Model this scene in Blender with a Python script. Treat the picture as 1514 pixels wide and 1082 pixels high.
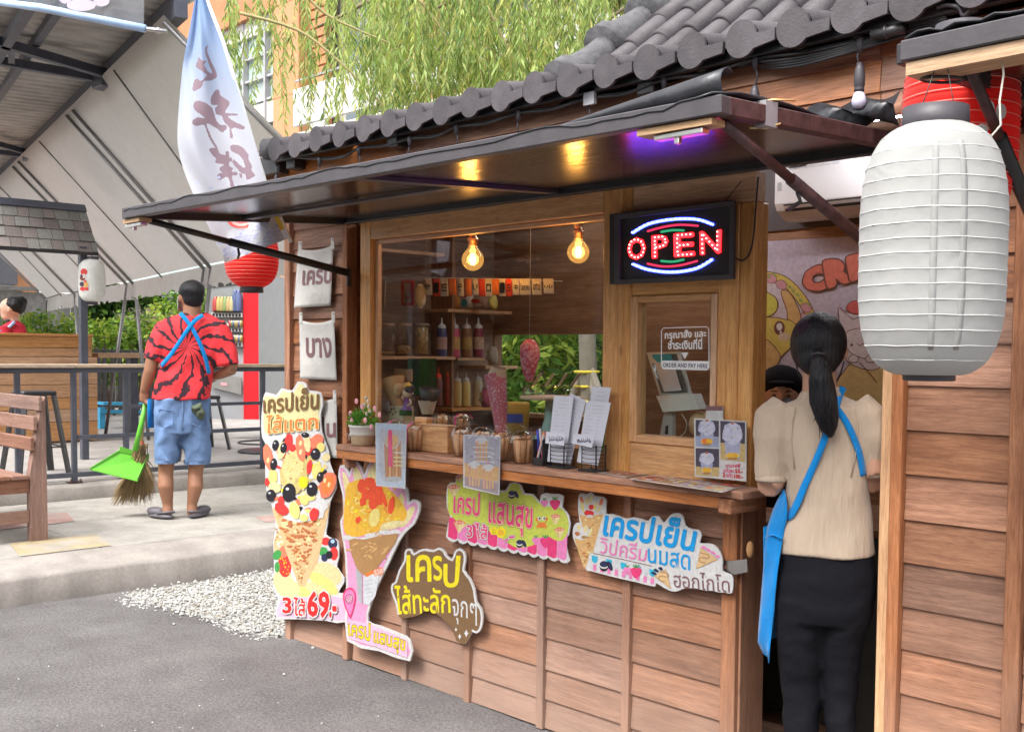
import bpy, bmesh, math, random
import numpy as np
from mathutils import Vector, Matrix, geometry
R = math.radians
random.seed(7)
for o in list(bpy.data.objects):
 bpy.data.objects.remove(o)
SC = bpy.context.scene
COL = SC.collection

# camera
FPX, CX, CY = 1645.46, 816.93, 602.03          # focal length and principal point, photo pixels (1514 x 1082)
YAW, PITCH, ROLL = R(45.628), R(2.843), R(.5452)
CAM = Vector((0, 0, 1.5))
fw = Vector((-math.sin(YAW) * math.cos(PITCH), math.cos(YAW) * math.cos(PITCH), -math.sin(PITCH)))
rt = fw.cross(Vector((0, 0, 1))).normalized()
up = rt.cross(fw)
rt, up = rt * math.cos(ROLL) + up * math.sin(ROLL), up * math.cos(ROLL) - rt * math.sin(ROLL)
cam_d = bpy.data.cameras.new('camera')
cam = bpy.data.objects.new('camera', cam_d)
COL.objects.link(cam)
cam.matrix_world = Matrix(((rt.x, up.x, -fw.x, 0), (rt.y, up.y, -fw.y, 0), (rt.z, up.z, -fw.z, CAM.z), (0, 0, 0, 1)))
cam_d.sensor_fit = 'HORIZONTAL'
cam_d.sensor_width = 36
cam_d.lens = FPX / 1514 * 36
cam_d.shift_x = -(CX - 757) / 1514
cam_d.shift_y = (CY - 541) / 1514
cam_d.clip_end = 500
cam_d.clip_start = .05
SC.camera = cam

# world, sun, exposure (bright overcast)
W = bpy.data.worlds.new('World')
SC.world = W
W.use_nodes = True
nt = W.node_tree
bg = nt.nodes['Background']
sky = nt.nodes.new('ShaderNodeTexSky')
sky.sky_type = 'NISHITA'
sky.sun_disc = False
SUN_EL, SUN_AZ = R(58), R(175)                 # direction the light comes from, azimuth clockwise from +Y
sky.sun_elevation = SUN_EL
sky.sun_rotation = SUN_AZ
sky.dust_density = 4
sky.air_density = 1
hs = nt.nodes.new('ShaderNodeHueSaturation')
hs.inputs['Saturation'].default_value = .22
nt.links.new(sky.outputs[0], hs.inputs['Color'])
nt.links.new(hs.outputs[0], bg.inputs[0])
bg.inputs[1].default_value = .15
sd = bpy.data.lights.new('sun', 'SUN')
sd.energy = 1.15
sd.angle = R(25)
sd.color = (1, .96, .9)
so = bpy.data.objects.new('sun', sd)
COL.objects.link(so)
_d = Vector((math.sin(SUN_AZ) * math.cos(SUN_EL), math.cos(SUN_AZ) * math.cos(SUN_EL), math.sin(SUN_EL)))
so.rotation_euler = _d.to_track_quat('Z', 'Y').to_euler()
SC.view_settings.view_transform = 'Standard'
SC.view_settings.look = 'None'
SC.view_settings.exposure = 1.62
SC.view_settings.gamma = 1
SC.view_settings.use_curve_mapping = False
SC.cycles.use_denoising = True
SC.cycles.max_bounces = 8
SC.cycles.transparent_max_bounces = 16
SC.cycles.sample_clamp_indirect = 4
SC.cycles.caustics_reflective = False
SC.cycles.caustics_refractive = False

# photo pixel -> point on a real plane (surveying helpers)
def ray(x, y):
 return rt * ((x - CX) / FPX) - up * ((y - CY) / FPX) + fw
def onZ(x, y, z=0.): d = ray(x, y); return CAM + d * ((z - CAM.z) / d.z)
def onY(x, y, Y): d = ray(x, y); return CAM + d * ((Y - CAM.y) / d.y)
def onX(x, y, X): d = ray(x, y); return CAM + d * ((X - CAM.x) / d.x)
def onD(x, y, D): return CAM + ray(x, y) * D
def on_plane(x, y, p, n):
 d = ray(x, y); return CAM + d * ((Vector(p) - CAM).dot(n) / d.dot(n))
FY = 3.047                                      # facade plane of the kiosk

# materials
MATS = {}
def new_mat(name):
 m = bpy.data.materials.new(name); m.use_nodes = True
 b = m.node_tree.nodes['Principled BSDF']
 return m, m.node_tree, b
def N(t, typ, **kw):
 n = t.nodes.new(typ)
 for k, v in kw.items():
  if k in n.inputs.keys(): n.inputs[k].default_value = v
  else: setattr(n, k, v)
 return n
def L(t, a, b): t.links.new(a, b)
def coords(t, scale=(1, 1, 1), rnd=True, kind='Object'):
 tc = N(t, 'ShaderNodeTexCoord'); mp = N(t, 'ShaderNodeMapping'); mp.inputs['Scale'].default_value = scale
 if rnd:
  oi = N(t, 'ShaderNodeObjectInfo'); ml = N(t, 'ShaderNodeMath', operation='MULTIPLY'); ml.inputs[1].default_value = 37.
  L(t, oi.outputs['Random'], ml.inputs[0])
  va = N(t, 'ShaderNodeVectorMath', operation='ADD')
  L(t, tc.outputs[kind], va.inputs[0]); L(t, ml.outputs[0], va.inputs[1]); L(t, va.outputs[0], mp.inputs[0])
 else:
  L(t, tc.outputs[kind], mp.inputs[0])
 return mp.outputs[0]
def ramp(t, fac, stops):
 r = N(t, 'ShaderNodeValToRGB'); e = r.color_ramp.elements
 while len(e) < len(stops): e.new(.5)
 for i, (p, c) in enumerate(stops):
  e[i].position = p; e[i].color = (*c, 1)
 L(t, fac, r.inputs[0]); return r.outputs[0]
def mixc(t, a, b, fac, mode='MIX'):
 m = N(t, 'ShaderNodeMix'); m.data_type = 'RGBA'; m.blend_type = mode
 for s, v in ((m.inputs['A'], a), (m.inputs['B'], b)) if False else ((m.inputs[6], a), (m.inputs[7], b), (m.inputs[0], fac)):
  if hasattr(v, 'is_linked'): L(t, v, s)
  else: s.default_value = (*v, 1) if isinstance(v, tuple) else v
 return m.outputs[2]
def bump(t, b, h, strength=.3, dist=.005):
 n = N(t, 'ShaderNodeBump'); n.inputs['Strength'].default_value = strength; n.inputs['Distance'].default_value = dist
 L(t, h, n.inputs['Height']); L(t, n.outputs[0], b.inputs['Normal'])
def dim(c, k): return tuple(min(1, x * k) for x in c)

def plain(name, col, rough=.6, metal=0., var=.12, scale=9., bmp=.15, bscale=80., rnd=.1, emis=0., spec=.5, trans=0., sheen=0., alpha=1., coat=0.):
 """one surface: colour with soft wear, per-object variation and fine relief"""
 key = name
 if key in MATS: return MATS[key]
 m, t, b = new_mat(name)
 v = coords(t)
 n1 = N(t, 'ShaderNodeTexNoise', Scale=scale, Detail=5., Roughness=.6); L(t, v, n1.inputs['Vector'])
 c = ramp(t, n1.outputs[0], [(.3, dim(col, 1 - var)), (.7, dim(col, 1 + var))])
 if rnd:
  oi = N(t, 'ShaderNodeObjectInfo'); mr = N(t, 'ShaderNodeMapRange'); mr.inputs[3].default_value = 1 - rnd; mr.inputs[4].default_value = 1 + rnd
  L(t, oi.outputs['Random'], mr.inputs[0])
  h = N(t, 'ShaderNodeHueSaturation'); L(t, mr.outputs[0], h.inputs['Value']); L(t, c, h.inputs['Color']); c = h.outputs[0]
 L(t, c, b.inputs['Base Color'])
 if emis:
  L(t, c, b.inputs['Emission Color']); b.inputs['Emission Strength'].default_value = emis
 b.inputs['Roughness'].default_value = rough; b.inputs['Metallic'].default_value = metal
 b.inputs['Specular IOR Level'].default_value = spec
 b.inputs['Transmission Weight'].default_value = trans
 b.inputs['Sheen Weight'].default_value = sheen
 b.inputs['Coat Weight'].default_value = coat
 b.inputs['Alpha'].default_value = alpha
 if bmp:
  n2 = N(t, 'ShaderNodeTexNoise', Scale=bscale, Detail=3.); L(t, v, n2.inputs['Vector']); bump(t, b, n2.outputs[0], bmp, .004)
 MATS[key] = m; return m

def wood(name, dark, light, axis='X', rough=.6, rnd=.16, stain=.6, grain=1., dust=None, spec=.35):
 if name in MATS: return MATS[name]
 m, t, b = new_mat(name)
 s = {'X': (1, 16, 16), 'Y': (16, 1, 16), 'Z': (16, 16, 1)}[axis]
 v = coords(t, s)
 g = N(t, 'ShaderNodeTexNoise', Scale=2.2 * grain, Detail=8., Roughness=.62, Distortion=.9); L(t, v, g.inputs['Vector'])
 fine = N(t, 'ShaderNodeTexNoise', Scale=14. * grain, Detail=4., Roughness=.7); L(t, v, fine.inputs['Vector'])
 c = ramp(t, g.outputs[0], [(.25, dark), (.5, tuple((a + bb) / 2 for a, bb in zip(dark, light))), (.72, light)])
 fr = ramp(t, fine.outputs[0], [(.36, (.60, .56, .54)), (.58, (1.04, 1.04, 1.04))])
 c = mixc(t, c, fr, .7, 'MULTIPLY')
 v2 = coords(t, tuple(1 if q == 1 else 2.6 for q in s))
 big = N(t, 'ShaderNodeTexNoise', Scale=2.6, Detail=4., Distortion=.4); L(t, v2, big.inputs['Vector'])
 br = ramp(t, big.outputs[0], [(.35, (.62, .56, .53)), (.55, (1, 1, 1)), (.75, (1.0, .95, .93))])
 c = mixc(t, c, br, stain, 'MULTIPLY')
 # knots
 vk = coords(t, tuple(1.6 if q == 1 else 5 for q in s))
 kn = N(t, 'ShaderNodeTexVoronoi', Scale=1.6); L(t, vk, kn.inputs['Vector'])
 kr = ramp(t, kn.outputs['Distance'], [(.02, (.22, .15, .12)), (.07, (1, 1, 1))])
 c = mixc(t, c, kr, .6, 'MULTIPLY')
 oi = N(t, 'ShaderNodeObjectInfo'); mr = N(t, 'ShaderNodeMapRange'); mr.inputs[3].default_value = 1 - rnd; mr.inputs[4].default_value = 1 + rnd
 L(t, oi.outputs['Random'], mr.inputs[0])
 h = N(t, 'ShaderNodeHueSaturation'); L(t, mr.outputs[0], h.inputs['Value']); L(t, c, h.inputs['Color']); c = h.outputs[0]
 wn = N(t, 'ShaderNodeMath', operation='MULTIPLY'); wn.inputs[1].default_value = 7.31; L(t, oi.outputs['Random'], wn.inputs[0]); wf_ = N(t, 'ShaderNodeMath', operation='FRACT'); L(t, wn.outputs[0], wf_.inputs[0]); ms_ = N(t, 'ShaderNodeMapRange'); ms_.inputs[3].default_value = .80; ms_.inputs[4].default_value = 1.18; L(t, wf_.outputs[0], ms_.inputs[0]); L(t, ms_.outputs[0], h.inputs['Saturation'])
 if dust:                                   # splashed dust towards the foot of the wall, broken up by noise
  tc = N(t, 'ShaderNodeTexCoord'); sx = N(t, 'ShaderNodeSeparateXYZ'); L(t, tc.outputs['Object'], sx.inputs[0])
  nz = N(t, 'ShaderNodeTexNoise', Scale=4., Detail=5.); L(t, tc.outputs['Object'], nz.inputs['Vector'])
  ad = N(t, 'ShaderNodeMath', operation='MULTIPLY_ADD'); ad.inputs[1].default_value = .7; L(t, nz.outputs[0], ad.inputs[0]); L(t, sx.outputs['Z'], ad.inputs[2])
  mp = N(t, 'ShaderNodeMapRange'); mp.inputs[1].default_value = 1.15; mp.inputs[2].default_value = .35; mp.inputs[3].default_value = 0; mp.inputs[4].default_value = .5
  L(t, ad.outputs[0], mp.inputs[0]); c = mixc(t, c, dust, mp.outputs[0])
 L(t, c, b.inputs['Base Color'])
 b.inputs['Roughness'].default_value = rough
 b.inputs['Specular IOR Level'].default_value = spec
 bump(t, b, fine.outputs[0], .25, .003)
 MATS[name] = m; return m

def glass(name='window_glass', tint=(.92, .96, .95), rough=0.):
 if name in MATS: return MATS[name]
 m, t, b = new_mat(name)
 tr = N(t, 'ShaderNodeBsdfTransparent'); tr.inputs[0].default_value = (*tint, 1)
 gl = N(t, 'ShaderNodeBsdfGlossy'); gl.inputs['Roughness'].default_value = rough
 lw = N(t, 'ShaderNodeLayerWeight'); lw.inputs[0].default_value = .5
 pw_ = N(t, 'ShaderNodeMath', operation='POWER'); pw_.inputs[1].default_value = 3.; L(t, lw.outputs['Facing'], pw_.inputs[0])
 ma = N(t, 'ShaderNodeMath', operation='MULTIPLY_ADD'); ma.inputs[1].default_value = .8; ma.inputs[2].default_value = .055; L(t, pw_.outputs[0], ma.inputs[0])
 mx = N(t, 'ShaderNodeMixShader'); L(t, ma.outputs[0], mx.inputs[0]); L(t, tr.outputs[0], mx.inputs[1]); L(t, gl.outputs[0], mx.inputs[2])
 L(t, mx.outputs[0], t.nodes['Material Output'].inputs[0])
 MATS[name] = m; return m

def cloth(name, col, trans=.5, rough=.9, weave=400, translucent=.35, var=.08, wrinkle=.5, wscale=6.):
 if name in MATS: return MATS[name]
 m = plain(name, col, rough=rough, var=var, bmp=0, sheen=.2, spec=.15)
 t = m.node_tree; b = t.nodes['Principled BSDF']
 v = coords(t)
 n2 = N(t, 'ShaderNodeTexNoise', Scale=wscale, Detail=3., Distortion=1.2); L(t, v, n2.inputs['Vector'])
 bump(t, b, n2.outputs[0], wrinkle, .02)
 if translucent:
  tl = N(t, 'ShaderNodeBsdfTranslucent'); tl.inputs[0].default_value = (*col, 1)
  mx = N(t, 'ShaderNodeMixShader'); mx.inputs[0].default_value = translucent
  L(t, b.outputs[0], mx.inputs[1]); L(t, tl.outputs[0], mx.inputs[2]); L(t, mx.outputs[0], t.nodes['Material Output'].inputs[0])
 return m

# mesh building
class MB:
 def __init__(s): s.v = []; s.f = []; s.m = []; s.mats = []; s.sm = []
 def mi(s, m):
  if m not in s.mats: s.mats.append(m)
  return s.mats.index(m)
 def add(s, vs, fs, m, smooth=False):
  o = len(s.v); s.v += [Vector(v) for v in vs]; k = s.mi(m)
  for f in fs: s.f.append([i + o for i in f]); s.m.append(k); s.sm.append(smooth)
  return s
 def box(s, a, b, m, bev=0., rot=None, c=None):
  a, b = Vector(a), Vector(b)
  lo = Vector(map(min, a, b)); hi = Vector(map(max, a, b))
  if bev <= 0 or min(hi - lo) < bev * 2.2:
   vs = [Vector((x, y, z)) for x in (lo.x, hi.x) for y in (lo.y, hi.y) for z in (lo.z, hi.z)]
   fs = [(0, 1, 3, 2), (4, 6, 7, 5), (0, 4, 5, 1), (2, 3, 7, 6), (0, 2, 6, 4), (1, 5, 7, 3)]
  else:
   bm = bmesh.new(); bmesh.ops.create_cube(bm, size=1)
   for v in bm.verts: v.co = Vector([lo[i] + (v.co[i] + .5) * (hi[i] - lo[i]) for i in range(3)])
   bmesh.ops.bevel(bm, geom=bm.edges[:], offset=bev, segments=1, profile=.5, affect='EDGES')
   bm.verts.index_update(); vs = [v.co.copy() for v in bm.verts]; fs = [[v.index for v in f.verts] for f in bm.faces]; bm.free()
  if rot is not None:
   cc = Vector(c) if c is not None else (lo + hi) / 2
   vs = [cc + rot @ (v - cc) for v in vs]
  return s.add(vs, fs, m)
 def beam(s, p, q, w, h, m, upv=(0, 0, 1), bev=0.):
  """rectangular bar from p to q, w across, h along upv"""
  p, q = Vector(p), Vector(q); d = q - p; ln = d.length; d.normalize()
  x = d.cross(Vector(upv))
  if x.length < 1e-4: x = d.cross(Vector((1, 0, 0)))
  x.normalize(); z = x.cross(d)
  t = MB(); t.box((-w / 2, 0, -h / 2), (w / 2, ln, h / 2), m, bev)
  return s.add([p + x * v.x + d * v.y + z * v.z for v in t.v], t.f, m)
 def tube(s, pts, r, m, n=8, caps=True, closed=False, smooth=True):
  pts = [Vector(p) for p in pts]; k = len(pts); rr = r if isinstance(r, (list, tuple)) else [r] * k
  vs = []; prev = None
  for i, p in enumerate(pts):
   a = pts[(i - 1) % k] if (closed or i > 0) else p; b = pts[(i + 1) % k] if (closed or i < k - 1) else p
   d = (b - a).normalized()
   if prev is None:
    x = d.cross(Vector((0, 0, 1)))
    if x.length < .05: x = d.cross(Vector((0, 1, 0)))
   else: x = prev - d * prev.dot(d)
   x.normalize(); prev = x; y = d.cross(x)
   q = rr[i]
   rx, ry = q if isinstance(q, tuple) else (q, q)
   for j in range(n):
    t = 2 * math.pi * j / n; vs.append(p + x * math.cos(t) * rx + y * math.sin(t) * ry)
  fs = []
  for i in range(k if closed else k - 1):
   for j in range(n):
    a = i * n + j; b = i * n + (j + 1) % n; c = ((i + 1) % k) * n + (j + 1) % n; d = ((i + 1) % k) * n + j
    fs.append((a, b, c, d))
  if caps and not closed: fs += [tuple(reversed(range(n))), tuple(range((k - 1) * n, k * n))]
  return s.add(vs, fs, m, smooth)
 def lathe(s, prof, m, c=(0, 0, 0), n=20, axis=(0, 0, 1), smooth=True, a0=0., a1=2 * math.pi, mod=None):
  """prof: (radius, height) pairs turned about an axis through c"""
  ax = Vector(axis).normalized(); x = ax.orthogonal().normalized(); y = ax.cross(x); c = Vector(c)
  full = abs(a1 - a0 - 2 * math.pi) < 1e-6; nn = n if full else n + 1
  vs = []
  for (r, h) in prof:
   for j in range(nn):
    t = a0 + (a1 - a0) * j / n; q = r * (mod(t, h) if mod else 1)
    vs.append(c + ax * h + x * math.cos(t) * q + y * math.sin(t) * q)
  fs = []
  for i in range(len(prof) - 1):
   for j in range(n):
    j2 = (j + 1) % nn if full else j + 1
    fs.append((i * nn + j, i * nn + j2, (i + 1) * nn + j2, (i + 1) * nn + j))
  return s.add(vs, fs, m, smooth)
 def ell(s, c, r, m, nu=14, nv=9, rot=None):
  c = Vector(c); r = (r, r, r) if not hasattr(r, '__len__') else r
  vs = [Vector((0, 0, -r[2]))]
  for i in range(1, nv):
   a = math.pi * i / nv - math.pi / 2
   for j in range(nu):
    t = 2 * math.pi * j / nu; vs.append(Vector((r[0] * math.cos(a) * math.cos(t), r[1] * math.cos(a) * math.sin(t), r[2] * math.sin(a))))
  vs.append(Vector((0, 0, r[2])))
  fs = [(0, 1 + (j + 1) % nu, 1 + j) for j in range(nu)]
  for i in range(nv - 2):
   for j in range(nu): fs.append((1 + i * nu + j, 1 + i * nu + (j + 1) % nu, 1 + (i + 1) * nu + (j + 1) % nu, 1 + (i + 1) * nu + j))
  k = len(vs) - 1; o = 1 + (nv - 2) * nu
  fs += [(o + j, o + (j + 1) % nu, k) for j in range(nu)]
  return s.add([c + (rot @ v if rot else v) for v in vs], fs, m, True)
 def sheet(s, rows, m, smooth=True, thick=0.):
  """grid of points; thick>0 gives it a back and edges"""
  nr, nc = len(rows), len(rows[0]); vs = [Vector(p) for r in rows for p in r]
  fs = [(i * nc + j, i * nc + j + 1, (i + 1) * nc + j + 1, (i + 1) * nc + j) for i in range(nr - 1) for j in range(nc - 1)]
  if thick:
   nrm = [Vector() for _ in vs]
   for f in fs:
    q = (vs[f[1]] - vs[f[0]]).cross(vs[f[3]] - vs[f[0]])
    for i in f: nrm[i] += q
   k = len(vs); vs = vs + [v - (n_.normalized() if n_.length else n_) * thick for v, n_ in zip(vs, nrm)]
   fs += [tuple(k + i for i in reversed(f)) for f in fs]
   bd = [j for j in range(nc)] + [i * nc + nc - 1 for i in range(1, nr)] + [(nr - 1) * nc + j for j in range(nc - 2, -1, -1)] + [i * nc for i in range(nr - 2, 0, -1)]
   for a, b in zip(bd, bd[1:] + bd[:1]): fs.append((b, a, a + k, b + k))
  return s.add(vs, fs, m, smooth)
 def prism(s, pts, off, m, side=None, smooth=False):
  """planar outline (3-D points) swept by vector off; front face at pts+off"""
  pts = [Vector(p) for p in pts]; off = Vector(off); k = len(pts)
  tri = geometry.tessellate_polygon([pts])
  s.add([p + off for p in pts], [tuple(t) for t in tri], m)
  if off.length > 1e-5:
   s.add(pts, [tuple(reversed(t)) for t in tri], side or m)
   s.add(pts + [p + off for p in pts], [(i, (i + 1) % k, k + (i + 1) % k, k + i) for i in range(k)], side or m)
  return s
 def build(s, name, parent=None, label=None, cat=None, group=None, kind=None, mesh=None):
  if mesh is None:
   mesh = bpy.data.meshes.new(name)
   org = parent['_o'] if parent is not None and '_o' in parent.keys() else (0, 0, 0)
   org = Vector(org)
   mesh.from_pydata([tuple(v - org) for v in s.v], [], [tuple(f) for f in s.f])
   for m in s.mats: mesh.materials.append(m)
   mesh.polygons.foreach_set('material_index', s.m)
   mesh.polygons.foreach_set('use_smooth', s.sm)
   bm = bmesh.new(); bm.from_mesh(mesh); bmesh.ops.recalc_face_normals(bm, faces=bm.faces[:]); bm.to_mesh(mesh); bm.free()
  o = bpy.data.objects.new(name, mesh); COL.objects.link(o)
  if parent is not None:
   o.parent = parent; ORG[o] = ORG.get(parent, (0, 0, 0))
   o['_o'] = tuple(parent['_o']) if '_o' in parent.keys() else (0., 0., 0.)
  return tag(o, label, cat, group, kind)
ORG = {}
def tag(o, label=None, cat=None, group=None, kind=None):
 if label: o['label'] = label
 if cat: o['category'] = cat
 if group: o['group'] = group
 if kind: o['kind'] = kind
 return o
def thing(name, label, cat, loc=(0, 0, 0), group=None):
 o = bpy.data.objects.new(name, None); COL.objects.link(o); o.location = loc; o['_o'] = tuple(float(q) for q in loc)
 o.empty_display_size = .1
 return tag(o, label, cat, group)
def copy_tree(o, loc=None, rz=None, label=None, parent=None):
 c = o.copy(); COL.objects.link(c)
 if parent is not None: c.parent = parent
 if loc is not None: c.location = loc
 if rz is not None: c.rotation_euler.z = rz
 if label: c['label'] = label
 for ch in [x for x in bpy.data.objects if x.parent == o]: copy_tree(ch, parent=c)
 return c
def smoothc(pts, k=4, closed=True):
 """Catmull-Rom through control points"""
 n = len(pts); out = []; pts = [Vector(p) for p in pts]
 for i in range(n if closed else n - 1):
  p0, p1, p2, p3 = [pts[(i + j) % n] if closed else pts[max(0, min(n - 1, i + j))] for j in (-1, 0, 1, 2)]
  for q in range(k):
   t = q / k; out.append(.5 * ((2 * p1) + (p2 - p0) * t + (2 * p0 - 5 * p1 + 4 * p2 - p3) * t * t + (3 * p1 - p0 - 3 * p2 + p3) * t ** 3))
 if not closed: out.append(pts[-1])
 return out

# lettering: glyph outlines laid into a four-cornered field of a plane
def glyphs(body, offset=0., shear=0.):
 """flat triangles of the lettering; offset thickens the strokes by a clean outline band"""
 c = bpy.data.curves.new('lettering', 'FONT'); c.body = body; c.size = 1; c.shear = shear; c.resolution_u = 2
 o = bpy.data.objects.new('lettering', c); COL.objects.link(o)
 dg = bpy.context.evaluated_depsgraph_get(); me = bpy.data.meshes.new_from_object(o.evaluated_get(dg))
 vs = [v.co.copy() for v in me.vertices]; fs = [tuple(p.vertices) for p in me.polygons]
 bpy.data.objects.remove(o); bpy.data.curves.remove(c); bpy.data.meshes.remove(me)
 if offset <= 0: return vs, fs
 key = [(round(v.x, 5), round(v.y, 5)) for v in vs]; cnt = {}
 for f in fs:
  for i in range(len(f)):
   a, b = key[f[i]], key[f[(i + 1) % len(f)]]
   if a != b: e = (a, b) if a < b else (b, a); cnt[e] = cnt.get(e, 0) + 1
 P = [Vector((v.x, v.y)) for v in vs]; F = [list(f) for f in fs]; seen = set(); bd = [e for e, n in cnt.items() if n == 1]
 for e in bd:
  a, b = Vector(e[0]), Vector(e[1]); d = (b - a); d.normalize(); q = Vector((-d.y, d.x)) * offset; k = len(P)
  P += [a - q, b - q, b + q, a + q]; F.append([k, k + 1, k + 2, k + 3])
  for t in e:
   if t in seen: continue
   seen.add(t); k = len(P); P += [Vector((t[0] + offset * math.cos(j * 1.0472 + .3), t[1] + offset * math.sin(j * 1.0472 + .3))) for j in range(6)]; F.append(list(range(k, k + 6)))
 out = geometry.delaunay_2d_cdt(P, [], F, 1, 1e-5)
 # keep what lies in the glyph itself or within the offset of its outline
 V = np.array([(v.x, v.y) for v in out[0]]); T = [f for f in out[2] if len(f) == 3]; C = V[np.array(T)].mean(1); ok = np.zeros(len(C), bool)
 A, B = np.array([e[0] for e in bd]), np.array([e[1] for e in bd]); D = B - A; G0 = np.array([(v.x, v.y) for v in vs])[np.array([f[:3] for f in fs])]
 for i in range(0, len(C), 400):
  c = C[i:i + 400][:, None, :]; t = np.clip(((c - A) * D).sum(2) / (D ** 2).sum(1), 0, 1)[..., None]; r = ((c - A - t * D) ** 2).sum(2).min(1) < (offset * .999) ** 2
  cr = [(G0[:, (j + 1) % 3, 0] - G0[:, j, 0]) * (c[..., 1] - G0[:, j, 1]) - (G0[:, (j + 1) % 3, 1] - G0[:, j, 1]) * (c[..., 0] - G0[:, j, 0]) for j in range(3)]
  ok[i:i + 400] = r | ((cr[0] >= 0) & (cr[1] >= 0) & (cr[2] >= 0)).any(1) | ((cr[0] <= 0) & (cr[1] <= 0) & (cr[2] <= 0)).any(1)
 return [Vector((v.x, v.y, 0)) for v in out[0]], [tuple(f) for f, k in zip(T, ok) if k]
GL = {}
def text_on(mb, body, quad, mat, nrm, lift=.001, offset=0., shear=0., mirror=False):
 """quad: 3-D corners bottom-left, bottom-right, top-right, top-left of the text's own bounds"""
 if (body, 0., shear) not in GL: GL[(body, 0., shear)] = glyphs(body, 0., shear)
 if (body, offset, shear) not in GL: GL[(body, offset, shear)] = glyphs(body, offset, shear)
 v0 = GL[(body, 0., shear)][0]; vs, fs = GL[(body, offset, shear)]
 x0, x1 = min(v.x for v in v0), max(v.x for v in v0); y0, y1 = min(v.y for v in v0), max(v.y for v in v0)
 a, b, c, d = [Vector(q) for q in quad]; nrm = Vector(nrm).normalized() * lift
 out = []
 for v in vs:
  u = (v.x - x0) / (x1 - x0); w = (v.y - y0) / (y1 - y0)
  if mirror: u = 1 - u
  out.append(a * (1 - u) * (1 - w) + b * u * (1 - w) + c * u * w + d * (1 - u) * w + nrm)
 mb.add(out, fs, mat)

# voxel remesh of overlapping solids into one continuous skin
def remesh(mb, name, voxel, mats, parent=None, smooth=2, fn=None, **kw):
 o = mb.build('tmp_form')
 md = o.modifiers.new('r', 'REMESH'); md.mode = 'VOXEL'; md.voxel_size = voxel; md.use_smooth_shade = True
 if smooth:
  s_ = o.modifiers.new('s', 'SMOOTH'); s_.factor = .5; s_.iterations = smooth
 dg = bpy.context.evaluated_depsgraph_get(); me = bpy.data.meshes.new_from_object(o.evaluated_get(dg))
 bpy.data.objects.remove(o)
 if fn:
  for v in me.vertices: v.co = fn(v.co)
 me.materials.clear(); me.materials.append(mats)
 for p in me.polygons: p.material_index = 0
 org = Vector(parent['_o']) if parent is not None else Vector()
 for v in me.vertices: v.co = v.co - org
 me.name = name
 o = bpy.data.objects.new(name, me); COL.objects.link(o)
 if parent is not None: o.parent = parent; o['_o'] = tuple(parent['_o'])
 for p in me.polygons: p.use_smooth = True
 return tag(o, **kw)

# THE SETTING
def asphalt_mat(k=1.):
 m, t, b = new_mat('asphalt')
 v = coords(t, rnd=False)
 n1 = N(t, 'ShaderNodeTexNoise', Scale=1.3, Detail=6., Roughness=.65); L(t, v, n1.inputs['Vector'])
 n2 = N(t, 'ShaderNodeTexNoise', Scale=75., Detail=8., Roughness=.85); L(t, v, n2.inputs['Vector'])
 vo = N(t, 'ShaderNodeTexVoronoi', Scale=230.); L(t, v, vo.inputs['Vector'])
 c = ramp(t, n1.outputs[0], [(.30, (.105, .097, .098)), (.5, (.145, .136, .137)), (.72, (.20, .19, .188))])
 sp = ramp(t, vo.outputs['Distance'], [(.0, (1.25, 1.24, 1.22)), (.35, (1, 1, 1)), (.8, (.72, .72, .72))])
 c = mixc(t, c, sp, .7, 'MULTIPLY')
 f = ramp(t, n2.outputs[0], [(.36, (.45, .45, .45)), (.5, (.95, .95, .95)), (.66, (1.7, 1.69, 1.66))])
 c = mixc(t, c, f, .9, 'MULTIPLY')
 L(t, c, b.inputs['Base Color']); b.inputs['Roughness'].default_value = .93; b.inputs['Specular IOR Level'].default_value = .25
 bump(t, b, vo.outputs['Distance'], .6, .004)
 return m
def concrete_mat(name, col, stain=(.30, .26, .22), amt=.6, sc=2., seam=0.):
 m, t, b = new_mat(name)
 v = coords(t, rnd=False)
 n1 = N(t, 'ShaderNodeTexNoise', Scale=sc, Detail=8., Roughness=.7, Distortion=.4); L(t, v, n1.inputs['Vector'])
 n2 = N(t, 'ShaderNodeTexNoise', Scale=sc * 22, Detail=5., Roughness=.7); L(t, v, n2.inputs['Vector'])
 v3 = coords(t, (1, 1, .25), rnd=False)
 n3 = N(t, 'ShaderNodeTexNoise', Scale=5.5, Detail=6.); L(t, v3, n3.inputs['Vector'])
 c = ramp(t, n1.outputs[0], [(.3, dim(col, .78)), (.55, col), (.75, dim(col, 1.15))])
 s_ = ramp(t, n3.outputs[0], [(.42, (1, 1, 1)), (.62, tuple(a / b_ for a, b_ in zip(stain, col)))])
 c = mixc(t, c, s_, amt, 'MULTIPLY')
 f = ramp(t, n2.outputs[0], [(.35, (.82, .82, .82)), (.65, (1.1, 1.1, 1.1))])
 c = mixc(t, c, f, .7, 'MULTIPLY')
 L(t, c, b.inputs['Base Color']); b.inputs['Roughness'].default_value = .88
 bump(t, b, n2.outputs[0], .35, .006)
 MATS[name] = m; return m
m_asphalt = asphalt_mat()
m_kerb = concrete_mat('kerb_concrete', (.31, .28, .255), (.19, .17, .155), .45, 2.2)
m_walk = concrete_mat('walk_concrete', (.35, .33, .30), (.25, .23, .20), .5, 1.6)
m_plat = concrete_mat('platform_concrete', (.34, .32, .305), (.25, .23, .21), .5, 1.2)
m_red = concrete_mat('faded_red_paint', (.36, .21, .185), (.36, .31, .28), .6, 6.)
m_yel = concrete_mat('faded_yellow_paint', (.36, .29, .17), (.34, .31, .27), .9, 5.)

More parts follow.
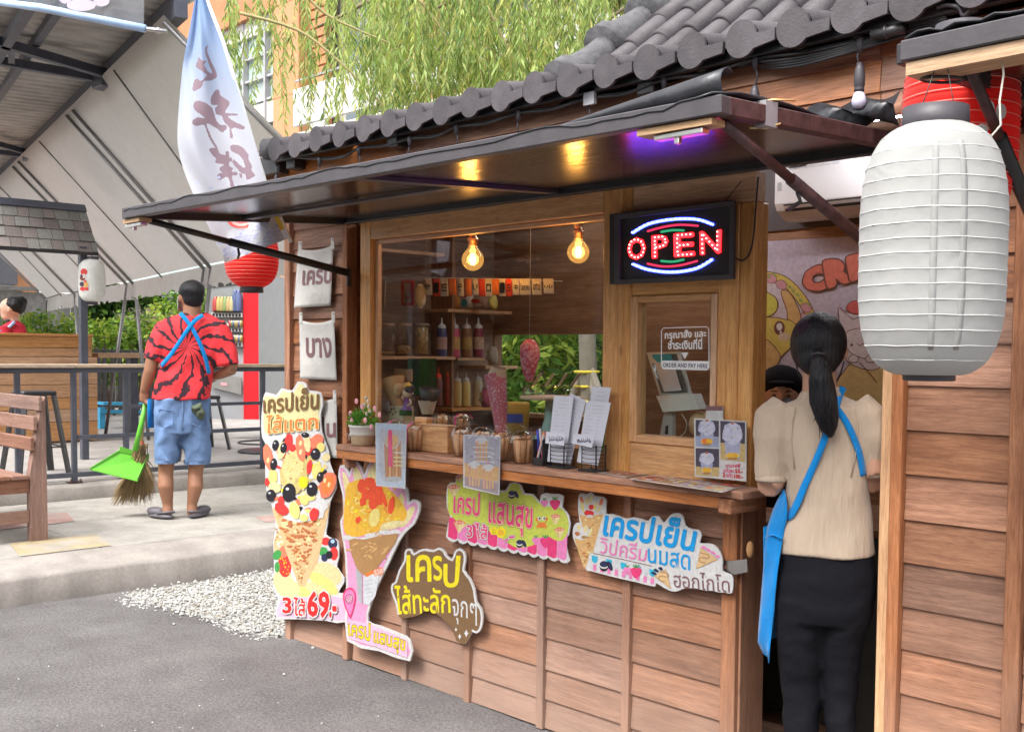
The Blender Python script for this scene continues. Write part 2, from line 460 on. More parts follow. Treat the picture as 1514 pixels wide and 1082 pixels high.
# asphalt yard, large enough to reach the horizon, lightly uneven near the kiosk
g = MB(); g.add([(-200, -200, -.006), (200, -200, -.006), (200, 200, -.006), (-200, 200, -.006)], [(0, 1, 2, 3)], m_asphalt)
rows = []
for i in range(60):
 rows.append([(-6.75 + 8.0 * j / 60, -.8 + 3.85 * i / 59, .004 * math.sin(j * .7 + i * .4) * math.sin(i * .55)) for j in range(61)])
g.sheet(rows, m_asphalt)
g.build('asphalt_ground', kind='structure')

# kerb and pavement
WZ = .215
kb = MB()
ys = [-14 + i * 1.0 for i in range(41)]
prof = [(-6.72, -.03), (-6.735, .145), (-6.76, .163), (-6.82, .172), (-6.98, .203), (-7.1, .212), (-7.115, .212), (-7.115, -.03)]
rowk = []
for (x, z) in prof:
 rowk.append([(x + .006 * math.sin(y * 3.1 + z * 40), y, z + (.004 * math.sin(y * 5.3) if z > 0 else 0)) for y in [(-8 + .25 * k) for k in range(145)]])
kb.sheet(rowk, m_kerb, smooth=True)
kb.build('kerb', kind='structure')
pv = thing('pavement', None, None, (0, 0, 0)); tag(pv, kind='structure')
b0 = MB(); b0.box((-9.52, -8, 0), (-7.115, 28, WZ - .012), m_walk); b0.build('pavement_base', pv)
yj = [-1.55, -.35, .6, 1.5, 2.28, 2.91, 4.12, 5.3, 6.5, 7.7, 8.9, 10.1]
xj = [(-7.115, -8.3), (-8.3, -9.5)]
for i in range(len(yj) - 1):
 for k, (xa, xb) in enumerate(xj):
  s_ = MB(); s_.box((xa - .004, yj[i] + .004, WZ - .015), (xb + .004, yj[i + 1] - .004, WZ + random.uniform(-.002, .002)), m_walk, .004); s_.build('paving_slab', pv)
def patch(px, z, mt, name):
 p = [onZ(*q, z) for q in px]; MB().prism(p, (0, 0, .0006), mt).build(name, pv)
patch([(14, 803), (30, 822), (165, 806), (140, 788)], WZ + .0025, m_yel, 'painted_patch')
patch([(0, 775), (0, 783), (110, 770), (98, 757), (68, 759)], WZ + .0025, m_red, 'painted_patch')
patch([(378, 764), (392, 772), (430, 768), (430, 760)], WZ + .0025, m_red, 'painted_patch')

# low step and food court platform behind the railing
st = MB()
rowk = []
for (x, z) in [(-9.50, WZ - .02), (-9.505, .315), (-9.53, .338), (-9.9, .340)]:
 rowk.append([(x + .012 * math.sin(y * 2.3) * math.sin(y * 7.1), y, z + (.006 * math.sin(y * 4.7) if z > .3 else 0)) for y in [(-8 + .3 * k) for k in range(120)]])
st.sheet(rowk, m_kerb)
st.build('step', kind='structure')
MB().box((-60, -30, 0), (-9.88, 30, .338), m_plat).build('platform', kind='structure')

# gravel between kiosk corner and kerb: loose stones
def gravel(name, poly, n, z0, seed, mats, rmin=.006, rmax=.016, heap=.03):
 rnd = random.Random(seed); mb = MB()
 xs = [p.x for p in poly]; ys_ = [p.y for p in poly]
 def inside(x, y):
  c = False; k = len(poly)
  for i in range(k):
   a, b = poly[i], poly[i - 1]
   if (a.y > y) != (b.y > y) and x < (b.x - a.x) * (y - a.y) / (b.y - a.y) + a.x: c = not c
  return c
 made = 0
 while made < n:
  x, y = rnd.uniform(min(xs), max(xs)), rnd.uniform(min(ys_), max(ys_))
  if not inside(x + rnd.gauss(0, .03), y + rnd.gauss(0, .03)): continue
  r = rnd.uniform(rmin, rmax); z = z0 + rnd.uniform(0, heap)
  a = rnd.uniform(0, 6.3); e = [rnd.uniform(.6, 1.3) for _ in range(6)]
  ca, sa = math.cos(a), math.sin(a)
  pts = [(e[0], 0, 0), (0, e[1], 0), (-e[2], 0, 0), (0, -e[3], 0), (.2, .1, .7 * e[4]), (.1, -.1, -.5)]
  tl = rnd.uniform(-.5, .5)
  vs = [(x + r * (px * ca - py * sa), y + r * (px * sa + py * ca), z + r * (pz + tl * px)) for px, py, pz in pts]
  mb.add(vs, [(0, 1, 4), (1, 2, 4), (2, 3, 4), (3, 0, 4), (1, 0, 5), (2, 1, 5), (3, 2, 5), (0, 3, 5)], mats[rnd.randrange(len(mats))]); made += 1
 return mb.build(name, kind='stuff')
gm = [plain('stone_pale', (.39, .385, .36), .85, var=.1, bmp=0, rnd=0), plain('stone_grey', (.30, .295, .285), .85, var=.15, bmp=0, rnd=0), plain('stone_white', (.52, .51, .485), .8, var=.1, bmp=0, rnd=0), plain('stone_tan', (.28, .25, .20), .85, var=.1, bmp=0, rnd=0)]
gp = [onZ(*q) for q in [(165, 885), (262, 862), (330, 845), (380, 833), (440, 820), (520, 790), (520, 930), (470, 936), (430, 938), (395, 943), (350, 930), (290, 910), (235, 897)]]
gp = [Vector((-6.73, 1.9, 0)), Vector((-6.73, 6, 0)), Vector((-5.2, 6, 0)), Vector((-5.1, 3.1, 0)), onZ(428, 940), onZ(395, 943), onZ(350, 930), onZ(300, 911), onZ(240, 896), onZ(200, 886)]
gp[0] = onZ(182, 880)
gravel('gravel', gp, 19000, .002, 3, [gm[0], gm[1], gm[2], gm[0], gm[0], gm[3]], .006, .013, .018)
gravel_base = MB().prism(gp, (0, 0, .006), gm[1]); gravel_base.build('gravel_bed', kind='structure')
sc_ = [Vector((-6.7, 1.2, 0)), Vector((-5, 2.4, 0)), Vector((-2.5, 2.9, 0)), Vector((-2.5, .8, 0)), Vector((-6, -.5, 0))]
gravel('scattered_stones', sc_, 110, .003, 5, [gm[2], gm[0], gm[0]], .0015, .006, .0)
edge = [onZ(175, 884), onZ(240, 893), onZ(300, 906), onZ(350, 924), onZ(395, 938), onZ(395, 948), onZ(350, 936), onZ(300, 916), onZ(240, 903), onZ(175, 894)]
gravel('spilled_stones', edge, 240, .004, 8, [gm[2], gm[0]], .005, .011, .0)
# a few stones and a fallen leaf one can pick out
def stone(px, r, lab, mt):
 c = onZ(*px, r * .5); t = MB(); t.ell(c, (r, r * .8, r * .6), mt, 7, 5)
 t.build('stone', label=lab, cat='stone')
stone((463, 957), .011, 'white pebble lying on the asphalt nearest the third post of the siding', gm[2])
stone((257, 922), .009, 'small white pebble alone on the dark asphalt below the gravel corner', gm[2])
stone((420, 996), .008, 'tiny pale chip on the asphalt in front of the leaning pink signs', gm[2])

# THE KIOSK
W_OLD = lambda ax='X': wood('siding_wood_' + ax, (.20, .085, .048), (.49, .25, .15), ax, .62, rnd=.26, dust=(.46, .32, .25), grain=1.5)
W_VAR = lambda ax='X': wood('varnished_wood_' + ax, (.36, .13, .05), (.74, .34, .17), ax, .38, rnd=.15, spec=.5)
W_YEL = lambda ax='X': wood('golden_wood_' + ax, (.54, .25, .092), (.82, .47, .21), ax, .42, rnd=.06, stain=.15, spec=.5)
W_DRK = lambda ax='X': wood('dark_red_wood_' + ax, (.10, .035, .02), (.24, .10, .06), ax, .5)
W_INT = lambda ax='X': wood('interior_wood_' + ax, (.17, .09, .055), (.36, .21, .13), ax, .6)
m_tile = plain('roof_tile', (.072, .063, .069), .62, var=.25, scale=14, bmp=.3, bscale=120, rnd=.22, spec=.4)
m_mort = plain('mortar', (.10, .098, .104), .9, var=.3, scale=30, bmp=.9, bscale=40, rnd=.1)
m_blk = plain('black_paint', (.03, .028, .03), .42, var=.3, rnd=.15, spec=.5)
m_frm = plain('dark_steel', (.07, .062, .068), .45, var=.2, scale=12, rnd=.1, spec=.5)
m_rust = plain('rusty_steel', (.075, .035, .035), .5, var=.5, scale=25, bmp=.3, rnd=.1)
m_tarp = plain('black_tarpaulin', (.028, .028, .033), .38, var=.3, scale=10, bmp=.8, bscale=22, rnd=0, spec=.5)
m_metal = plain('bright_steel', (.62, .60, .58), .3, 1., var=.15, bmp=0)
kiosk = thing('wooden_kiosk', 'brown plank crepe kiosk with a grey tiled roof, serving window and raised dark flap', 'kiosk', (-5.05, FY, 0))

def plank_h(x0, x1, z0, z1, y=FY, mt=None, name='plank', tilt=.007, th=.016):
 """lapped board: its lower edge stands proud of the board below"""
 mb = MB(); z0 += .001
 vs = []
 for x in (x0 + .0015, x1 - .0015):
  vs += [(x, y + th, z0), (x, y - tilt, z0), (x, y - tilt, z0 + .004), (x, y + .002, z1), (x, y + th, z1)]
 fs = [(4, 3, 2, 1, 0), (5, 6, 7, 8, 9)] + [(i, (i + 1) % 5, 5 + (i + 1) % 5, 5 + i) for i in range(5)]
 mb.add(vs, fs, mt or W_OLD('X')); return mb
def battens(xs, z0, z1, w=.038, mt=None, y=FY, parent=None, t=.022):
 for x in xs: MB().box((x - w / 2, y - t, z0), (x + w / 2, y + .03, z1), mt or W_OLD('Z'), .003).build('batten', parent or kiosk)
# board levels (a board starts at each)
ZL = [0.0, .118, .243, .368, .491, .616, .742, .872, 1.0]
bays = [(-4.497, -4.05), (-4.05, -3.607), (-3.607, -3.155), (-3.155, -2.70), (-2.70, -2.235)]
lw = MB(); lw.box((-5.05, FY + .03, 0), (-2.206, FY + .06, 1.03), W_DRK('X')); lw.build('wall_lining', kiosk)
for bi, (xa, xb) in enumerate(bays):
 for i in range(len(ZL)):
  z1 = ZL[i + 1] if i + 1 < len(ZL) else 1.03
  j = random.uniform(-.003, .003)
  plank_h(xa + .019, xb - .019, ZL[i] + (j if i else .004), z1 + (0 if i + 1 == len(ZL) else 0.003)).build('plank', kiosk)
battens([-4.05, -3.607, -3.155, -2.70], .0, 1.03)
battens([-2.235], 0, 1.03, .06, t=.024)
# left bay beside the window
LZ = [0, .125, .25, .375, .50, .625, .75, .875, 1.003, 1.131, 1.263, 1.388, 1.524, 1.65, 1.768, 1.888, 2.001, 2.1, 2.2]
for i in range(len(LZ) - 1): plank_h(-5.02, -4.535, LZ[i] + .003, LZ[i + 1] + .003).build('plank', kiosk)
battens([-5.035], 0, 2.25, .05, t=.03)
battens([-4.512], 0, 2.1, .04, t=.03)
MB().box((-5.05, FY + .03, 1.03), (-4.48, FY + .06, 2.3), W_DRK('X')).build('wall_lining', kiosk)
# left end wall going back
for i in range(18):
 mb = MB(); mb.box((-5.062, FY + .03, i * .128), (-5.045, 4.46, i * .128 + .125), W_OLD('Y')); mb.build('plank', kiosk)
# board wall above the openings
UZ = [2.165, 2.235, 2.325, 2.42]
for xa, xb in ((-5.05, -3.82), (-3.82, -2.60), (-2.60, -1.62), (-1.62, -.35)):
 for i in range(3): plank_h(xa, xb, UZ[i], UZ[i + 1], y=2.86, mt=W_VAR('X'), tilt=.006).build('plank', kiosk)
for x in (-4.62, -3.82, -2.43):
 MB().box((x - .04, 2.79, 2.345), (x + .03, 2.85, 2.425), m_blk, .004).build('rafter_end', kiosk)
MB().box((-2.70, 2.775, 2.345), (-2.65, 2.7895, 2.40), plain('grey_plate', (.34, .34, .36), .6)).build('rafter_cap', kiosk)

# serving window
YF = FY - .005
wd = MB(); wd.box((-4.49, FY + .045, 1.03), (-4.405, FY + .075, 2.1), W_DRK('Z')); wd.build('window_reveal', kiosk)
wf = thing('serving_window', None, None, (-4.4, FY, 1.03)); wf.parent = kiosk; wf.location = (-4.4 + 5.05, 0, 1.03)
def bar(a, b, mt, nm='frame_bar', parent=None, bv=.004): return MB().box(a, b, mt, bv).build(nm, parent)
bar((-4.41, FY - .012, 1.03), (-4.325, FY + .05, 2.10), W_YEL('Z'), parent=wf)
bar((-4.3245, FY - .012, 2.015), (-2.842, FY + .05, 2.10), W_YEL('X'), parent=wf)
bar((-4.3245, FY - .012, 1.03), (-2.842, FY + .05, 1.135), W_YEL('X'), parent=wf)
bar((-2.8415, FY - .012, 1.03), (-2.745, FY + .05, 2.10), W_YEL('Z'), parent=wf)
bar((-4.3245, FY + .012, 1.135), (-4.305, FY + .04, 2.0145), W_YEL('Z'), 'bead', wf)
bar((-4.3045, FY + .012, 1.995), (-2.842, FY + .04, 2.0145), W_YEL('X'), 'bead', wf)
MB().box((-4.3, FY + .022, 1.136), (-2.845, FY + .026, 1.994), glass()).build('pane', wf)
# order window
of = thing('order_window', None, None, (-2.74, FY, 1.03)); of.parent = kiosk; of.location = (-2.74 + 5.05, 0, 1.03)
bar((-2.7445, FY - .012, 1.03), (-2.70, FY + .05, 2.10), W_YEL('Z'), parent=of)
bar((-2.6995, FY - .010, 2.0), (-2.165, FY + .05, 2.10), W_YEL('X'), parent=of)
bar((-2.6995, FY - .010, 1.705), (-2.31, FY + .05, 1.9995), W_YEL('X'), parent=of)
bar((-2.6995, FY - .010, 1.03), (-2.31, FY + .05, 1.175), W_YEL('X'), parent=of)
bar((-2.3095, FY - .012, 1.03), (-2.225, FY + .05, 1.9995), W_YEL('Z'), parent=of)
bar((-2.2245, FY - .010, 1.03), (-2.165, FY + .07, 1.9995), W_YEL('Z'), 'corner_post', of)
bar((-2.6995, FY - .018, 1.1755), (-2.665, FY + .04, 1.7045), W_YEL('Z'), 'sash', of)
bar((-2.335, FY - .018, 1.1755), (-2.31, FY + .04, 1.7045), W_YEL('Z'), 'sash', of)
bar((-2.6645, FY - .018, 1.68), (-2.3355, FY + .04, 1.7045), W_YEL('X'), 'sash', of)
bar((-2.6645, FY - .018, 1.1755), (-2.3355, FY + .04, 1.205), W_YEL('X'), 'sash', of)
MB().box((-2.664, FY + .008, 1.206), (-2.336, FY + .012, 1.679), glass()).build('pane', of)
# lower corner post and jamb side
MB().box((-2.2045, FY - .006, 0), (-2.195, FY + .13, 1.03), W_OLD('Z'), .002).build('corner_post', kiosk)
# shelf
sh = MB(); sh.box((-4.40, FY - .155, 1.035), (-2.09, FY - .014, 1.062), W_OLD('X'), .004); sh.build('shelf_board', kiosk)
MB().box((-4.40, FY - .150, .998), (-2.185, FY - .128, 1.0345), W_VAR('X'), .002).build('shelf_lip', kiosk)
MB().box((-2.18, FY - .165, .985), (-2.13, FY - .01, 1.034), W_OLD('Y'), .005).build('shelf_bracket', kiosk)
MB().box((-4.38, FY - .12, .95), (-4.35, FY - .025, 1.034), W_OLD('Y'), .005).build('shelf_bracket', kiosk)
# door knob and hasp on the corner
mb = MB(); mb.ell(onY(1109, 812, FY - .02), (.012, .014, .028), W_YEL('Z'), 12, 8); mb.build('wooden_knob', kiosk)
hs_ = MB(); y = FY - .033
def F(px, py, Y=FY): return onY(px, py, Y)
hs_.prism([F(*q, y) for q in [(1063, 826), (1080, 829), (1082, 850), (1064, 845)]], (0, -.002, 0), m_metal)
hs_.prism([F(*q, y - .004) for q in [(1079, 829), (1105, 826), (1106, 845), (1082, 850)]], (0, -.003, 0), m_metal)
hs_.prism([F(*q, y - .0028) for q in [(1066, 834), (1075, 836), (1075, 842), (1066, 839)]], (0, -.001, 0), W_DRK('X'))
hs_.build('hasp', kiosk)
# doorway: right jamb and wall beyond
MB().box((-1.688, FY - .02, 0), (-1.652, FY + .10, 2.1), W_YEL('Z'), .003).build('door_jamb', kiosk)
MB().box((-1.6515, FY - .03, 0), (-1.615, FY + .05, 2.1), W_OLD('Z'), .003).build('batten', kiosk)
RZ = [.0, .115, .24, .364, .489, .623, .751, .883, 1.011, 1.146, 1.277, 1.408, 1.53, 1.655, 1.78, 1.905, 2.03, 2.12]
for i in range(len(RZ) - 1): plank_h(-1.6145, -1.30, RZ[i] + .003, RZ[i + 1] + .003, tilt=.006).build('plank', kiosk)
battens([-1.277], 0, 2.1, .046, t=.026)
for i in range(len(RZ) - 1): plank_h(-1.253, -.35, RZ[i] + .003, RZ[i + 1] + .003, tilt=.006).build('plank', kiosk)
MB().box((-1.65, FY + .05, 0), (-.35, FY + .07, 2.3), W_DRK('X')).build('wall_lining', kiosk)
battens([-.37], 0, 2.3, .05)

# inside shell
KB = 4.42                                      # back wall
MB().box((-5.04, FY + .08, .02), (-.36, KB, .06), W_INT('X')).build('inner_floor', kiosk)
MB().box((-5.04, FY + .06, 2.43), (-.36, KB + .1, 2.45), W_INT('X')).build('ceiling_panel', kiosk)
MB().box((-.42, FY + .07, .06), (-.36, KB, 2.43), W_INT('Y')).build('end_wall', kiosk)
bw = MB()
bw.box((-5.04, KB, .06), (-5.02, KB + .06, 2.43), W_INT('X')); bw.box((-4.0, KB, .06), (-.36, KB + .06, 2.43), W_INT('X'))
bw.box((-5.0195, KB, .06), (-4.0005, KB + .06, 1.12), W_INT('X')); bw.box((-5.0195, KB, 1.60), (-4.0005, KB + .06, 2.43), W_INT('X'))
bw.build('back_wall', kiosk)
MB().box((-5.0195, KB - .02, 1.1205), (-4.0005, KB + .06, 1.145), W_YEL('X')).build('back_sill', kiosk)
MB().box((-5.04, FY + .07, .06), (-5.03, KB, 2.43), W_INT('Y')).build('left_lining', kiosk)
# counters inside
MB().box((-5.02, FY + .10, .86), (-2.3, FY + .60, .90), W_INT('X'), .005).build('inner_counter', kiosk)
MB().box((-5.02, FY + .61, .86), (-4.55, KB - .02, .90), W_INT('Y'), .005).build('side_counter', kiosk)
W_SH = W_YEL('Y')
for z, x1, ya_, yb_ in ((1.452, -4.80, FY + .10, 3.94), (1.715, -4.82, 3.90, 4.38), (1.165, -4.78, 3.90, 4.38), (1.40, -4.80, 4.16, 4.41), (2.02, -4.85, FY + .1, 3.9)):
 MB().box((-5.028, ya_, z), (x1, yb_, z + .018), W_SH, .002).build('inner_shelf', kiosk)
MB().box((-5.028, 3.945, .9), (-4.84, 3.965, 2.3), W_INT('Z')).build('shelf_divider', kiosk)
MB().box((-4.96, FY + .14, 1.47), (-4.945, FY + .155, 2.2), W_YEL('Z')).build('shelf_upright', kiosk)

# roof
CAPX = [-4.675, -4.497, -4.323, -4.135, -3.955, -3.778, -3.602, -3.430, -3.261, -3.085, -2.913, -2.739, -2.562, -2.384, -2.200, -2.014, -1.833, -1.655, -1.478, -1.30, -1.122, -.945, -.767, -.59]
roof = thing('tiled_roof', None, None, (-5.05, FY, 2.4)); roof.parent = kiosk; roof.location = (0, 0, 2.4)
# one end cap tile: round plate with a flat tail, barrel behind
def cap_tile():
 mb = MB(); r = .056; cx, cz = 0, 0
 out = []
 for k in range(25):
  a = R(-28) + R(286) * k / 24 + 0
  out.append(Vector((r * math.cos(R(38) + R(284) * k / 24), 0, r * math.sin(R(38) + R(284) * k / 24))))
 tail = [Vector((.118, 0, -.022)), Vector((.118, 0, .012)), Vector((.052, 0, .008))]
 pts = out + tail
 mb.prism(pts, (0, -.012, 0), m_tile)
 # barrel running back
 vs = []; n = 12
 for yy, rr in ((0, .0555), (.16, .0485), (.30, .047)):
  for k in range(n + 1):
   a = R(-15) + R(215) * k / n; vs.append((rr * math.cos(a), yy, rr * math.sin(a) + yy * .22))
 fs = [(i * (n + 1) + k, i * (n + 1) + k + 1, (i + 1) * (n + 1) + k + 1, (i + 1) * (n + 1) + k) for i in range(2) for k in range(n)]
 mb.add(vs, fs, m_tile, True)
 mb.add([(.048, 0, .008), (.125, 0, .010), (.125, .30, .076), (.048, .30, .074), (.048, 0, -.006), (.125, 0, -.006), (.125, .30, .06), (.048, .30, .06)],
     [(0, 1, 2, 3), (7, 6, 5, 4), (0, 4, 5, 1), (1, 5, 6, 2), (3, 7, 4, 0)], m_tile)
 return mb
ct = cap_tile(); me_cap = None
for x in CAPX:
 if me_cap is None:
  o = ct.build('eave_tile'); me_cap = o.data
 else:
  o = bpy.data.objects.new('eave_tile', me_cap); COL.objects.link(o)
 o.parent = roof; o.location = (x + 5.05, 2.75 - FY, 2.433 - 2.4 + random.uniform(-.003, .003))
 o.rotation_euler = (0, R(random.uniform(-4, 4)), R(random.uniform(-2, 2)))
# tile courses of the main slope
SL = R(37); cs_, sn_ = math.cos(SL), math.sin(SL)
def barrel():
 mb = MB(); n = 10; vs = []; ln = .235
 for s_, rr in ((0, .046), (ln, .040)):
  for k in range(n + 1):
   a = R(-5) + R(190) * k / n; vs.append((rr * math.cos(a), s_ * cs_ - rr * math.sin(a) * sn_ * .9, s_ * sn_ + rr * math.sin(a) * cs_))
 for rr in (.036,):
  for k in range(n + 1):
   a = R(-5) + R(190) * k / n; vs.append((rr * math.cos(a), - rr * math.sin(a) * sn_ * .9, rr * math.sin(a) * cs_))
 q = n + 1
 fs = [(k, k + 1, q + k + 1, q + k) for k in range(n)] + [(2 * q + k, 2 * q + k + 1, k + 1, k) for k in range(n)]
 mb.add(vs, fs, m_tile, True)
 # pan beside it
 p = [(.036, -.001, 0), (.10, -.001, 0)]
 mb.add([(.034, 0, .004), (.104, 0, .004), (.104, ln * cs_, ln * sn_ - .014), (.034, ln * cs_, ln * sn_ - .014), (.034, 0, -.010), (.104, 0, -.010)], [(0, 1, 2, 3), (4, 5, 1, 0)], m_tile)
 return mb
bt = barrel(); me_b = None
y0, z0 = 2.92, 2.475
for i in range(18):
 for j in range(9):
  x = -2.76 + i * .137; s_ = j * .2
  if me_b is None: o = bt.build('tile'); me_b = o.data
  else: o = bpy.data.objects.new('tile', me_b); COL.objects.link(o)
  o.parent = roof; o.location = (x + 5.05, y0 + s_ * cs_ - FY, z0 + s_ * sn_ + j * .006 - 2.4)
  o.rotation_euler = (R(random.uniform(-1, 1)), R(random.uniform(-2, 2)), R(random.uniform(-1, 1)))
MB().add([(-2.88, y0 - .1, z0 - .10), (-.3, y0 - .1, z0 - .10), (-.3, y0 + 1.9 * cs_, z0 + 1.9 * sn_ - .05), (-2.88, y0 + 1.9 * cs_, z0 + 1.9 * sn_ - .05)], [(0, 1, 2, 3)], m_blk).build('roof_underlay', roof)
# back slope and low strip roof on the left so that the kiosk is closed
MB().add([(-2.88, y0 + 1.9 * cs_, z0 + 1.9 * sn_ - .05), (-.3, y0 + 1.9 * cs_, z0 + 1.9 * sn_ - .05), (-.3, 5.9, 2.5), (-2.88, 5.9, 2.5)], [(0, 1, 2, 3)], m_tile).build('back_slope', roof)
MB().box((-5.15, 2.9, 2.48), (-2.4, 4.8, 2.50), m_tile).build('strip_roof', roof)
MB().add([(-2.89, 2.95, 2.3), (-2.89, y0 + 1.9 * cs_, z0 + 1.9 * sn_ - .06), (-2.89, 5.9, 2.48), (-2.86, 2.95, 2.3), (-2.86, y0 + 1.9 * cs_, z0 + 1.9 * sn_ - .06), (-2.86, 5.9, 2.48)], [(0, 1, 2), (5, 4, 3), (0, 3, 4, 1), (1, 4, 5, 2)], W_OLD('Y')).build('gable', roof)
# mortared verge tiles up the gable
rv = random.Random(4)
for j in range(7):
 s0 = -.07 + j * .27; mb = MB(); pts = []; rad = []
 for k in range(7):
  s_ = s0 + .285 * k / 6
  pts.append((-2.86, y0 + s_ * cs_ - .03, z0 + s_ * sn_ + .012 + .010 * (k < 2))); rad.append((.082 - .004 * k + .01 * (k < 2) + rv.uniform(-.004, .004)))
 mb.tube(pts, rad, m_mort, 12); mb.build('verge_tile', roof)
# end tile at the left corner
mb = MB(); mb.tube([(-4.80, 2.76, 2.45), (-4.80, 3.05, 2.51), (-4.80, 3.4, 2.53)], [.05, .055, .055], m_mort, 12); mb.build('verge_tile', roof)
MB().box((-5.0, 2.80, 2.34), (-4.74, 3.03, 2.43), m_blk, .005).build('eave_board', roof)
# soffit strip under the tiles
MB().box((-4.75, 2.775, 2.385), (-.4, 2.80, 2.415), m_blk, .003).build('eave_board', roof)

# raised flap
flap = thing('window_flap', None, None, (-4.5, FY, 2.1)); flap.parent = kiosk; flap.location = (.55, 0, 2.1)
m_under, t_, b_ = new_mat('flap_underside')
v = coords(t_, rnd=False)
n1 = N(t_, 'ShaderNodeTexNoise', Scale=3., Detail=4.); L(t_, v, n1.inputs['Vector'])
c = ramp(t_, n1.outputs[0], [(.3, (.03, .018, .013)), (.7, (.055, .034, .024))])
L(t_, c, b_.inputs['Base Color']); b_.inputs['Roughness'].default_value = .2; b_.inputs['Specular IOR Level'].default_value = .8
nb = N(t_, 'ShaderNodeTexNoise', Scale=7., Detail=2.); L(t_, coords(t_, (1, 3, 1), rnd=False), nb.inputs['Vector']); bump(t_, b_, nb.outputs[0], .08, .02)
BL, BR = Vector((-4.50, FY - .03, 2.097)), Vector((-1.64, FY - .03, 2.097))
FL, FR = onX(190, 323, -4.49), onX(1062, 170, -1.61)
U = Vector((0, 0, 1))
def lerp(a, b, t): return a * (1 - t) + b * t
for k, (ta, tb) in enumerate(((0, .5), (.5, 1.0))):
 q = [lerp(FL, FR, ta + .002) + U * .022, lerp(FL, FR, tb - .002) + U * .022, lerp(BL, BR, tb - .002) + U * .022, lerp(BL, BR, ta + .002) + U * .022]
 MB().prism(q, (0, 0, .012), m_under).build('flap_panel', flap)
for a, b, nm in ((FL, FR, 'front'), (BL, BR, 'back'), (FL, BL, 'side'), (FR, BR, 'side')):
 d = (b - a).normalized()
 ex = .02 if nm in ('front', 'back') else -.02
 mb = MB(); mb.beam(a + U * .02 - d * ex, b + U * .02 + d * ex, .038, .044, m_frm if nm == 'front' else (m_rust if (nm == 'side' and a is FR) else m_blk), bev=.003); mb.build('frame_bar', flap)
mb = MB(); mb.beam(lerp(FL, FR, .5) + U * .014, lerp(BL, BR, .5) + U * .014, .05, .014, m_frm); mb.build('frame_bar', flap)
mb = MB(); mb.beam(lerp(FL, BL, .5) + U * .012, lerp(lerp(FL, FR, .5), lerp(BL, BR, .5), .5) + U * .012, .04, .012, m_frm); mb.build('frame_bar', flap)
# tarpaulin laid over the flap, rolled at its near corner
rows = []
rw = random.Random(12)
nx, ny = 60, 10
for i in range(ny + 1):
 v_ = i / ny; row = []
 for j in range(nx + 1):
  u = j / nx; p = lerp(lerp(FL, FR, u), lerp(BL, BR, u), v_)
  rip = .022 * max(0, math.sin(u * 9 + 1.3 * math.sin(v_ * 5 + u * 4)) * math.sin(u * 31 + 2)) + .006 * math.sin(u * 47 + math.sin(u * 13) * 3) ** 2
  row.append(p + U * (.043 + rip * .8) + Vector((0, -.022 if i == 0 else 0, -.014 if i == 0 else 0)))
 rows.append(row)
MB().sheet(rows, m_tarp, thick=.004).build('tarpaulin', flap)
mb = MB(); rows = []
for k in range(9):
 a = R(-70 + 200 * k / 8); rows.append([lerp(lerp(FL, FR, .80 + .2 * q), lerp(BL, BR, .80 + .2 * q), .04) + Vector((0, -.03 * math.cos(a) * q, .05 + .03 * q + .035 * q * math.sin(a))) for q in [i / 8 for i in range(9)]])
mb.sheet(rows, m_tarp, thick=.003); mb.build('rolled_edge', flap)
# wooden blocks and hooks under the front corners
for pa, pb in (((965, 186), (1082, 181)), ((186, 327), (243, 324))):
 c1 = onZ(*pa, 2.062 if pa[0] > 500 else 2.0); c2 = onZ(*pb, 2.062 if pa[0] > 500 else 2.0)
 c1 = lerp(FL, FR, .918) if pa[0] > 500 else lerp(FL, FR, -.012); c2 = lerp(FL, FR, .995) if pa[0] > 500 else lerp(FL, FR, .035)
 mb = MB(); mb.beam(c1 + Vector((0, .02, -.012)), c2 + Vector((0, .02, -.012)), .055, .016, wood('raw_wood', (.45, .28, .16), (.72, .52, .34), 'X', .7)); mb.build('wood_block', flap)
 mb = MB(); c_ = lerp(c1, c2, .6); mb.box(c_ + Vector((-.09, .0, -.035)), c_ + Vector((.06, .03, -.022)), m_metal, .002); mb.box(c_ + Vector((-.03, .005, -.05)), c_ + Vector((-.015, .02, -.034)), m_metal, .002); mb.build('latch', flap)
# struts
def strut(p, q, m, wall=True):
 mb = MB(); mid = lerp(p, q, .42); mb.tube([p, mid], .0135, m, 10); mb.tube([lerp(p, q, .38), q], .0175, m, 10)
 mb.tube([mid + Vector((0, 0, -.02)), mid + Vector((.01, .0, -.045)), mid + Vector((-.04, .02, -.06))], .006, m_blk, 6)
 mb.build('strut', flap)
strut(FR + Vector((-.03, .06, -.005)), Vector((-1.70, FY - .03, 1.80)), m_rust)
strut(FL + Vector((.04, .06, -.005)), F(513, 403, FY - .05), m_blk)
MB().box(F(512, 396, FY - .05), F(519, 424, FY - .03), m_blk).build('wall_bracket', flap)
# wire ties at the near corner
mb = MB(); c_ = lerp(FR, BR, .22) + U * .04
mb.tube([c_ + Vector((-.03, -.03, .01)), c_ + Vector((.02, 0, .016)), c_ + Vector((.07, .02, .01))], .003, plain('copper_wire', (.6, .33, .15), .4, 1.), 5)
mb.tube([c_ + Vector((-.04, -.01, -.045)), c_ + Vector((.0, 0, -.05)), c_ + Vector((.03, .02, -.04))], .003, plain('brass_wire', (.7, .55, .25), .4, 1.), 5)
mb.box(c_ + Vector((-.015, -.03, -.05)), c_ + Vector((.02, .02, .012)), plain('grey_tape', (.3, .29, .3), .5)); mb.build('wire_tie', flap)

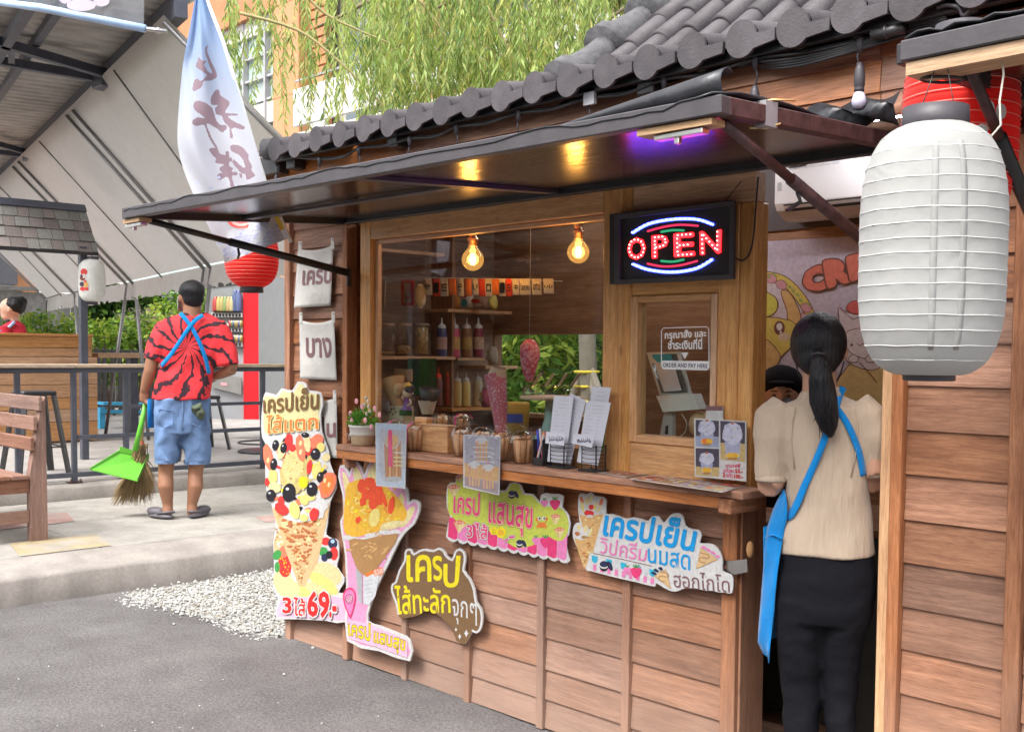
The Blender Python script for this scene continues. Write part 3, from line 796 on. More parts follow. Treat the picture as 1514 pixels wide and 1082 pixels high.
# second, smaller flap over the next opening at the right edge
flap2 = thing('window_flap', None, None, (-1.15, FY, 2.13)); flap2.parent = kiosk; flap2.location = (3.9, 0, 2.13)
A, B = Vector((-1.14, 2.10, 2.110)), Vector((-.35, 2.10, 2.116)); A2, B2 = Vector((-1.14, FY - .03, 2.13)), Vector((-.35, FY - .03, 2.13))
MB().prism([A + U * .01, B + U * .01, B2 + U * .01, A2 + U * .01], (0, 0, .012), m_under).build('flap_panel', flap2)
for a, b, m_ in ((A, B, m_frm), (A2, B2, m_blk), (A, A2, m_blk), (B, B2, m_blk)):
 mb = MB(); mb.beam(a, b, .036, .042, m_, bev=.003); mb.build('frame_bar', flap2)
mb = MB(); mb.beam(A + Vector((.01, .03, -.036)), A + Vector((.26, .03, -.034)), .08, .026, wood('raw_wood', (), (), 'X')); mb.build('wood_block', flap2)
rows = [[lerp(A, B, j / 30) + Vector((0, i * .1, .03 + .012 * abs(math.sin(j * 1.1)) + .01 * (i == 1))) for j in range(31)] for i in range(9)]
MB().sheet(rows, m_tarp, thick=.004).build('tarpaulin', flap2)
mb = MB(); p, q = A + Vector((.17, .08, -.06)), Vector((-1.30, FY - .03, 1.66))
p, q = onY(1432, 95, 2.2), onY(1560, 400, 2.95)
mb.tube([p, lerp(p, q, .35)], .012, m_rust, 10); mb.tube([lerp(p, q, .3), q], .017, m_blk, 10); mb.box(p + Vector((-.05, -.02, -.005)), p + Vector((.05, .02, .02)), m_metal, .003)
mb.build('strut', flap2)
mb = MB(); c_ = onY(1393, 118, 2.15); mb.tube([c_ + Vector((.042 * math.cos(k * .4), .042 * math.sin(k * .4) * .8, -.005 * math.cos(k * .4))) for k in range(16)], .0035, m_blk, 6, closed=True); mb.build('hanging_ring', flap2)
mb = MB(); mb.tube([onY(*q, 2.12) for q in [(1481, 82), (1484, 110), (1478, 150), (1480, 185), (1465, 203), (1452, 200)]], .0022, plain('string', (.62, .58, .5), .9), 5); mb.build('cord', flap2)
# crumpled black plastic over the doorway
rows = []; rp = random.Random(3)
for i in range(9):
 row = []
 for j in range(28):
  u = j / 27; v_ = i / 8
  row.append((-2.16 + .62 * u, 2.83 - .04 * math.sin(v_ * math.pi) - .012 * rp.random(), 2.135 + .09 * v_ * (1 - .2 * u) + .012 * math.sin(u * 30 + v_ * 9) + .006 * rp.random()))
 rows.append(row)
MB().sheet(rows, m_tarp).build('black_plastic_sheet', kiosk)

# FOOD COURT SIDE (left)
m_navy = plain('navy_steel', (.075, .08, .105), .45, var=.2, bmp=0, rnd=.08)
W_DECK = lambda ax='X': wood('decking_' + ax, (.38, .19, .09), (.62, .36, .19), ax, .5, rnd=.1, stain=.3)
W_BEN = lambda ax='X': wood('bench_wood_' + ax, (.20, .105, .075), (.36, .20, .145), ax, .6, rnd=.08, stain=.3)
W_TOP = lambda ax='X': wood('pale_rail_wood_' + ax, (.42, .32, .23), (.62, .50, .38), ax, .7)

# railing with a plank counter on top
RX = -9.70
rl = thing('railing', 'dark steel railing with a pale plank top behind the man with the broom', 'railing', (RX, 4.2, .34))
for yy in (.4, 1.6, 2.80, 3.275 - .0, 3.735, 4.19, 5.545, 6.6, 7.8):
 MB().box((RX - .02, yy - .021, .345), (RX + .02, yy + .021, 1.31), m_navy, .002).build('post', rl)
 MB().box((RX - .05, yy - .055, .339), (RX + .05, yy + .055, .346), m_rust).build('base_plate', rl)
 for s in (-1, 1):
  b = MB(); b.lathe([(0, .028), (.006, .026), (.009, .012), (.012, 0)], m_rust, (RX + .03, yy + s * .042, .346), 6); b.build('bolt', rl)
for yy, y2 in ((.4, 3.735), (3.735, 8.2)):
 MB().box((RX - .021, yy, .385), (RX + .021, y2 - .001, .425), m_navy, .002).build('lower_rail', rl)
 MB().box((RX - .021, yy, 1.285), (RX + .021, y2 - .001, 1.325), m_navy, .002).build('upper_rail', rl)
 MB().box((RX - .18, yy, 1.326), (RX + .06, y2 - .004, 1.356), W_TOP('Y'), .003).build('top_plank', rl)
MB().box((RX - .018, 3.76, .71), (RX + .018, 8.2, .745), m_navy, .002).build('middle_rail', rl)
MB().box((RX - .018, 4.2, .965), (RX + .018, 8.2, .995), m_navy, .002).build('middle_rail', rl)

# slatted bench, seen from its end
bn = thing('slatted_bench', 'brown painted wooden bench with a slatted back at the left edge of the pavement', 'bench', (-7.65, 2.5, WZ))
BX = -7.62
def bpx(px, py, X): return onX(px, py, X)
mb = MB()
pts = [bpx(46, 797, BX), bpx(71, 794, BX), bpx(67, 586, BX), bpx(61, 586, BX), bpx(55, 640, BX), bpx(46, 700, BX)]
z0_ = WZ
a = bpx(46, 797, BX); bq = bpx(71, 794, BX)
end_y0, end_y1 = a.y, bq.y
prof_l = [(end_y0, z0_), (end_y1, z0_), (bpx(67, 586, BX).y, bpx(67, 586, BX).z), (bpx(61, 600, BX).y, bpx(61, 600, BX).z), (end_y0, bpx(46, 700, BX).z)]
for X_, nm in ((BX, 'end_leg'), (BX - 1.45, 'end_leg')):
 mb = MB(); mb.prism([(X_, y_, z_) for y_, z_ in prof_l], (-.07, 0, 0), W_BEN('Z')); mb.build(nm, bn)
ya = end_y0
# back slats (long direction X)
for (p1, p2, p3) in (((61, 586), (58, 607), 0), ((53, 615), (50, 636), 0), ((49, 646), (46, 666), 0)):
 q1, q2 = bpx(*p1, BX), bpx(*p2, BX)
 mb = MB(); mb.box((BX - 1.62, q1.y - .028, q2.z), (BX + .03, q1.y - .003, q1.z), W_BEN('X'), .004); mb.build('back_slat', bn)
zs = bpx(44, 702, BX).z
for k in range(4):
 mb = MB(); mb.box((BX - 1.6, ya - .12 - .115 * k, zs - .028), (BX + .01, ya - .012 - .115 * k, zs), W_BEN('X'), .004); mb.build('seat_slat', bn)
mb = MB(); mb.box((BX - .06, ya - .48, zs - .12), (BX - .015, ya - .001, zs - .03), W_BEN('Y'), .003); mb.build('apron_rail', bn)
mb = MB(); mb.box((BX - .06, ya - .48, .34), (BX - .015, ya - .001, .42), W_BEN('Y'), .003); mb.build('stretcher', bn)
for X_ in (BX, BX - 1.45):
 mb = MB(); mb.box((X_ - .07, ya - .56, WZ), (X_, ya - .485, zs - .03), W_BEN('Z'), .003); mb.build('front_leg', bn)

# decked counter and the stall roof above it
ctp = onZ(145, 652, .34); cx_ = ctp.x
ctr = thing('plank_counter', 'golden plank clad counter behind the railing on the left', 'counter', (cx_, ctp.y, .34))
zt = onX(139, 498, cx_).z
cuts = [zt, onX(139, 515, cx_).z, onX(139, 528, cx_).z, onX(142, 551, cx_).z, onX(142, 568, cx_).z, onX(142, 587, cx_).z, onX(142, 604, cx_).z, onX(142, 622, cx_).z, .36]
for i in range(len(cuts) - 1):
 y1 = ctp.y - (.06 if i < 2 else 0.0)
 mb = MB(); mb.box((cx_ - .02, ctp.y - 4.2, cuts[i + 1] + .004), (cx_, y1, cuts[i] - .002), W_DECK('Y'), .003); mb.build('plank', ctr)
 mb = MB(); mb.box((cx_ - .9, y1 - .02, cuts[i + 1] + .004), (cx_ - .0205, y1, cuts[i] - .002), W_DECK('X'), .003); mb.build('plank', ctr)
MB().box((cx_ - .95, ctp.y - 4.2, zt), (cx_ + .02, ctp.y - .05, zt + .03), W_DECK('Y'), .003).build('counter_top', ctr)
MB().box((cx_ - .85, ctp.y - 4.1, .34), (cx_ - .03, ctp.y - .08, zt - .05), W_INT('Z')).build('carcass', ctr)
# little bench or ledge beside it
mb = MB(); mb.box((cx_ - .6, ctp.y + .05, onX(150, 522, cx_).z - .06), (cx_ - .1, ctp.y + .75, onX(150, 522, cx_).z), W_DECK('Y'), .004); mb.build('side_ledge', ctr)
MB().box((cx_ - .55, ctp.y + .62, .34), (cx_ - .45, ctp.y + .72, onX(150, 522, cx_).z - .0605), m_navy).build('ledge_leg', ctr)

# shingled stall roof
RSX = -11.6
m_sh = [plain('shingle_grey', (.22, .215, .20), .95, var=.25, scale=60, bmp=.6, bscale=150, rnd=.15), plain('shingle_brown', (.20, .17, .16), .95, var=.25, scale=60, bmp=.6, bscale=150, rnd=.15)]
sr = thing('shingle_canopy', 'grey shingled canopy slope of the neighbouring stall at the far left', 'roof', (RSX, 4, 2.2))
TL, TR = onX(-60, 288, RSX - .5), onX(125, 305, RSX - .5); BLr, BRr = onX(-60, 361, RSX), onX(145, 374, RSX)
nrow = 4
rnds = random.Random(9)
nrm_s = (TR - TL).cross(BLr - TL).normalized()
if nrm_s.x < 0: nrm_s = -nrm_s
for i in range(nrow):
 v0, v1 = .13 + .87 * i / nrow, .13 + .87 * (i + 1) / nrow
 u = -.1 if i % 2 else 0
 while u < 1:
  u2 = min(1., u + rnds.choice([.09, .11, .12])); ua = max(0, u)
  if u2 - ua > .02:
   def q(uu, vv, lift=0): return lerp(lerp(TL, TR, uu), lerp(BLr, BRr, uu), vv) + nrm_s * lift
   lf = .012 + (.008 if rnds.random() < .45 else 0)
   mb = MB(); a = [q(ua + .002, v0, .004), q(u2 - .002, v0, .004), q(u2 - .002, v1 + .01, lf), q(ua + .002, v1 + .01, lf)]
   mb.prism(a, -nrm_s * .006, m_sh[rnds.random() < .35]); mb.build('shingle', sr)
  u = u2
mb = MB(); mb.prism([TL, TR, BRr, BLr], -nrm_s * .03, m_blk); mb.build('roof_deck', sr)
mb = MB(); mb.prism([TL + nrm_s * .01, TR + nrm_s * .01, lerp(TR, BRr, .15) + nrm_s * .012, lerp(TL, BLr, .15) + nrm_s * .012], nrm_s * .01, m_navy); mb.build('ridge_strip', sr)
mb = MB(); mb.beam(BLr - U * .015, BRr - U * .015, .03, .03, m_blk); mb.build('eave_strip', sr)
pt = onX(122, 372, RSX - .05)
MB().box((RSX - .09, pt.y - .035, .34), (RSX - .02, pt.y + .035, pt.z + .05), m_navy, .003).build('post', sr)

# paper lanterns
def lantern(name, label, c, r, h, mt, dark, ribs=18, cap=.42, squash=2.6, bot=.42, rib_amp=.03):
 c = Vector(c); t = thing(name, label, 'lantern', c - Vector((0, 0, h / 2)))
 prof = []; n = ribs * 4
 for i in range(n + 1):
  u = i / n * 2 - 1
  rr = r * max(0, (1 - abs(u) ** squash)) ** (1 / squash)
  lim = r * (bot if u < 0 else cap)
  rr = max(rr, lim)
  rr *= 1 - rib_amp * abs(math.sin(math.pi * ribs * i / n)) ** 1 * 1.0 + rib_amp * .5
  prof.append((rr, u * h / 2))
 mb = MB(); mb.lathe(prof, mt, c, 40); mb.build('paper_shade', t)
 for s, k in ((1, cap), (-1, bot)):
  rr = r * k; mb = MB(); z_ = s * h / 2
  mb.lathe([(rr * 1.02, z_ - s * .012 * h / .4), (rr * 1.04, z_ + s * .035 * h / .5), (rr * .95, z_ + s * .035 * h / .5), (rr * .93, z_)] + ([(0, z_)] if s < 0 else []), dark, c, 32); mb.build('rim', t)
 return t
m_lw = cloth('white_lantern_cloth', (.51, .51, .495), translucent=.45, wrinkle=.25, wscale=10)
m_lr = cloth('red_lantern_cloth', (.85, .045, .035), translucent=.4, wrinkle=.1)
m_rib = plain('white_seam', (.66, .66, .64), .6, rnd=0, bmp=0)
m_ribr = plain('pale_red_seam', (.9, .25, .2), .6, rnd=0, bmp=0)
def seams(t, c, r, h, ribs, squash, cap, m, n=40, th=.0012, verticals=()):
 c = Vector(c)
 for i in range(ribs):
  u = (i + .5) / ribs * 2 - 1 ; rr = r * max(0, (1 - abs(u) ** squash)) ** (1 / squash)
  if rr < r * cap: continue
  mb = MB(); tilt = .01 * math.sin(i * 1.7); ph = i * .9
  mb.tube([c + Vector((rr * 1.012 * math.cos(k * 2 * math.pi / n), rr * 1.012 * math.sin(k * 2 * math.pi / n), u * h / 2 + r * tilt * math.cos(k * 2 * math.pi / n + ph))) for k in range(n)], th, m, 5, closed=True)
  mb.build('wire_rib', t)
# big white lantern in front of the doorway
cw = onD(1378, 371, 2.2); rW = 105 / FPX * 2.2; hW = (554 - 188) / FPX * 2.2
tw = thing('white_lantern', 'large plain white fabric lantern hanging in front of the doorway', 'lantern', cw - Vector((0, 0, hW / 2)))
SQ = 3.0
mb = MB(); n_ = 160; prof = []; RIB = 17
for i in range(n_ + 1):
 u = i / n_ * 2 - 1
 e = abs(u); sq = 3.6 if u < 0 else 3.3
 rr = rW * max(0., (1 - (e * .985) ** sq)) ** (1 / sq)
 rr = max(rr, rW * (.37 if u < 0 else .44))
 ph = (u * .5 + .5) * RIB
 rr *= 1 - .006 * abs(math.sin(math.pi * ph))
 prof.append((rr, u * hW / 2))
mb.lathe(prof, m_lw, cw, 64, mod=lambda t, h: 1 + .003 * math.sin(t * 17 + h * 30)); mb.build('fabric_shade', tw)
for i in range(1, RIB):
 u = i / RIB * 2 - 1; e = abs(u); sq = 3.6 if u < 0 else 3.3
 rr = rW * max(0., (1 - (e * .985) ** sq)) ** (1 / sq)
 if rr < rW * .46: continue
 mb = MB(); tl = random.uniform(-.0015, .0015); ph = random.uniform(0, 6)
 mb.tube([cw + Vector((rr * 1.003 * math.cos(k * math.pi / 24), rr * 1.003 * math.sin(k * math.pi / 24), u * hW / 2 + tl * math.sin(k * math.pi / 24 + ph) + .0006 * math.sin(k * 1.1 + ph))) for k in range(48)], .0008, m_rib, 5, closed=True); mb.build('wire_rib', tw)
for az in (-62, -40, 140):
 mb = MB(); a = R(az); pts = []
 for i in range(4, 37):
  u = i / 20 - 1; sq = 3.6 if u < 0 else 3.3; rr = max(rW * .45, rW * max(0., (1 - (abs(u) * .985) ** sq)) ** (1 / sq)) * 1.002
  pts.append([cw + Vector((rr * math.cos(a + s), rr * math.sin(a + s), u * hW / 2)) for s in (-.045, 0, .045)])
 mb.sheet(pts, m_lw, thick=.0008); mb.build('seam_strip', tw)
m_cap = plain('grey_rim', (.055, .05, .058), .5)
for s, k in ((1, .44), (-1, .37)):
 rr = rW * k; z_ = s * hW / 2; mb = MB()
 if s > 0: mb.lathe([(rr * 1.0, z_ - .008), (rr * 1.04, z_ - .004), (rr * 1.02, z_ + .034), (rr * .97, z_ + .034), (rr * .95, z_ - .008)], m_cap, cw, 40)
 else: mb.lathe([(rr * .98, z_ + .02), (rr * 1.0, z_ + .018), (rr * .97, z_ - .010), (rr * .90, z_ - .012), (rr * .4, z_ - .008), (0, z_ - .008)], m_cap, cw, 40)
 mb.build('rim', tw)
mb = MB(); mb.lathe([(0, -.010), (.02, -.008), (.022, 0)], m_cap, cw - Vector((0, 0, hW / 2)), 14); mb.build('bottom_knob', tw)
mb = MB()
for dx in (-.028, .028): mb.tube([cw + Vector((dx * 1.6, 0, hW / 2)), cw + Vector((dx * .3, .02, hW / 2 + .13))], .0012, m_blk, 4)
mb.tube([cw + Vector((-rW * .44, 0, hW / 2)), cw + Vector((rW * .44, 0, hW / 2))], .0015, m_blk, 4); mb.build('hanger_wire', tw)
# red lantern behind the white one
cr = onD(1419, 190, 2.62); rR = .135; hR = .34
tr_ = lantern('red_lantern', 'red paper lantern with white flower print, half hidden behind the big white one', cr, .131, .42, m_lr, m_cap, ribs=16, cap=.45, squash=3.4)
seams(tr_, cr, .131, .42, 16, 3.4, .45, m_ribr, th=.0014)
mb = MB(); vdir = (CAM - cr).normalized()
def on_lantern(px, py, c, r, push=1.012):
 """front point of an upright drum of radius r about c, on the ray of a photo pixel"""
 d = ray(px, py); o = CAM - c; A_ = d.x ** 2 + d.y ** 2; B_ = 2 * (d.x * o.x + d.y * o.y); C_ = o.x ** 2 + o.y ** 2 - (r * push) ** 2
 D_ = B_ * B_ - 4 * A_ * C_
 if D_ < 0: D_ = 0
 return CAM + d * ((-B_ - math.sqrt(D_)) / (2 * A_))
def disc_on(mb, px, py, rx, ry, c, r, m, push=1.012, n=14):
 pts = [on_lantern(px + rx * math.cos(2 * math.pi * k / n), py + ry * math.sin(2 * math.pi * k / n), c, r, push) for k in range(n)]
 ctr_ = on_lantern(px, py, c, r, push); mb.add([ctr_] + pts, [(0, 1 + (k + 1) % n, 1 + k) for k in range(n)], m)
pw, po, pd = plain('print_white', (.85, .82, .78), .7, rnd=0, bmp=0), plain('print_orange', (.75, .42, .12), .7, rnd=0, bmp=0), plain('print_brown', (.25, .08, .05), .7, rnd=0, bmp=0)
for (x, y, a, b_) in ((1462, 160, 9, 12), (1470, 182, 12, 13), (1452, 192, 9, 9), (1480, 165, 8, 12)): disc_on(mb, x, y, a, b_, cr, .131, pw, 1.02)
for (x, y) in ((1470, 172), (1462, 186), (1478, 185)): disc_on(mb, x, y, 3, 3, cr, .131, po, 1.03)
for (x, y, a) in ((1472, 212, 9), (1476, 224, 7), (1466, 222, 6)): disc_on(mb, x, y, a, a, cr, .131, po, 1.02); disc_on(mb, x, y, a * .6, a * .6, cr, .131, pd, 1.03); disc_on(mb, x, y, a * .35, a * .35, cr, .131, po, 1.04)
mb.build('flower_print', tr_)
# small white lantern at the stall
cs2 = onX(136, 415, RSX - .02); sc2 = (cs2 - CAM).dot(fw) / FPX
ts = lantern('small_white_lantern', 'small white paper lantern with a red figure print hanging at the stall post', cs2, 19 * sc2, 62 * sc2, plain('pale_lantern_paper', (.80, .80, .76), .7, bmp=0), m_cap, ribs=22, cap=.5, squash=4, rib_amp=.012)
mb = MB(); r_ = 19 * sc2
pr, pb = plain('print_red', (.70, .06, .06), .7, rnd=0, bmp=0), plain('print_dark', (.08, .05, .09), .7, rnd=0, bmp=0)
for (x, y, a, b_, m_) in ((124, 402, 5, 5, pr), (122, 411, 4, 4, pd), (124, 408, 3, 3, pw), (121, 420, 3.5, 3.5, pb), (127, 421, 3.5, 4, po), (122, 427, 4, 3, pr), (128, 427, 3, 2.5, pr), (126, 416, 2, 2, pr), (120, 408, 1.5, 2.5, pb)): disc_on(mb, x, y, a, b_, cs2, r_, m_, 1.03)
mb.build('figure_print', ts)
mb = MB(); mb.tube([cs2 + Vector((0, 0, 31 * sc2)), cs2 + Vector((0, 0, 44 * sc2))], .004, m_blk, 5); mb.build('hook', ts)
# red lantern under the flap at the kiosk's left end
cl = onD(372, 380, 6.25); sc3 = (cl - CAM).dot(fw) / FPX
tl_ = lantern('red_lantern', 'glowing red paper lantern with dark bottom rim hanging beside the kiosk at its left end', cl, 39 * sc3, 92 * sc3, m_lr, m_cap, ribs=17, cap=.4, squash=2.6, bot=.42)
seams(tl_, cl, 39 * sc3, 92 * sc3, 17, 2.6, .42, m_ribr, th=.0012)
mb = MB(); mb.tube([cl + Vector((0, 0, 46 * sc3)), cl + Vector((0, 0, 46 * sc3 + .35))], .004, m_blk, 5); mb.build('hanger_wire', tl_)

# tall printed flag
m_flag, t_, b_ = new_mat('flag_cloth')
tc = N(t_, 'ShaderNodeTexCoord'); sx = N(t_, 'ShaderNodeSeparateXYZ'); L(t_, tc.outputs['Object'], sx.inputs[0])
mr = N(t_, 'ShaderNodeMapRange'); mr.inputs[1].default_value = -1.05; mr.inputs[2].default_value = .1; L(t_, sx.outputs['Z'], mr.inputs[0])
c = ramp(t_, mr.outputs[0], [(0, (.58, .58, .63)), (.45, (.56, .58, .66)), (.8, (.33, .45, .68)), (1, (.24, .38, .66))])
L(t_, c, b_.inputs['Base Color']); b_.inputs['Roughness'].default_value = .85
tl = N(t_, 'ShaderNodeBsdfTranslucent'); L(t_, c, tl.inputs[0]); mx = N(t_, 'ShaderNodeMixShader'); mx.inputs[0].default_value = .4
L(t_, b_.outputs[0], mx.inputs[1]); L(t_, tl.outputs[0], mx.inputs[2]); L(t_, mx.outputs[0], t_.nodes['Material Output'].inputs[0])
DF = 5.0
fl_t = thing('banner_flag', 'tall pale blue and white banner with purple characters leaning on its pole beside the roof', 'flag', onD(300, 10, DF))
left = [(293, -30), (281, 40), (272, 85), (267, 130), (263, 180), (263, 215), (271, 250), (287, 290), (302, 322), (318, 355), (333, 389)]
right = [(296, -30), (316, 30), (328, 62), (339, 95), (351, 130), (362, 165), (373, 200), (383, 232), (392, 272), (408, 312), (428, 352)]
lc = smoothc([Vector((x, y, 0)) for x, y in left], 3, False); rc = smoothc([Vector((x, y, 0)) for x, y in right], 3, False)
nl = len(lc)
def flag_pt(u, v, lift=0):
 i = min(nl - 1.001, max(0, v * (nl - 1))); k = int(i); f_ = i - k
 a = lc[k] * (1 - f_) + lc[k + 1] * f_; b = rc[k] * (1 - f_) + rc[k + 1] * f_
 p = a * (1 - u) + b * u
 fold = .035 * math.sin(u * 7 + v * 6) * (1 - u * .6) + .02 * math.sin(u * 15 - v * 9) * (1 - u)
 return onD(p.x, p.y, DF + fold - lift)
mb = MB(); mb.tube([onD(282, -60, DF + .01), onD(330, 62, DF + .01), onD(393, 272, DF + .02), onD(430, 358, DF + .02)], .009, plain('white_pole', (.7, .7, .68), .4), 8); mb.build('pole', fl_t)
m_ink = plain('purple_ink', (.22, .15, .18), .8, rnd=0, bmp=0, var=.05)
m_wh = plain('print_white2', (.60, .60, .64), .8, rnd=0, bmp=0, var=.03)
STR = [[(207, 75), (220, 68), (215, 95), (235, 150), (262, 205), (270, 245), (240, 265), (195, 270), (185, 300), (150, 325), (133, 320), (140, 270), (160, 255), (178, 268), (212, 238), (200, 222), (152, 188), (160, 155), (170, 132), (185, 150), (212, 157), (198, 176), (222, 215), (243, 222), (228, 180), (205, 110)],
   [(262, 320), (285, 322), (290, 350), (335, 380), (343, 400), (325, 430), (320, 450), (385, 455), (385, 465), (332, 470), (380, 505), (425, 525), (422, 545), (372, 535), (352, 545), (362, 590), (345, 590), (340, 535), (310, 500), (300, 470), (265, 455), (260, 425), (275, 405), (243, 405), (235, 370)],
   [(140, 395), (165, 380), (210, 395), (245, 425), (262, 480), (285, 515), (320, 520), (325, 540), (300, 560), (278, 545), (240, 520), (212, 515), (240, 590), (275, 650), (262, 650), (225, 590), (198, 520), (160, 525), (133, 515), (135, 490), (165, 475), (203, 480), (165, 450), (140, 425)],
   [(225, 660), (245, 648), (275, 655), (285, 680), (320, 690), (318, 670), (338, 672), (340, 700), (355, 705), (355, 725), (340, 730), (342, 755), (360, 765), (355, 785), (385, 785), (385, 805), (355, 808), (370, 870), (350, 880), (335, 815), (290, 830), (275, 828), (275, 800), (300, 790), (285, 775), (290, 755), (315, 745), (262, 735), (265, 712), (245, 690)],
   [(350, 635), (385, 632), (420, 650), (450, 690), (450, 715), (470, 750), (468, 775), (488, 805), (470, 820), (440, 828), (430, 800), (405, 790), (385, 765), (360, 735), (365, 715), (405, 750), (430, 760), (420, 720), (395, 690), (360, 672), (347, 655)],
   [(398, 795), (412, 797), (414, 820), (404, 818)]]
m_wave = plain('print_wave_blue', (.42, .45, .66), .8, rnd=0, bmp=0); m_fr = plain('print_fish_red', (.80, .10, .08), .8, rnd=0, bmp=0); m_yl = plain('print_yellow', (.85, .62, .08), .8, rnd=0, bmp=0); m_pu = plain('print_violet', (.30, .24, .52), .8, rnd=0, bmp=0); m_pk = plain('print_pink', (.9, .45, .42), .8, rnd=0, bmp=0)
FM = [m_flag, m_ink, m_fr, m_pk, m_pu, m_yl, m_wave, m_wh]
NU, NV = 110, 300
vv = np.arange(NV + 1) / NV; ii = np.clip(vv * (nl - 1), 0, nl - 1.001); kk = ii.astype(int); ff = (ii - kk)[:, None]
LA, RA = np.array([(p.x, p.y) for p in lc]), np.array([(p.x, p.y) for p in rc]); La = LA[kk] * (1 - ff) + LA[kk + 1] * ff; Ra = RA[kk] * (1 - ff) + RA[kk + 1] * ff; uu = np.arange(NU + 1) / NU
PX = La[:, None, :] * (1 - uu)[None, :, None] + Ra[:, None, :] * uu[None, :, None]; UU, VV = np.meshgrid(uu, vv)
mt_ = np.zeros(UU.shape, int)
for st_ in STR:
 q = np.array([(250 + p.x * 190 / 732, 50 + p.y * 240 / 924) for p in smoothc([Vector((x, y, 0)) for x, y in st_], 3)]); ins = np.zeros(UU.shape, bool)
 for (x0, y0_), (x1, y1_) in zip(q, np.roll(q, -1, 0)):
  if y0_ != y1_: ins ^= ((y0_ > PX[..., 1]) != (y1_ > PX[..., 1])) & (PX[..., 0] < (x1 - x0) * (PX[..., 1] - y0_) / (y1_ - y0_) + x0)
 mt_[ins] = 1
def fd(u, v, ru, rv, k, w=0.): mt_[((UU - u) / ru) ** 2 + ((VV - v) / rv) ** 2 < 1 + w * np.sin(UU * 60) * np.sin(VV * 300)] = k
fd(.62, .86, .34, .05, 2); fd(.60, .865, .27, .036, 3); fd(.60, .865, .22, .028, 2); fd(.58, .875, .12, .014, 3)
for k in range(13): fd(.34 + .045 * k, .845 + .02 * math.sin(k * .25), .014, .005, 7)
fd(.93, .87, .08, .05, 4); fd(.95, .93, .06, .03, 5)
for k in range(7): fd(.9 + .02 * (k % 3), .84 + .01 * k, .012, .003, 7)
mt_[(VV > .90 + .012 * np.sin(UU * 17)) & (UU < .93)] = 7
for k in range(60): fd(.05 + .84 * ((k * .618) % 1), .915 + .08 * ((k * .37) % 1), .05, .006, 6, .5); fd(.07 + .82 * ((k * .618) % 1), .917 + .08 * ((k * .37) % 1), .032, .003, 7)
for (x_, y_) in ((291, 270), (311, 278), (323, 262)): mt_[np.hypot(PX[..., 0] - x_, PX[..., 1] - y_) < 2.2] = 6
mb = MB(); rows = [[flag_pt(j / NU, i / NV) for j in range(NU + 1)] for i in range(NV + 1)]; mb.sheet(rows, m_flag)
mb.mats = FM; mb.m = [int(mt_[i, j]) for i in range(NV) for j in range(NU)]; mb.build('flag_cloth', fl_t)

# shed roof and tent
ZB = 3.9
b0p, b1p = onZ(-58, 321, ZB), onZ(268, 8, ZB)
e_b = (b1p - b0p).normalized(); n_b = Vector((e_b.y, -e_b.x, 0))
if n_b.dot(CAM - b0p) < 0: n_b = -n_b
m_zinc = plain('zinc_sheet', (.33, .32, .31), .5, .3, var=.3, scale=3., bmp=.1, rnd=0)
shed = thing('shed_roof', 'corrugated metal shed roof on dark steel trusses over the upper left corner', 'roof', b1p)
rows = [[], []]; ln = (b1p - b0p).length + 1
k = int(ln / .03)
EXT = max(n_b.dot(onZ(-25, -25, ZB + .1) - b0p), n_b.dot(onZ(150, -25, ZB + .1) - b0p)) + .15
for j in range(k + 1):
 s_ = j * .03 - 1; base = b0p + e_b * s_ + U * (.10 + .016 * (1 if (j // 2) % 3 == 0 else -.6))
 rows[0].append(base - n_b * .05); rows[1].append(base + n_b * EXT)
MB().sheet(rows, m_zinc, smooth=False).build('corrugated_sheet', shed)
mb = MB(); mb.beam(b0p - e_b * 1 + U * .0, b1p, .09, .17, m_navy); mb.build('main_beam', shed)
for s_ in (.0, .34, .62, .86):
 p = lerp(b0p, b1p, s_)
for a, b, w in (((-60, 45), (158, 110), .07), ((-60, 80), (158, 118), .07), ((62, -20), (-10, 95), .07), ((-60, 197), (56, 230), .06), ((-60, 218), (56, 232), .06), ((17, 70), (17, 90), .05)):
 mb = MB(); mb.beam(onZ(*a, ZB - .02), onZ(*b, ZB - .02), w, w, m_navy); mb.build('truss_bar', shed)
for q in ((163, 114), (52, 226)):
 mb = MB(); c_ = onZ(*q, ZB - .03); mb.box(c_ + Vector((-.16, -.10, -.10)), c_ + Vector((.06, .10, .06)), m_navy, .01); mb.build('gusset', shed)
for t0 in (.5,):
 mb = MB(); p = b0p + n_b * EXT * t0; mb.beam(p - e_b * 1. + U * .06, p + e_b * (ln - 1) + U * .06, .06, .06, m_navy); mb.build('purlin', shed)
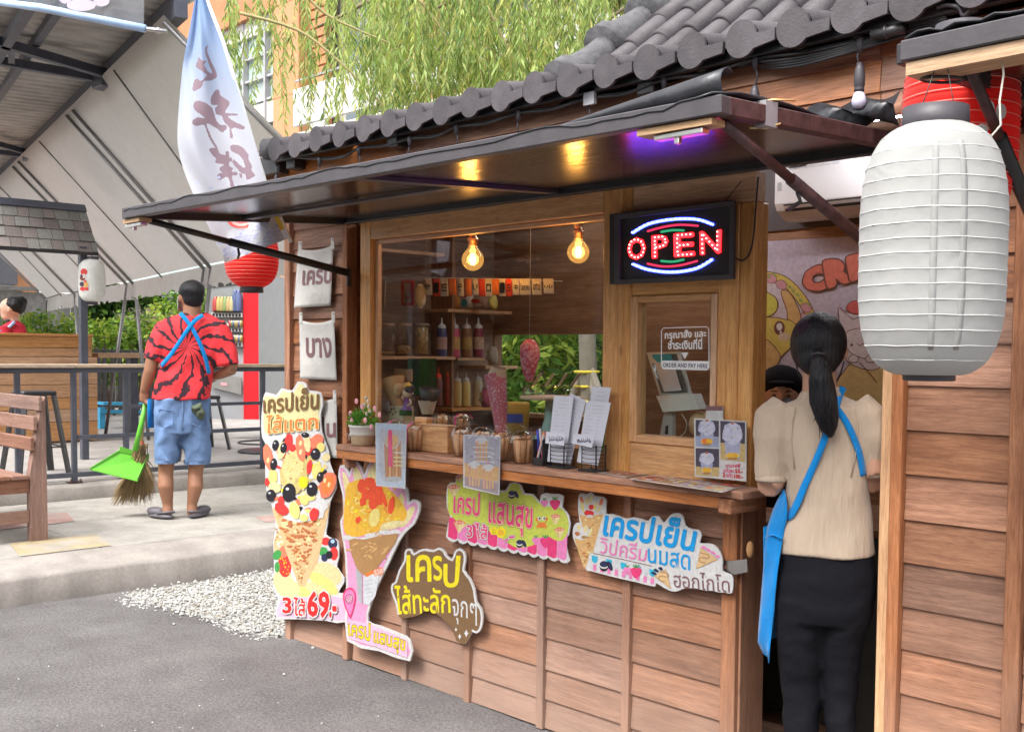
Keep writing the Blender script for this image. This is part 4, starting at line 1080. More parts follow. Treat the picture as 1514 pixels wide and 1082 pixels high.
# tent
ZE = 2.3
ribs = [((-58, 321), (69, 444.5), 1), ((-38, 301), (91, 438), 0), ((-30, 293), (111, 436), 1), ((-6, 271), (150, 429), 0), ((19, 247), (188, 421.5), 1), ((27, 239), (197, 420), 1), ((58, 209.5), (240, 411), 0), ((98, 171), (302, 398.5), 1), ((107, 163), (312, 397), 1), ((168, 104), (372, 386), 0), ((242, 33), (575, 372), 1)]
m_tent = cloth('grey_tent_fabric', (.52, .495, .48), translucent=.42, wrinkle=.15, wscale=2)
tent = thing('tent_canopy', 'pale grey fabric tent canopy with steel ribs and a scalloped valance', 'tent', onZ(188, 421.5, ZE))
rows = []
pairs = [(onZ(*a, ZB - .1), onZ(*b, ZE)) for a, b, h in ribs]
for v_ in range(9):
 row = []
 for i in range(len(pairs) - 1):
  for s_ in range(4):
   f_ = s_ / 4; a = lerp(pairs[i][0], pairs[i + 1][0], f_); b = lerp(pairs[i][1], pairs[i + 1][1], f_)
   row.append(lerp(a, b, v_ / 8) + U * (.05 - .05 * math.sin(math.pi * f_) * math.sin(math.pi * v_ / 8)))
 row.append(lerp(*pairs[-1], v_ / 8) + U * .05); rows.append(row)
MB().sheet(rows, m_tent).build('fabric_panel', tent)
m_pipe = plain('grey_pipe', (.25, .24, .24), .4, .6, bmp=0)
for (a, b), (_, _, h) in zip(pairs, ribs):
 mb = MB(); mb.tube([a, b], .019 if h else .009, m_pipe, 7); mb.build('rib', tent)
mb = MB(); mb.tube([pairs[0][1], pairs[-1][1]], .03, m_pipe, 8); mb.build('eave_pipe', tent)
rows = [[], [], []]; e0, e1 = pairs[0][1], pairs[-1][1]; K = 240
for j in range(K + 1):
 s_ = j / K * (len(pairs) - 1); i_ = min(len(pairs) - 2, int(s_)); p = lerp(pairs[i_][1], pairs[i_ + 1][1], s_ - i_) + U * .05; w = .02 * math.sin(j * 1.3); dd = Vector((.2, 1, 0)) * w
 rows[0].append(p - U * .02); rows[1].append(p - U * .13 + dd); rows[2].append(p - U * (.20 + .045 * abs(math.sin(j * math.pi / 6))) + dd * 1.5)
MB().sheet(rows, m_tent).build('valance', tent)
for px, foot in (((188, 421.5), (170, 545)), ((200, 420), (212, 560)), ((302, 398.5), (283, 540)), ((312, 397), (297, 545)), ((111, 436), (118, 560)), ((69, 444.5), (62, 560))):
 p = onZ(*px, ZE); q = onD(foot[0], foot[1], (p - CAM).dot(fw) + .1)
 q = p + (q - p) * ((p.z - .34) / max(.1, p.z - q.z)) if p.z - q.z > .3 else q
 mb = MB(); mb.tube([p, q], .022, m_pipe, 7); mb.build('pole', tent)

# rolled clear plastic banner in the top left corner
pb_t = thing('plastic_banner', 'pale blue plastic banner with a steel bottom rod hanging in the top left corner', 'banner', onD(100, 20, 5.))
m_pl = plain('blue_film', (.45, .62, .88), .3, var=.15, rnd=0, trans=.0, coat=.3)
mb = MB(); mb.tube([onD(-30, 0, 5.), onD(60, 12, 5), onD(215, 43, 5.)], [.014, .018, .018], m_pl, 10); mb.build('rolled_hem', pb_t)
m_clear = cloth('clear_film', (.72, .78, .88), translucent=.5); mm = m_clear.node_tree
tr2 = N(mm, 'ShaderNodeBsdfTransparent'); mx2 = N(mm, 'ShaderNodeMixShader'); mx2.inputs[0].default_value = .22
src = mm.nodes['Material Output'].inputs[0].links[0].from_socket; L(mm, src, mx2.inputs[2]); L(mm, tr2.outputs[0], mx2.inputs[1]); L(mm, mx2.outputs[0], mm.nodes['Material Output'].inputs[0])
mb = MB(); mb.sheet([[onD(-30 + 8.1 * j, -60 + i * ((60 + (0 + 1.42 * j)) / 4), 5.01 + .02 * math.sin(j)) for j in range(31)] for i in range(5)], m_clear); mb.build('film', pb_t)
mb = MB(); mb.tube([onD(205, 42, 5.), onD(247, 47, 5)], .010, m_metal, 8); mb.tube([onD(232, 45, 5), onD(236, 46, 5)], .014, m_metal, 8); mb.build('rod', pb_t)
mb = MB()
for (x, y, a, b_) in ((120, 8, 22, 9), (150, 2, 12, 8), (96, -4, 10, 10)):
 pts = [onD(x + a * math.cos(k * .5), y + b_ * math.sin(k * .5), 4.985) for k in range(13)]; mb.prism(pts, (0, 0, 0), plain('faded_print', (.45, .40, .48), .8, rnd=0))
mb.build('faded_print', pb_t)

# vending machine
def slab_px(name, parent, quad, depth_dir, mt, **kw):
 MB().prism(quad, depth_dir, mt).build(name, parent, **kw)
ZV = .60
v0, v1, v2 = onZ(312, 618, ZV), onZ(352, 625, ZV), onZ(440, 607, ZV)
v1 = onZ(383, 620, ZV)
DV = (v1 - CAM).dot(fw)
A_ = onD(309, 610, DV); B_ = onD(383, 617, DV)       # front face, bottom corners
u_f = (B_ - A_); u_f.z = 0; wv = u_f.length; u_f.normalize(); n_f = Vector((u_f.y, -u_f.x, 0))
if n_f.dot(CAM - A_) < 0: n_f = -n_f
hv = onD(350, 405, DV).z - ZV
vm = thing('vending_machine', 'tall drinks vending machine with a red edge and grey side behind the railing', 'vending machine', A_)
m_vg = plain('vending_grey', (.42, .43, .45), .4, bmp=0, var=.05); m_vr = plain('vending_red', (.72, .02, .03), .35, bmp=0, var=.05); m_vs = plain('vending_side', (.40, .42, .44), .5, bmp=0, var=.05)
def vp(u, z, d=0.): return A_ + u_f * (wv * u) + Vector((0, 0, ZV - A_.z + hv * z)) + n_f * d
# side panel recedes to the right
sd_dir = (onD(470, 600, DV * 1.12) - B_); sd_dir.z = 0; sd_dir = sd_dir.normalized() * 1.0
MB().prism([vp(0, 0, -.02), vp(1, 0, -.02), vp(1, 1, -.02), vp(0, 1, -.02)], -n_f * .06, m_vg).build('cabinet', vm)
MB().prism([vp(.70, 0, -.012), vp(1.0, 0, -.012), vp(1., 1.0, -.012), vp(.70, 1.0, -.012)], n_f * .03, m_vr).build('red_edge', vm)
MB().prism([vp(1, 0), vp(1, 0) + sd_dir * 1.3, vp(1, 1) + sd_dir * 1.3, vp(1, 1)], -n_f * .02, m_vs).build('side_panel', vm)
MB().prism([vp(.02, .52, 0.0), vp(.69, .52, 0), vp(.69, .96, 0), vp(.02, .96, 0)], n_f * .004, plain('vending_window', (.30, .32, .33), .2, bmp=0)).build('display_window', vm)
MB().prism([vp(.03, .90, .004), vp(.68, .93, .004), vp(.68, .96, .004), vp(.03, .935, .004)], n_f * .01, m_blk).build('display_header', vm)
bc = [(.40, .07, .06), (.42, .34, .12), (.40, .32, .12), (.22, .30, .12), (.45, .30, .14), (.42, .37, .2), (.10, .13, .25), (.12, .15, .30)]
for k in range(8):
 c_ = vp(.16 + .065 * k, .765, .03); cm = plain('drink_' + 'abcdefgh'[k], bc[k], .3, bmp=0)
 hh = .19 if k < 6 else .28
 mb = MB(); mb.lathe([(0, 0), (.042, 0), (.044, .02), (.044, hh * .7), (.02, hh * .9), (.018, hh), (0, hh)], cm, c_ - Vector((0, 0, .05)), 10); mb.build('drink_bottle', vm)
for zz in (.70, .60, .50):
 MB().prism([vp(.08, zz, .01), vp(.69, zz, .01), vp(.69, zz + .03, .01), vp(.08, zz + .03, .01)], n_f * .03, plain('price_rail', (.6, .6, .6), .5, bmp=0)).build('price_rail', vm)
 for k in range(9): MB().prism([vp(.10 + .065 * k, zz + .004, .041), vp(.14 + .065 * k, zz + .004, .041), vp(.14 + .065 * k, zz + .024, .041), vp(.10 + .065 * k, zz + .024, .041)], n_f * .006, m_blk).build('price_tag', vm)
for k in range(7):
 for zz in (.63, .53):
  c_ = vp(.45 + .035 * k, zz, .03); mb = MB(); mb.lathe([(0, 0), (.025, 0), (.025, .09), (0, .09)], plain('drink_' + 'abcdefgh'[(k * 3) % 8], (), .3), c_, 8); mb.build('drink_can', vm)
MB().prism([vp(.22, .50, .012), vp(.45, .50, .012), vp(.48, .66, .012), vp(.27, .66, .012)], n_f * .003, plain('paper_white', (.72, .72, .72), .7, bmp=0)).build('notice', vm)
MB().prism([vp(.05, .22, .012), vp(.66, .17, .012), vp(.66, .29, .012), vp(.05, .31, .012)], n_f * .02, plain('flap_grey', (.30, .29, .27), .5)).build('dispenser_flap', vm)
MB().prism([vp(.10, .36, .012), vp(.36, .36, .012), vp(.36, .43, .012), vp(.10, .44, .012)], n_f * .006, plain('sticker_dark', (.22, .04, .06), .5)).build('sticker', vm)
MB().prism([vp(.25, .235, .034), vp(.38, .23, .034), vp(.38, .25, .034), vp(.25, .255, .034)], n_f * .002, plain('sticker_pink', (.8, .4, .45), .5)).build('sticker', vm)
# blue bench and black stools beyond
mb_c = plain('blue_paint', (.04, .33, .55), .5)
bb = thing('blue_bench', 'blue painted bench seat far behind the railing', 'bench', onX(165, 602, -16))
mb = MB(); p, q = onX(147, 596, -16), onX(240, 598, -16); mb.beam(p, q, .3, .04, mb_c); mb.build('seat_plank', bb)
mb = MB(); p, q = onX(147, 608, -15.9), onX(240, 609, -15.9); mb.beam(p, q, .06, .05, mb_c); mb.build('front_rail', bb)
for px in (150, 238): mb = MB(); p = onX(px, 600, -15.95); mb.box((p.x - .04, p.y - .04, .34), (p.x + .04, p.y + .04, p.z - .02), mb_c); mb.build('leg', bb)
def stool(label, base, h, mt, rz=0):
 t = thing('metal_stool', label, 'stool', base, 'dark metal stools by the railing'); b = Vector(base)
 s, f_ = .15, .22
 mb = MB(); mb.box(b + Vector((-s, -s, h - .04)), b + Vector((s, s, h)), mt, .01); mb.build('seat', t)
 for ix in (-1, 1):
  for iy in (-1, 1):
   mb = MB(); mb.beam(b + Vector((ix * s * .85, iy * s * .85, h - .04)), b + Vector((ix * f_, iy * f_, 0)), .055, .028, mt, upv=(ix, iy, 0)); mb.build('leg', t)
 for k in range(4):
  c4 = [(-1, -1), (1, -1), (1, 1), (-1, 1)]; a, c_ = c4[k], c4[(k + 1) % 4]; r_ = .195
  mb = MB(); mb.beam(b + Vector((a[0] * r_, a[1] * r_, h * .33)), b + Vector((c_[0] * r_, c_[1] * r_, h * .33)), .02, .012, mt); mb.build('footrest', t)
 return t
stool('black metal bar stool between the wooden bench and the plank counter', (onX(72, 690, -10.6).x, onX(72, 690, -10.6).y - .12, .34), .76, m_blk)
stool('black metal stool whose leg shows just right of the man sweeping', (-12.0, onX(300, 650, -12.0).y, .34), .62, m_blk)
mb = MB(); c_ = onZ(392, 668, .34); mb.lathe([(.0, 0), (.30, 0), (.30, .02), (.28, .03), (0, .03)], m_blk, c_, 24); mb.lathe([(.30, .10), (.31, .11), (.30, .12), (.29, .11), (.30, .10)], m_blk, c_, 24)
tb = mb.build('table_base', label='flat black round table base standing on the platform below the vending machine', cat='table base')

# fence, wall with ivy, hedge, bare shrub
fn = thing('black_fence', 'low black slatted fence far behind the man', 'fence', onX(180, 560, -17.5))
fz = onX(180, 517, -17.5).z
yy0, yy1 = onX(140, 520, -17.5).y, onX(345, 520, -17.5).y
MB().box((-17.53, yy0, fz - .04), (-17.47, yy1, fz), m_blk).build('top_rail', fn)
MB().box((-17.53, yy0, .45), (-17.47, yy1, .5), m_blk).build('bottom_rail', fn)
k = 0; y_ = yy0
while y_ < yy1:
 w_ = .05 if k % 6 else .09
 MB().box((-17.52, y_, .34 if k % 6 == 0 else .5), (-17.48, y_ + w_, fz - .041), m_blk).build('paling', fn); y_ += .125; k += 1

def leaf_mat(name, c, tr=.35):
 if name in MATS: return MATS[name]
 m = plain(name, c, .55, var=.35, scale=3., bmp=0, rnd=.1, spec=.3); t = m.node_tree; b = t.nodes['Principled BSDF']
 tl = N(t, 'ShaderNodeBsdfTranslucent'); tl.inputs[0].default_value = (c[0] * 1.5, c[1] * 1.5, c[2], 1); mx = N(t, 'ShaderNodeMixShader'); mx.inputs[0].default_value = tr
 L(t, b.outputs[0], mx.inputs[1]); L(t, tl.outputs[0], mx.inputs[2]); L(t, mx.outputs[0], t.nodes['Material Output'].inputs[0]); return m
LG = [leaf_mat('leaf_bright', (.17, .28, .035)), leaf_mat('leaf_mid', (.085, .17, .025)), leaf_mat('leaf_dark', (.035, .085, .018)), leaf_mat('leaf_yellow', (.30, .36, .06))]
def leaves(mb, n, gen, size, mats, rnd, ratio=.5, droop=0.):
 for _ in range(n):
  p = gen(rnd); s = size * rnd.uniform(.6, 1.3)
  d = Vector((rnd.gauss(0, 1), rnd.gauss(0, 1), rnd.gauss(0, .7) - droop)).normalized(); w = d.cross(Vector((rnd.gauss(0, 1), rnd.gauss(0, 1), rnd.gauss(0, 1)))).normalized()
  q = s * ratio * .5
  mb.add([p, p + d * s * .5 + w * q, p + d * s, p + d * s * .5 - w * q], [(0, 1, 2, 3)], mats[rnd.randrange(len(mats))])
rnl = random.Random(21)
# hedge of separate clipped shrubs behind the fence
def shrub(px0, px1, py0, py1, X, label, n, mats, size=.08, group=None, name='shrub'):
 a, b = onX(px0, py1, X), onX(px1, py0, X)
 c = Vector((X, (a.y + b.y) / 2, (a.z + b.z) / 2)); r = Vector((.45, abs(b.y - a.y) / 2, abs(b.z - a.z) / 2))
 t = thing(name, label, 'shrub', (c.x, c.y, .34), group)
 clumps = [(c + Vector((rnl.uniform(-.4, .4) * r.x, rnl.uniform(-.85, .85) * r.y, rnl.uniform(-.8, .85) * r.z)), rnl.uniform(.25, .5) * min(r.y, r.z) + .1, rnl.choice(mats)) for _ in range(26)]
 mb = MB()
 for cc, rr, m_ in clumps:
  def gen(rd, cc=cc, rr=rr):
   d = Vector((rd.gauss(0, 1), rd.gauss(0, 1), rd.gauss(0, 1))).normalized(); return cc + d * rr * rd.uniform(.6, 1.05)
  leaves(mb, n // 26, gen, size, [m_, m_, mats[0]], rnl)
 mb.build('foliage', t)
 mb = MB()
 for _ in range(5):
  mb.tube([c + Vector((0, rnl.uniform(-.4, .4) * r.y, .34 - c.z)), c + Vector((rnl.uniform(-.2, .2), rnl.uniform(-.7, .7) * r.y, r.z * .5))], [.02, .008], plain('twig', (.12, .085, .06), .9), 5)
 mb.build('stem', t)
hx = -19.0
shrub(-10, 62, 470, 560, hx, 'yellow green shrub of the hedge behind the woman in red', 1500, [LG[0], LG[1], LG[3]], .10, 'hedge shrubs behind the fence')
shrub(55, 125, 470, 560, hx - .3, 'rounded hedge shrub just left of the stall post', 1500, [LG[0], LG[1], LG[3]], .10, 'hedge shrubs behind the fence')
shrub(118, 190, 474, 570, hx, 'rounded hedge shrub under the small white lantern', 1500, [LG[0], LG[1], LG[3]], .10, 'hedge shrubs behind the fence')
shrub(180, 258, 466, 575, hx + .2, 'denser hedge shrub directly behind the left arm of the man', 1700, [LG[0], LG[1], LG[2], LG[3]], .10, 'hedge shrubs behind the fence')
shrub(240, 330, 420, 575, hx - .4, 'taller bright green shrub behind the head of the man', 2600, [LG[0], LG[3], LG[1]], .12, 'hedge shrubs behind the fence')
# grey wall with ivy
gw = thing('grey_wall', 'grey board wall behind the hedge, partly covered with ivy', 'wall', (-21.5, 8, 0))
for k in range(14):
 y_ = 4 + k * .85; MB().box((-21.55, y_ + .01, .3), (-21.5, y_ + .84, onX(180, 438, -21.5).z + .02 * (k % 2)), plain('weathered_board', (.20, .19, .185), .9, var=.3), .003).build('board', gw)
MB().box((-21.6, 3.9, onX(180, 438, -21.5).z + .03), (-21.45, 16, onX(180, 438, -21.5).z + .10), plain('weathered_board', (), .9)).build('coping', gw)
iv = thing('ivy', 'dark green ivy hanging over the grey wall near the small white lantern', 'climbing plant', (-21.3, 9.5, .6))
mb = MB()
ia, ib = onX(126, 482, -21.2), onX(236, 432, -21.2)
def ivg(rd):
 y_ = rd.uniform(ia.y, ib.y); t_ = (y_ - ia.y) / (ib.y - ia.y); zt_ = ib.z + .12 * math.sin(t_ * 7) + .1; zb_ = ia.z + .25 * math.sin(t_ * 9 + 1) - .1
 return Vector((-21.3 + rd.uniform(-.15, .25), y_, rd.uniform(zb_, zt_)))
leaves(mb, 2600, ivg, .15, [LG[1], LG[2], LG[2]], rnl, .85, .6); mb.build('foliage', iv)
mb = MB()
for k in range(8): y_ = ia.y + (ib.y - ia.y) * (k + .5) / 8; mb.tube([(-21.35, y_, .34), (-21.32, y_ + .2, 1.3), (-21.3, y_ - .1, ib.z)], [.03, .02, .01], plain('twig', (), .9), 5)
mb.build('stem', iv)
bs = thing('bare_bush', 'dry leafless grey bush between the ivy and the head of the man', 'bush', onX(235, 520, -19.6))
mb = MB(); base = onX(232, 530, -19.6)
mtw = plain('dry_twig', (.42, .35, .29), .9)
def branch(p, d, ln, r, dep):
 q = p + d * ln; mb.tube([p, lerp(p, q, .5) + Vector((0, rnl.uniform(-.03, .03), .02)), q], [r, r * .8, r * .6], mtw, 4)
 if dep:
  for _ in range(3): branch(lerp(p, q, rnl.uniform(.5, 1)), (d + Vector((rnl.uniform(-.5, .5), rnl.uniform(-.75, .75), rnl.uniform(-.2, .4)))).normalized(), ln * .72, r * .62, dep - 1)
for k in range(7): branch(base + Vector((0, rnl.uniform(-.3, .3), 0)), Vector((rnl.uniform(-.2, .2), rnl.uniform(-.8, .8), 1)).normalized(), .42, .016, 4)
mb.build('branches', bs)

# BUILDING, WILLOW, WHAT LIES BEHIND THE CAMERA
BY = 14.0
def G(px, py, Y=BY): return onY(px, py, Y)
m_or = plain('orange_render', (.50, .235, .115), .8, var=.08, scale=1.5, bmp=.1)
m_or2 = plain('terracotta_cladding', (.40, .17, .08), .8, var=.15, scale=4, bmp=.1)
m_bw = plain('white_render', (.56, .55, .53), .8, var=.05, scale=1.5, bmp=.1)
m_bg = plain('window_dark', (.10, .13, .15), .1, var=.4, scale=1., bmp=0, spec=.8)
m_bgl = plain('window_green', (.36, .45, .42), .12, var=.3, scale=1., bmp=0, spec=.8)
m_fr_ = plain('window_frame_grey', (.35, .35, .36), .4, bmp=0)
m_br = plain('brown_panel', (.30, .17, .11), .7, var=.15)
bld = thing('office_building', 'orange and white office building behind the willow, with louvred cladding and balconies', 'building', (-20, BY, 0))
MB().box((-46, BY + .4, 0), (-3, BY + 8, 22), m_bw).build('wall', bld)
# orange pier
x0, x1 = G(403, 100, BY - .35).x, G(441, 100, BY - .35).x
MB().box((x0, BY - .35, 0), (x1, BY + .41, 22), m_or, .02).build('pier', bld)
MB().box((x0 - .02, BY - .02, 0), (G(484, 100).x, BY + .42, 4.2), m_or).build('plinth', bld)
for z in (3.1, 5.2, 7.3, 9.4, 11.5): MB().box((x0 - .01, BY - .355, z), (x1 + .01, BY - .34, z + .02), m_or2).build('joint_strip', bld)
# louvred cladding
xl, xr = x1 + .01, G(485, 100).x
z = 7.25
while z < 13:
 MB().box((xl, BY - .05, z), (xr, BY + .0, z + .17), m_or, .006).build('louvre', bld); z += .215
MB().box((xl, BY + .001, 4.2), (xr, BY + .1, 22), m_or2).build('louvre_backing', bld)
MB().box((xl, BY - .09, 6.25), (xr, BY + .0, 7.2), m_bw, .01).build('white_panel', bld)
for z in (4.3, 4.55, 4.8, 5.05, 5.3, 5.55, 5.8): MB().box((xl, BY - .04, z), (xr, BY + .0, z + .2), m_or, .006).build('louvre', bld)
# curtain wall on the left
xa, xb = G(318, 100).x, x0 - .01
MB().box((xa - 6, BY + .25, 0), (xb, BY + .39, 22), m_bgl).build('pane', bld)
zs_ = [4.8 + .55 * k for k in range(16)]
for k, z in enumerate(zs_): MB().box((xa - 6, BY + .14, z), (xb, BY + .22, z + (.06 if k % 4 else .5)), m_fr_ if k % 4 else m_bw, .004).build('transom', bld)
x = xb - .12; k = 0
while x > xa - 6: MB().box((x - .03, BY + .10, 4), (x + .05, BY + .245, 22), m_fr_, .004).build('mullion', bld); x -= 1.05; k += 1
MB().box((xa - 6, BY + .0, 9.6), (xb, BY + .2, 10.6), m_or2).build('spandrel', bld)
MB().box((xa - 6, BY + .0, 6.1), (xb, BY + .13, 6.4), m_bw).build('spandrel', bld)
# right of the louvres: storeys with balconies
x = xr + .01
for zz in (4.9, 8.3, 11.7, 15.1):
 MB().box((x, BY - .9, zz + .9 + .55), (-3, BY - .82, zz + 1.0 + 1.25), m_bw, .01).build('balcony_front', bld)
 MB().box((x, BY - .9, zz + 1.1), (-3, BY + .4, zz + 1.30), m_bw, .01).build('balcony_slab', bld)
 MB().box((x, BY - .86, zz + 2.42), (-3, BY - .82, zz + 2.46), m_fr_).build('handrail', bld)
 MB().box((x, BY + .3, zz + 1.3), (-3, BY + .41, zz + 4.4), m_bw).build('storey_wall', bld)
 xx = x + .4; k = 0
 while xx < -4:
  w_ = 1.7
  f_ = MB(); f_.box((xx, BY + .2, zz + 1.5), (xx + w_, BY + .29, zz + 3.7), m_fr_).build('window', bld)
  fo = [o for o in bpy.data.objects if o.name.startswith('window')][-1]
  for a_ in (0, 1):
   for b_2 in (0, 1): MB().box((xx + .06 + a_ * .84, BY + .16, zz + 1.56 + b_2 * 1.08), (xx + .82 + a_ * .84, BY + .199, zz + 2.56 + b_2 * 1.08), m_bg).build('pane', bld)
  xx += 2.1; k += 1
  if k % 2 == 0: MB().box((xx - .3, BY - .85, zz + 1.3), (xx + .25, BY + .29, zz + 4.4), m_or).build('pier', bld); xx += .35
MB().box((G(640, 90).x, BY - .82, 8.3), (G(720, 90).x, BY - .80, 9.2), m_bw).build('sign_panel', bld)
# low orange block seen under the tent
lb = thing('orange_house', 'low orange and white house wall seen under the tent at the far left', 'house', (-30, 8, 0))
LX = -30
def H(px, py): return onX(px, py, LX)
def hb(nm, pa, pb, m_, d=0.): a, b = H(*pa), H(*pb); MB().box((LX - .4, a.y, b.z), (LX + d, b.y, a.z), m_, .01).build(nm, lb)
hb('wall', (20, 378), (56, 520), m_or, 0); hb('wall', (-40, 400), (19.8, 520), m_bw, .02)
hb('wall', (56.3, 360), (112, 432), m_bw, -.1); hb('wall', (56.3, 432.3), (100, 520), m_or, -.05)
hb('dark_awning', (-40, 330), (18, 422), plain('charcoal_sheet', (.10, .10, .12), .6), .4)
for k in range(5): hb('window_bar', (62 + k * 7, 385), (63.5 + k * 7, 415), m_fr_, .02)
hb('grey_box', (25, 448), (50, 466), m_bgl, .3)
tk = thing('blue_tank', 'narrow blue upright tank beside the orange wall under the tent', 'tank', H(63, 470))
c_ = H(62, 462); mb = MB(); mb.lathe([(0, -.4), (.09, -.4), (.10, -.35), (.10, .30), (.06, .38), (0, .4)], mb_c, c_ + Vector((.6, 0, 0)), 14); mb.build('tank_body', tk)

# willow: limbs, hanging twigs, narrow leaves
wl = thing('willow_tree', 'large willow with drooping narrow green leaves rising behind the kiosk roof', 'tree', (-6.2, 8.6, 0))
m_bark = plain('willow_bark', (.18, .14, .09), .9, var=.3, scale=30, bmp=.6)
m_twig = plain('willow_twig', (.28, .24, .10), .8, bmp=0)
WLV = [leaf_mat('willow_leaf', (.22, .31, .09), .45), leaf_mat('willow_leaf_light', (.36, .45, .16), .5), leaf_mat('willow_leaf_dark', (.13, .21, .065), .4), leaf_mat('willow_leaf_yellow', (.45, .46, .16), .5)]
mb = MB(); mb.tube([(-6.2, 8.6, 0), (-6.3, 8.5, 1.5), (-6.5, 8.5, 3.2), (-6.9, 8.4, 4.6)], [.22, .19, .16, .12], m_bark, 12); mb.build('trunk', wl)
rw_ = random.Random(31)
top = Vector((-6.9, 8.4, 4.6))
limbs = []
tips = [onD(330, -10, 9.5), onD(400, -60, 8.5), onD(470, 40, 9), onD(540, -30, 8.2), onD(600, 30, 8.8), onD(660, -60, 8), onD(720, -20, 8.6), onD(780, -80, 8), onD(850, -20, 8.4), onD(930, -60, 7.6), onD(560, -110, 7.8), onD(700, 60, 8.9), onD(800, 40, 9.0), onD(360, -90, 10), onD(900, 30, 9.2), onD(500, -100, 9.8), onD(640, -120, 9.6)]
for tp in tips:
 mid = lerp(top, tp, .5) + Vector((rw_.uniform(-.3, .3), rw_.uniform(-.3, .3), .5))
 pts = smoothc([top, mid, tp], 6, False); limbs.append(pts)
 mb = MB(); mb.tube(pts, [.055 - .045 * k / (len(pts) - 1) for k in range(len(pts))], m_bark, 6); mb.build('limb', wl)
# two thin slanting branches that cross the facade in front of the leaves
for q in (((355, 20), (440, 45), (500, 90), (560, 150), (572, 168)), ((440, -20), (480, 20), (530, 45), (590, 70)), ((620, 0), (650, 40), (668, 85)), ((720, 10), (745, 60), (770, 110))):
 mb = MB(); pts = smoothc([onD(x, y, 7.9) for x, y in q], 4, False); mb.tube(pts, [.013 - .008 * k / (len(pts) - 1) for k in range(len(pts))], m_twig, 5); mb.build('thin_branch', wl)
fol = MB(); tw_ = MB()
def strand(p, ln, rd):
 lean = Vector((rd.gauss(-.10, .12), rd.gauss(0, .12), 0)); pts = []; n = 8
 out = Vector((rd.uniform(-.4, .3), rd.uniform(-.3, .3), 0)) * .5
 for k in range(n + 1):
  t = k / n; pts.append(p + out * (1 - (1 - t) ** 2) * .7 + lean * t * ln * .6 + Vector((0, 0, -ln * t ** 1.15 + .07 * math.sin(t * 3))))
 tw_.tube(pts, [.0035] * 3 + [.0025] * 3 + [.0015] * 3, m_twig, 3, caps=False)
 nl_ = int(ln * 56); mm_ = WLV[rd.choice([0, 0, 1, 1, 1, 2, 3])]
 for i in range(nl_):
  t = (i + .5) / nl_; k = min(n - 1, int(t * n)); q = lerp(pts[k], pts[k + 1], t * n - k)
  a = rd.uniform(0, 6.28); d = Vector((math.cos(a) * .55, math.sin(a) * .55, -.85)).normalized(); s = rd.uniform(.055, .095)
  w = d.cross(Vector((rd.gauss(0, 1), rd.gauss(0, 1), rd.gauss(0, 1)))).normalized() * s * .10
  sag = Vector((0, 0, -s * .10))
  fol.add([q, q + d * s * .4 + w, q + d * s + sag, q + d * s * .4 - w], [(0, 1, 2, 3)], mm_ if rd.random() < .75 else WLV[rd.randrange(4)])
for pts in limbs:
 far = pts[4:]
 for k in range(9 if pts[-1].x < -8.6 else 13):
  p = rw_.choice(far) + Vector((rw_.uniform(-.25, .25), rw_.uniform(-.25, .25), rw_.uniform(-.1, .05)))
  strand(p, rw_.uniform(.5, 1.25), rw_)
for _ in range(470):                                # denser curtain in the middle of the crown
 x = min(960, max(330, rw_.gauss(680, 150))); y = rw_.uniform(-70, 85); 
 if x < 540 and rw_.random() < .65: continue
 strand(onD(x, y, rw_.uniform(7.6, 9.8)), rw_.uniform(.35, .95), rw_)
for _ in range(22): strand(onD(rw_.uniform(335, 470), rw_.uniform(-40, 60), rw_.uniform(8.2, 10)), rw_.uniform(.4, .85), rw_)
for _ in range(110): strand(onD(rw_.uniform(520, 900), rw_.uniform(50, 130), rw_.uniform(7.6, 8.6)), rw_.uniform(.3, .5), rw_)
fol.build('foliage', wl); tw_.build('twigs', wl)

# greenery seen through the rear opening of the kiosk and its daylight
gh = thing('garden_hedge', 'sunlit leafy hedge outside, seen through the rear opening of the kiosk', 'hedge', (-8.5, 8.2, 0))
mb = MB()
for k in range(150):
 cc = Vector((rnl.uniform(-9.6, -5.2), rnl.uniform(7.0, 8.6), rnl.uniform(.3, 2.0))); rr = rnl.uniform(.25, .5); m_ = rnl.choice(LG[:2] + [LG[3], LG[2]])
 def gen(rd, cc=cc, rr=rr):
  d = Vector((rd.gauss(0, 1), rd.gauss(0, 1), rd.gauss(0, 1))).normalized(); return cc + d * rr * rd.uniform(.5, 1.0)
 leaves(mb, 130, gen, .13, [m_], rnl, .35, .3)
mb.build('foliage', gh)
mb = MB()
for k in range(12): x = -9.5 + k * .4; mb.tube([(x, 7.8, 0), (x + .1, 7.7, .8), (x - .1, 7.6, 1.5)], [.03, .02, .01], m_bark, 5)
mb.build('stem', gh)
tp_ = thing('propped_tree', 'pale tree trunk held by wooden props with yellow bands behind the kiosk', 'tree', (-6.3, 6.9, 0))
c_ = onY(868, 560, 6.6)
mb = MB(); mb.tube([(c_.x, c_.y, 0), (c_.x + .02, c_.y, 1.2), (c_.x - .06, c_.y, 2.6)], [.09, .075, .06], plain('pale_bark', (.22, .18, .14), .9, var=.2, bmp=.5)); mb.build('trunk', tp_)
for dx in (-.55, .45, .75): mb = MB(); mb.tube([(c_.x + dx, c_.y - .1, .2), (c_.x, c_.y, 1.45)], .03, plain('prop_wood', (.26, .21, .16), .9)); mb.build('prop', tp_)
for z in (1.10, 1.22, 1.34): mb = MB(); mb.tube([(c_.x + .1 * math.cos(k), c_.y + .1 * math.sin(k), z) for k in range(6)], .012, plain('yellow_band', (.75, .55, .05), .6), 5, closed=True); mb.build('yellow_band', tp_)

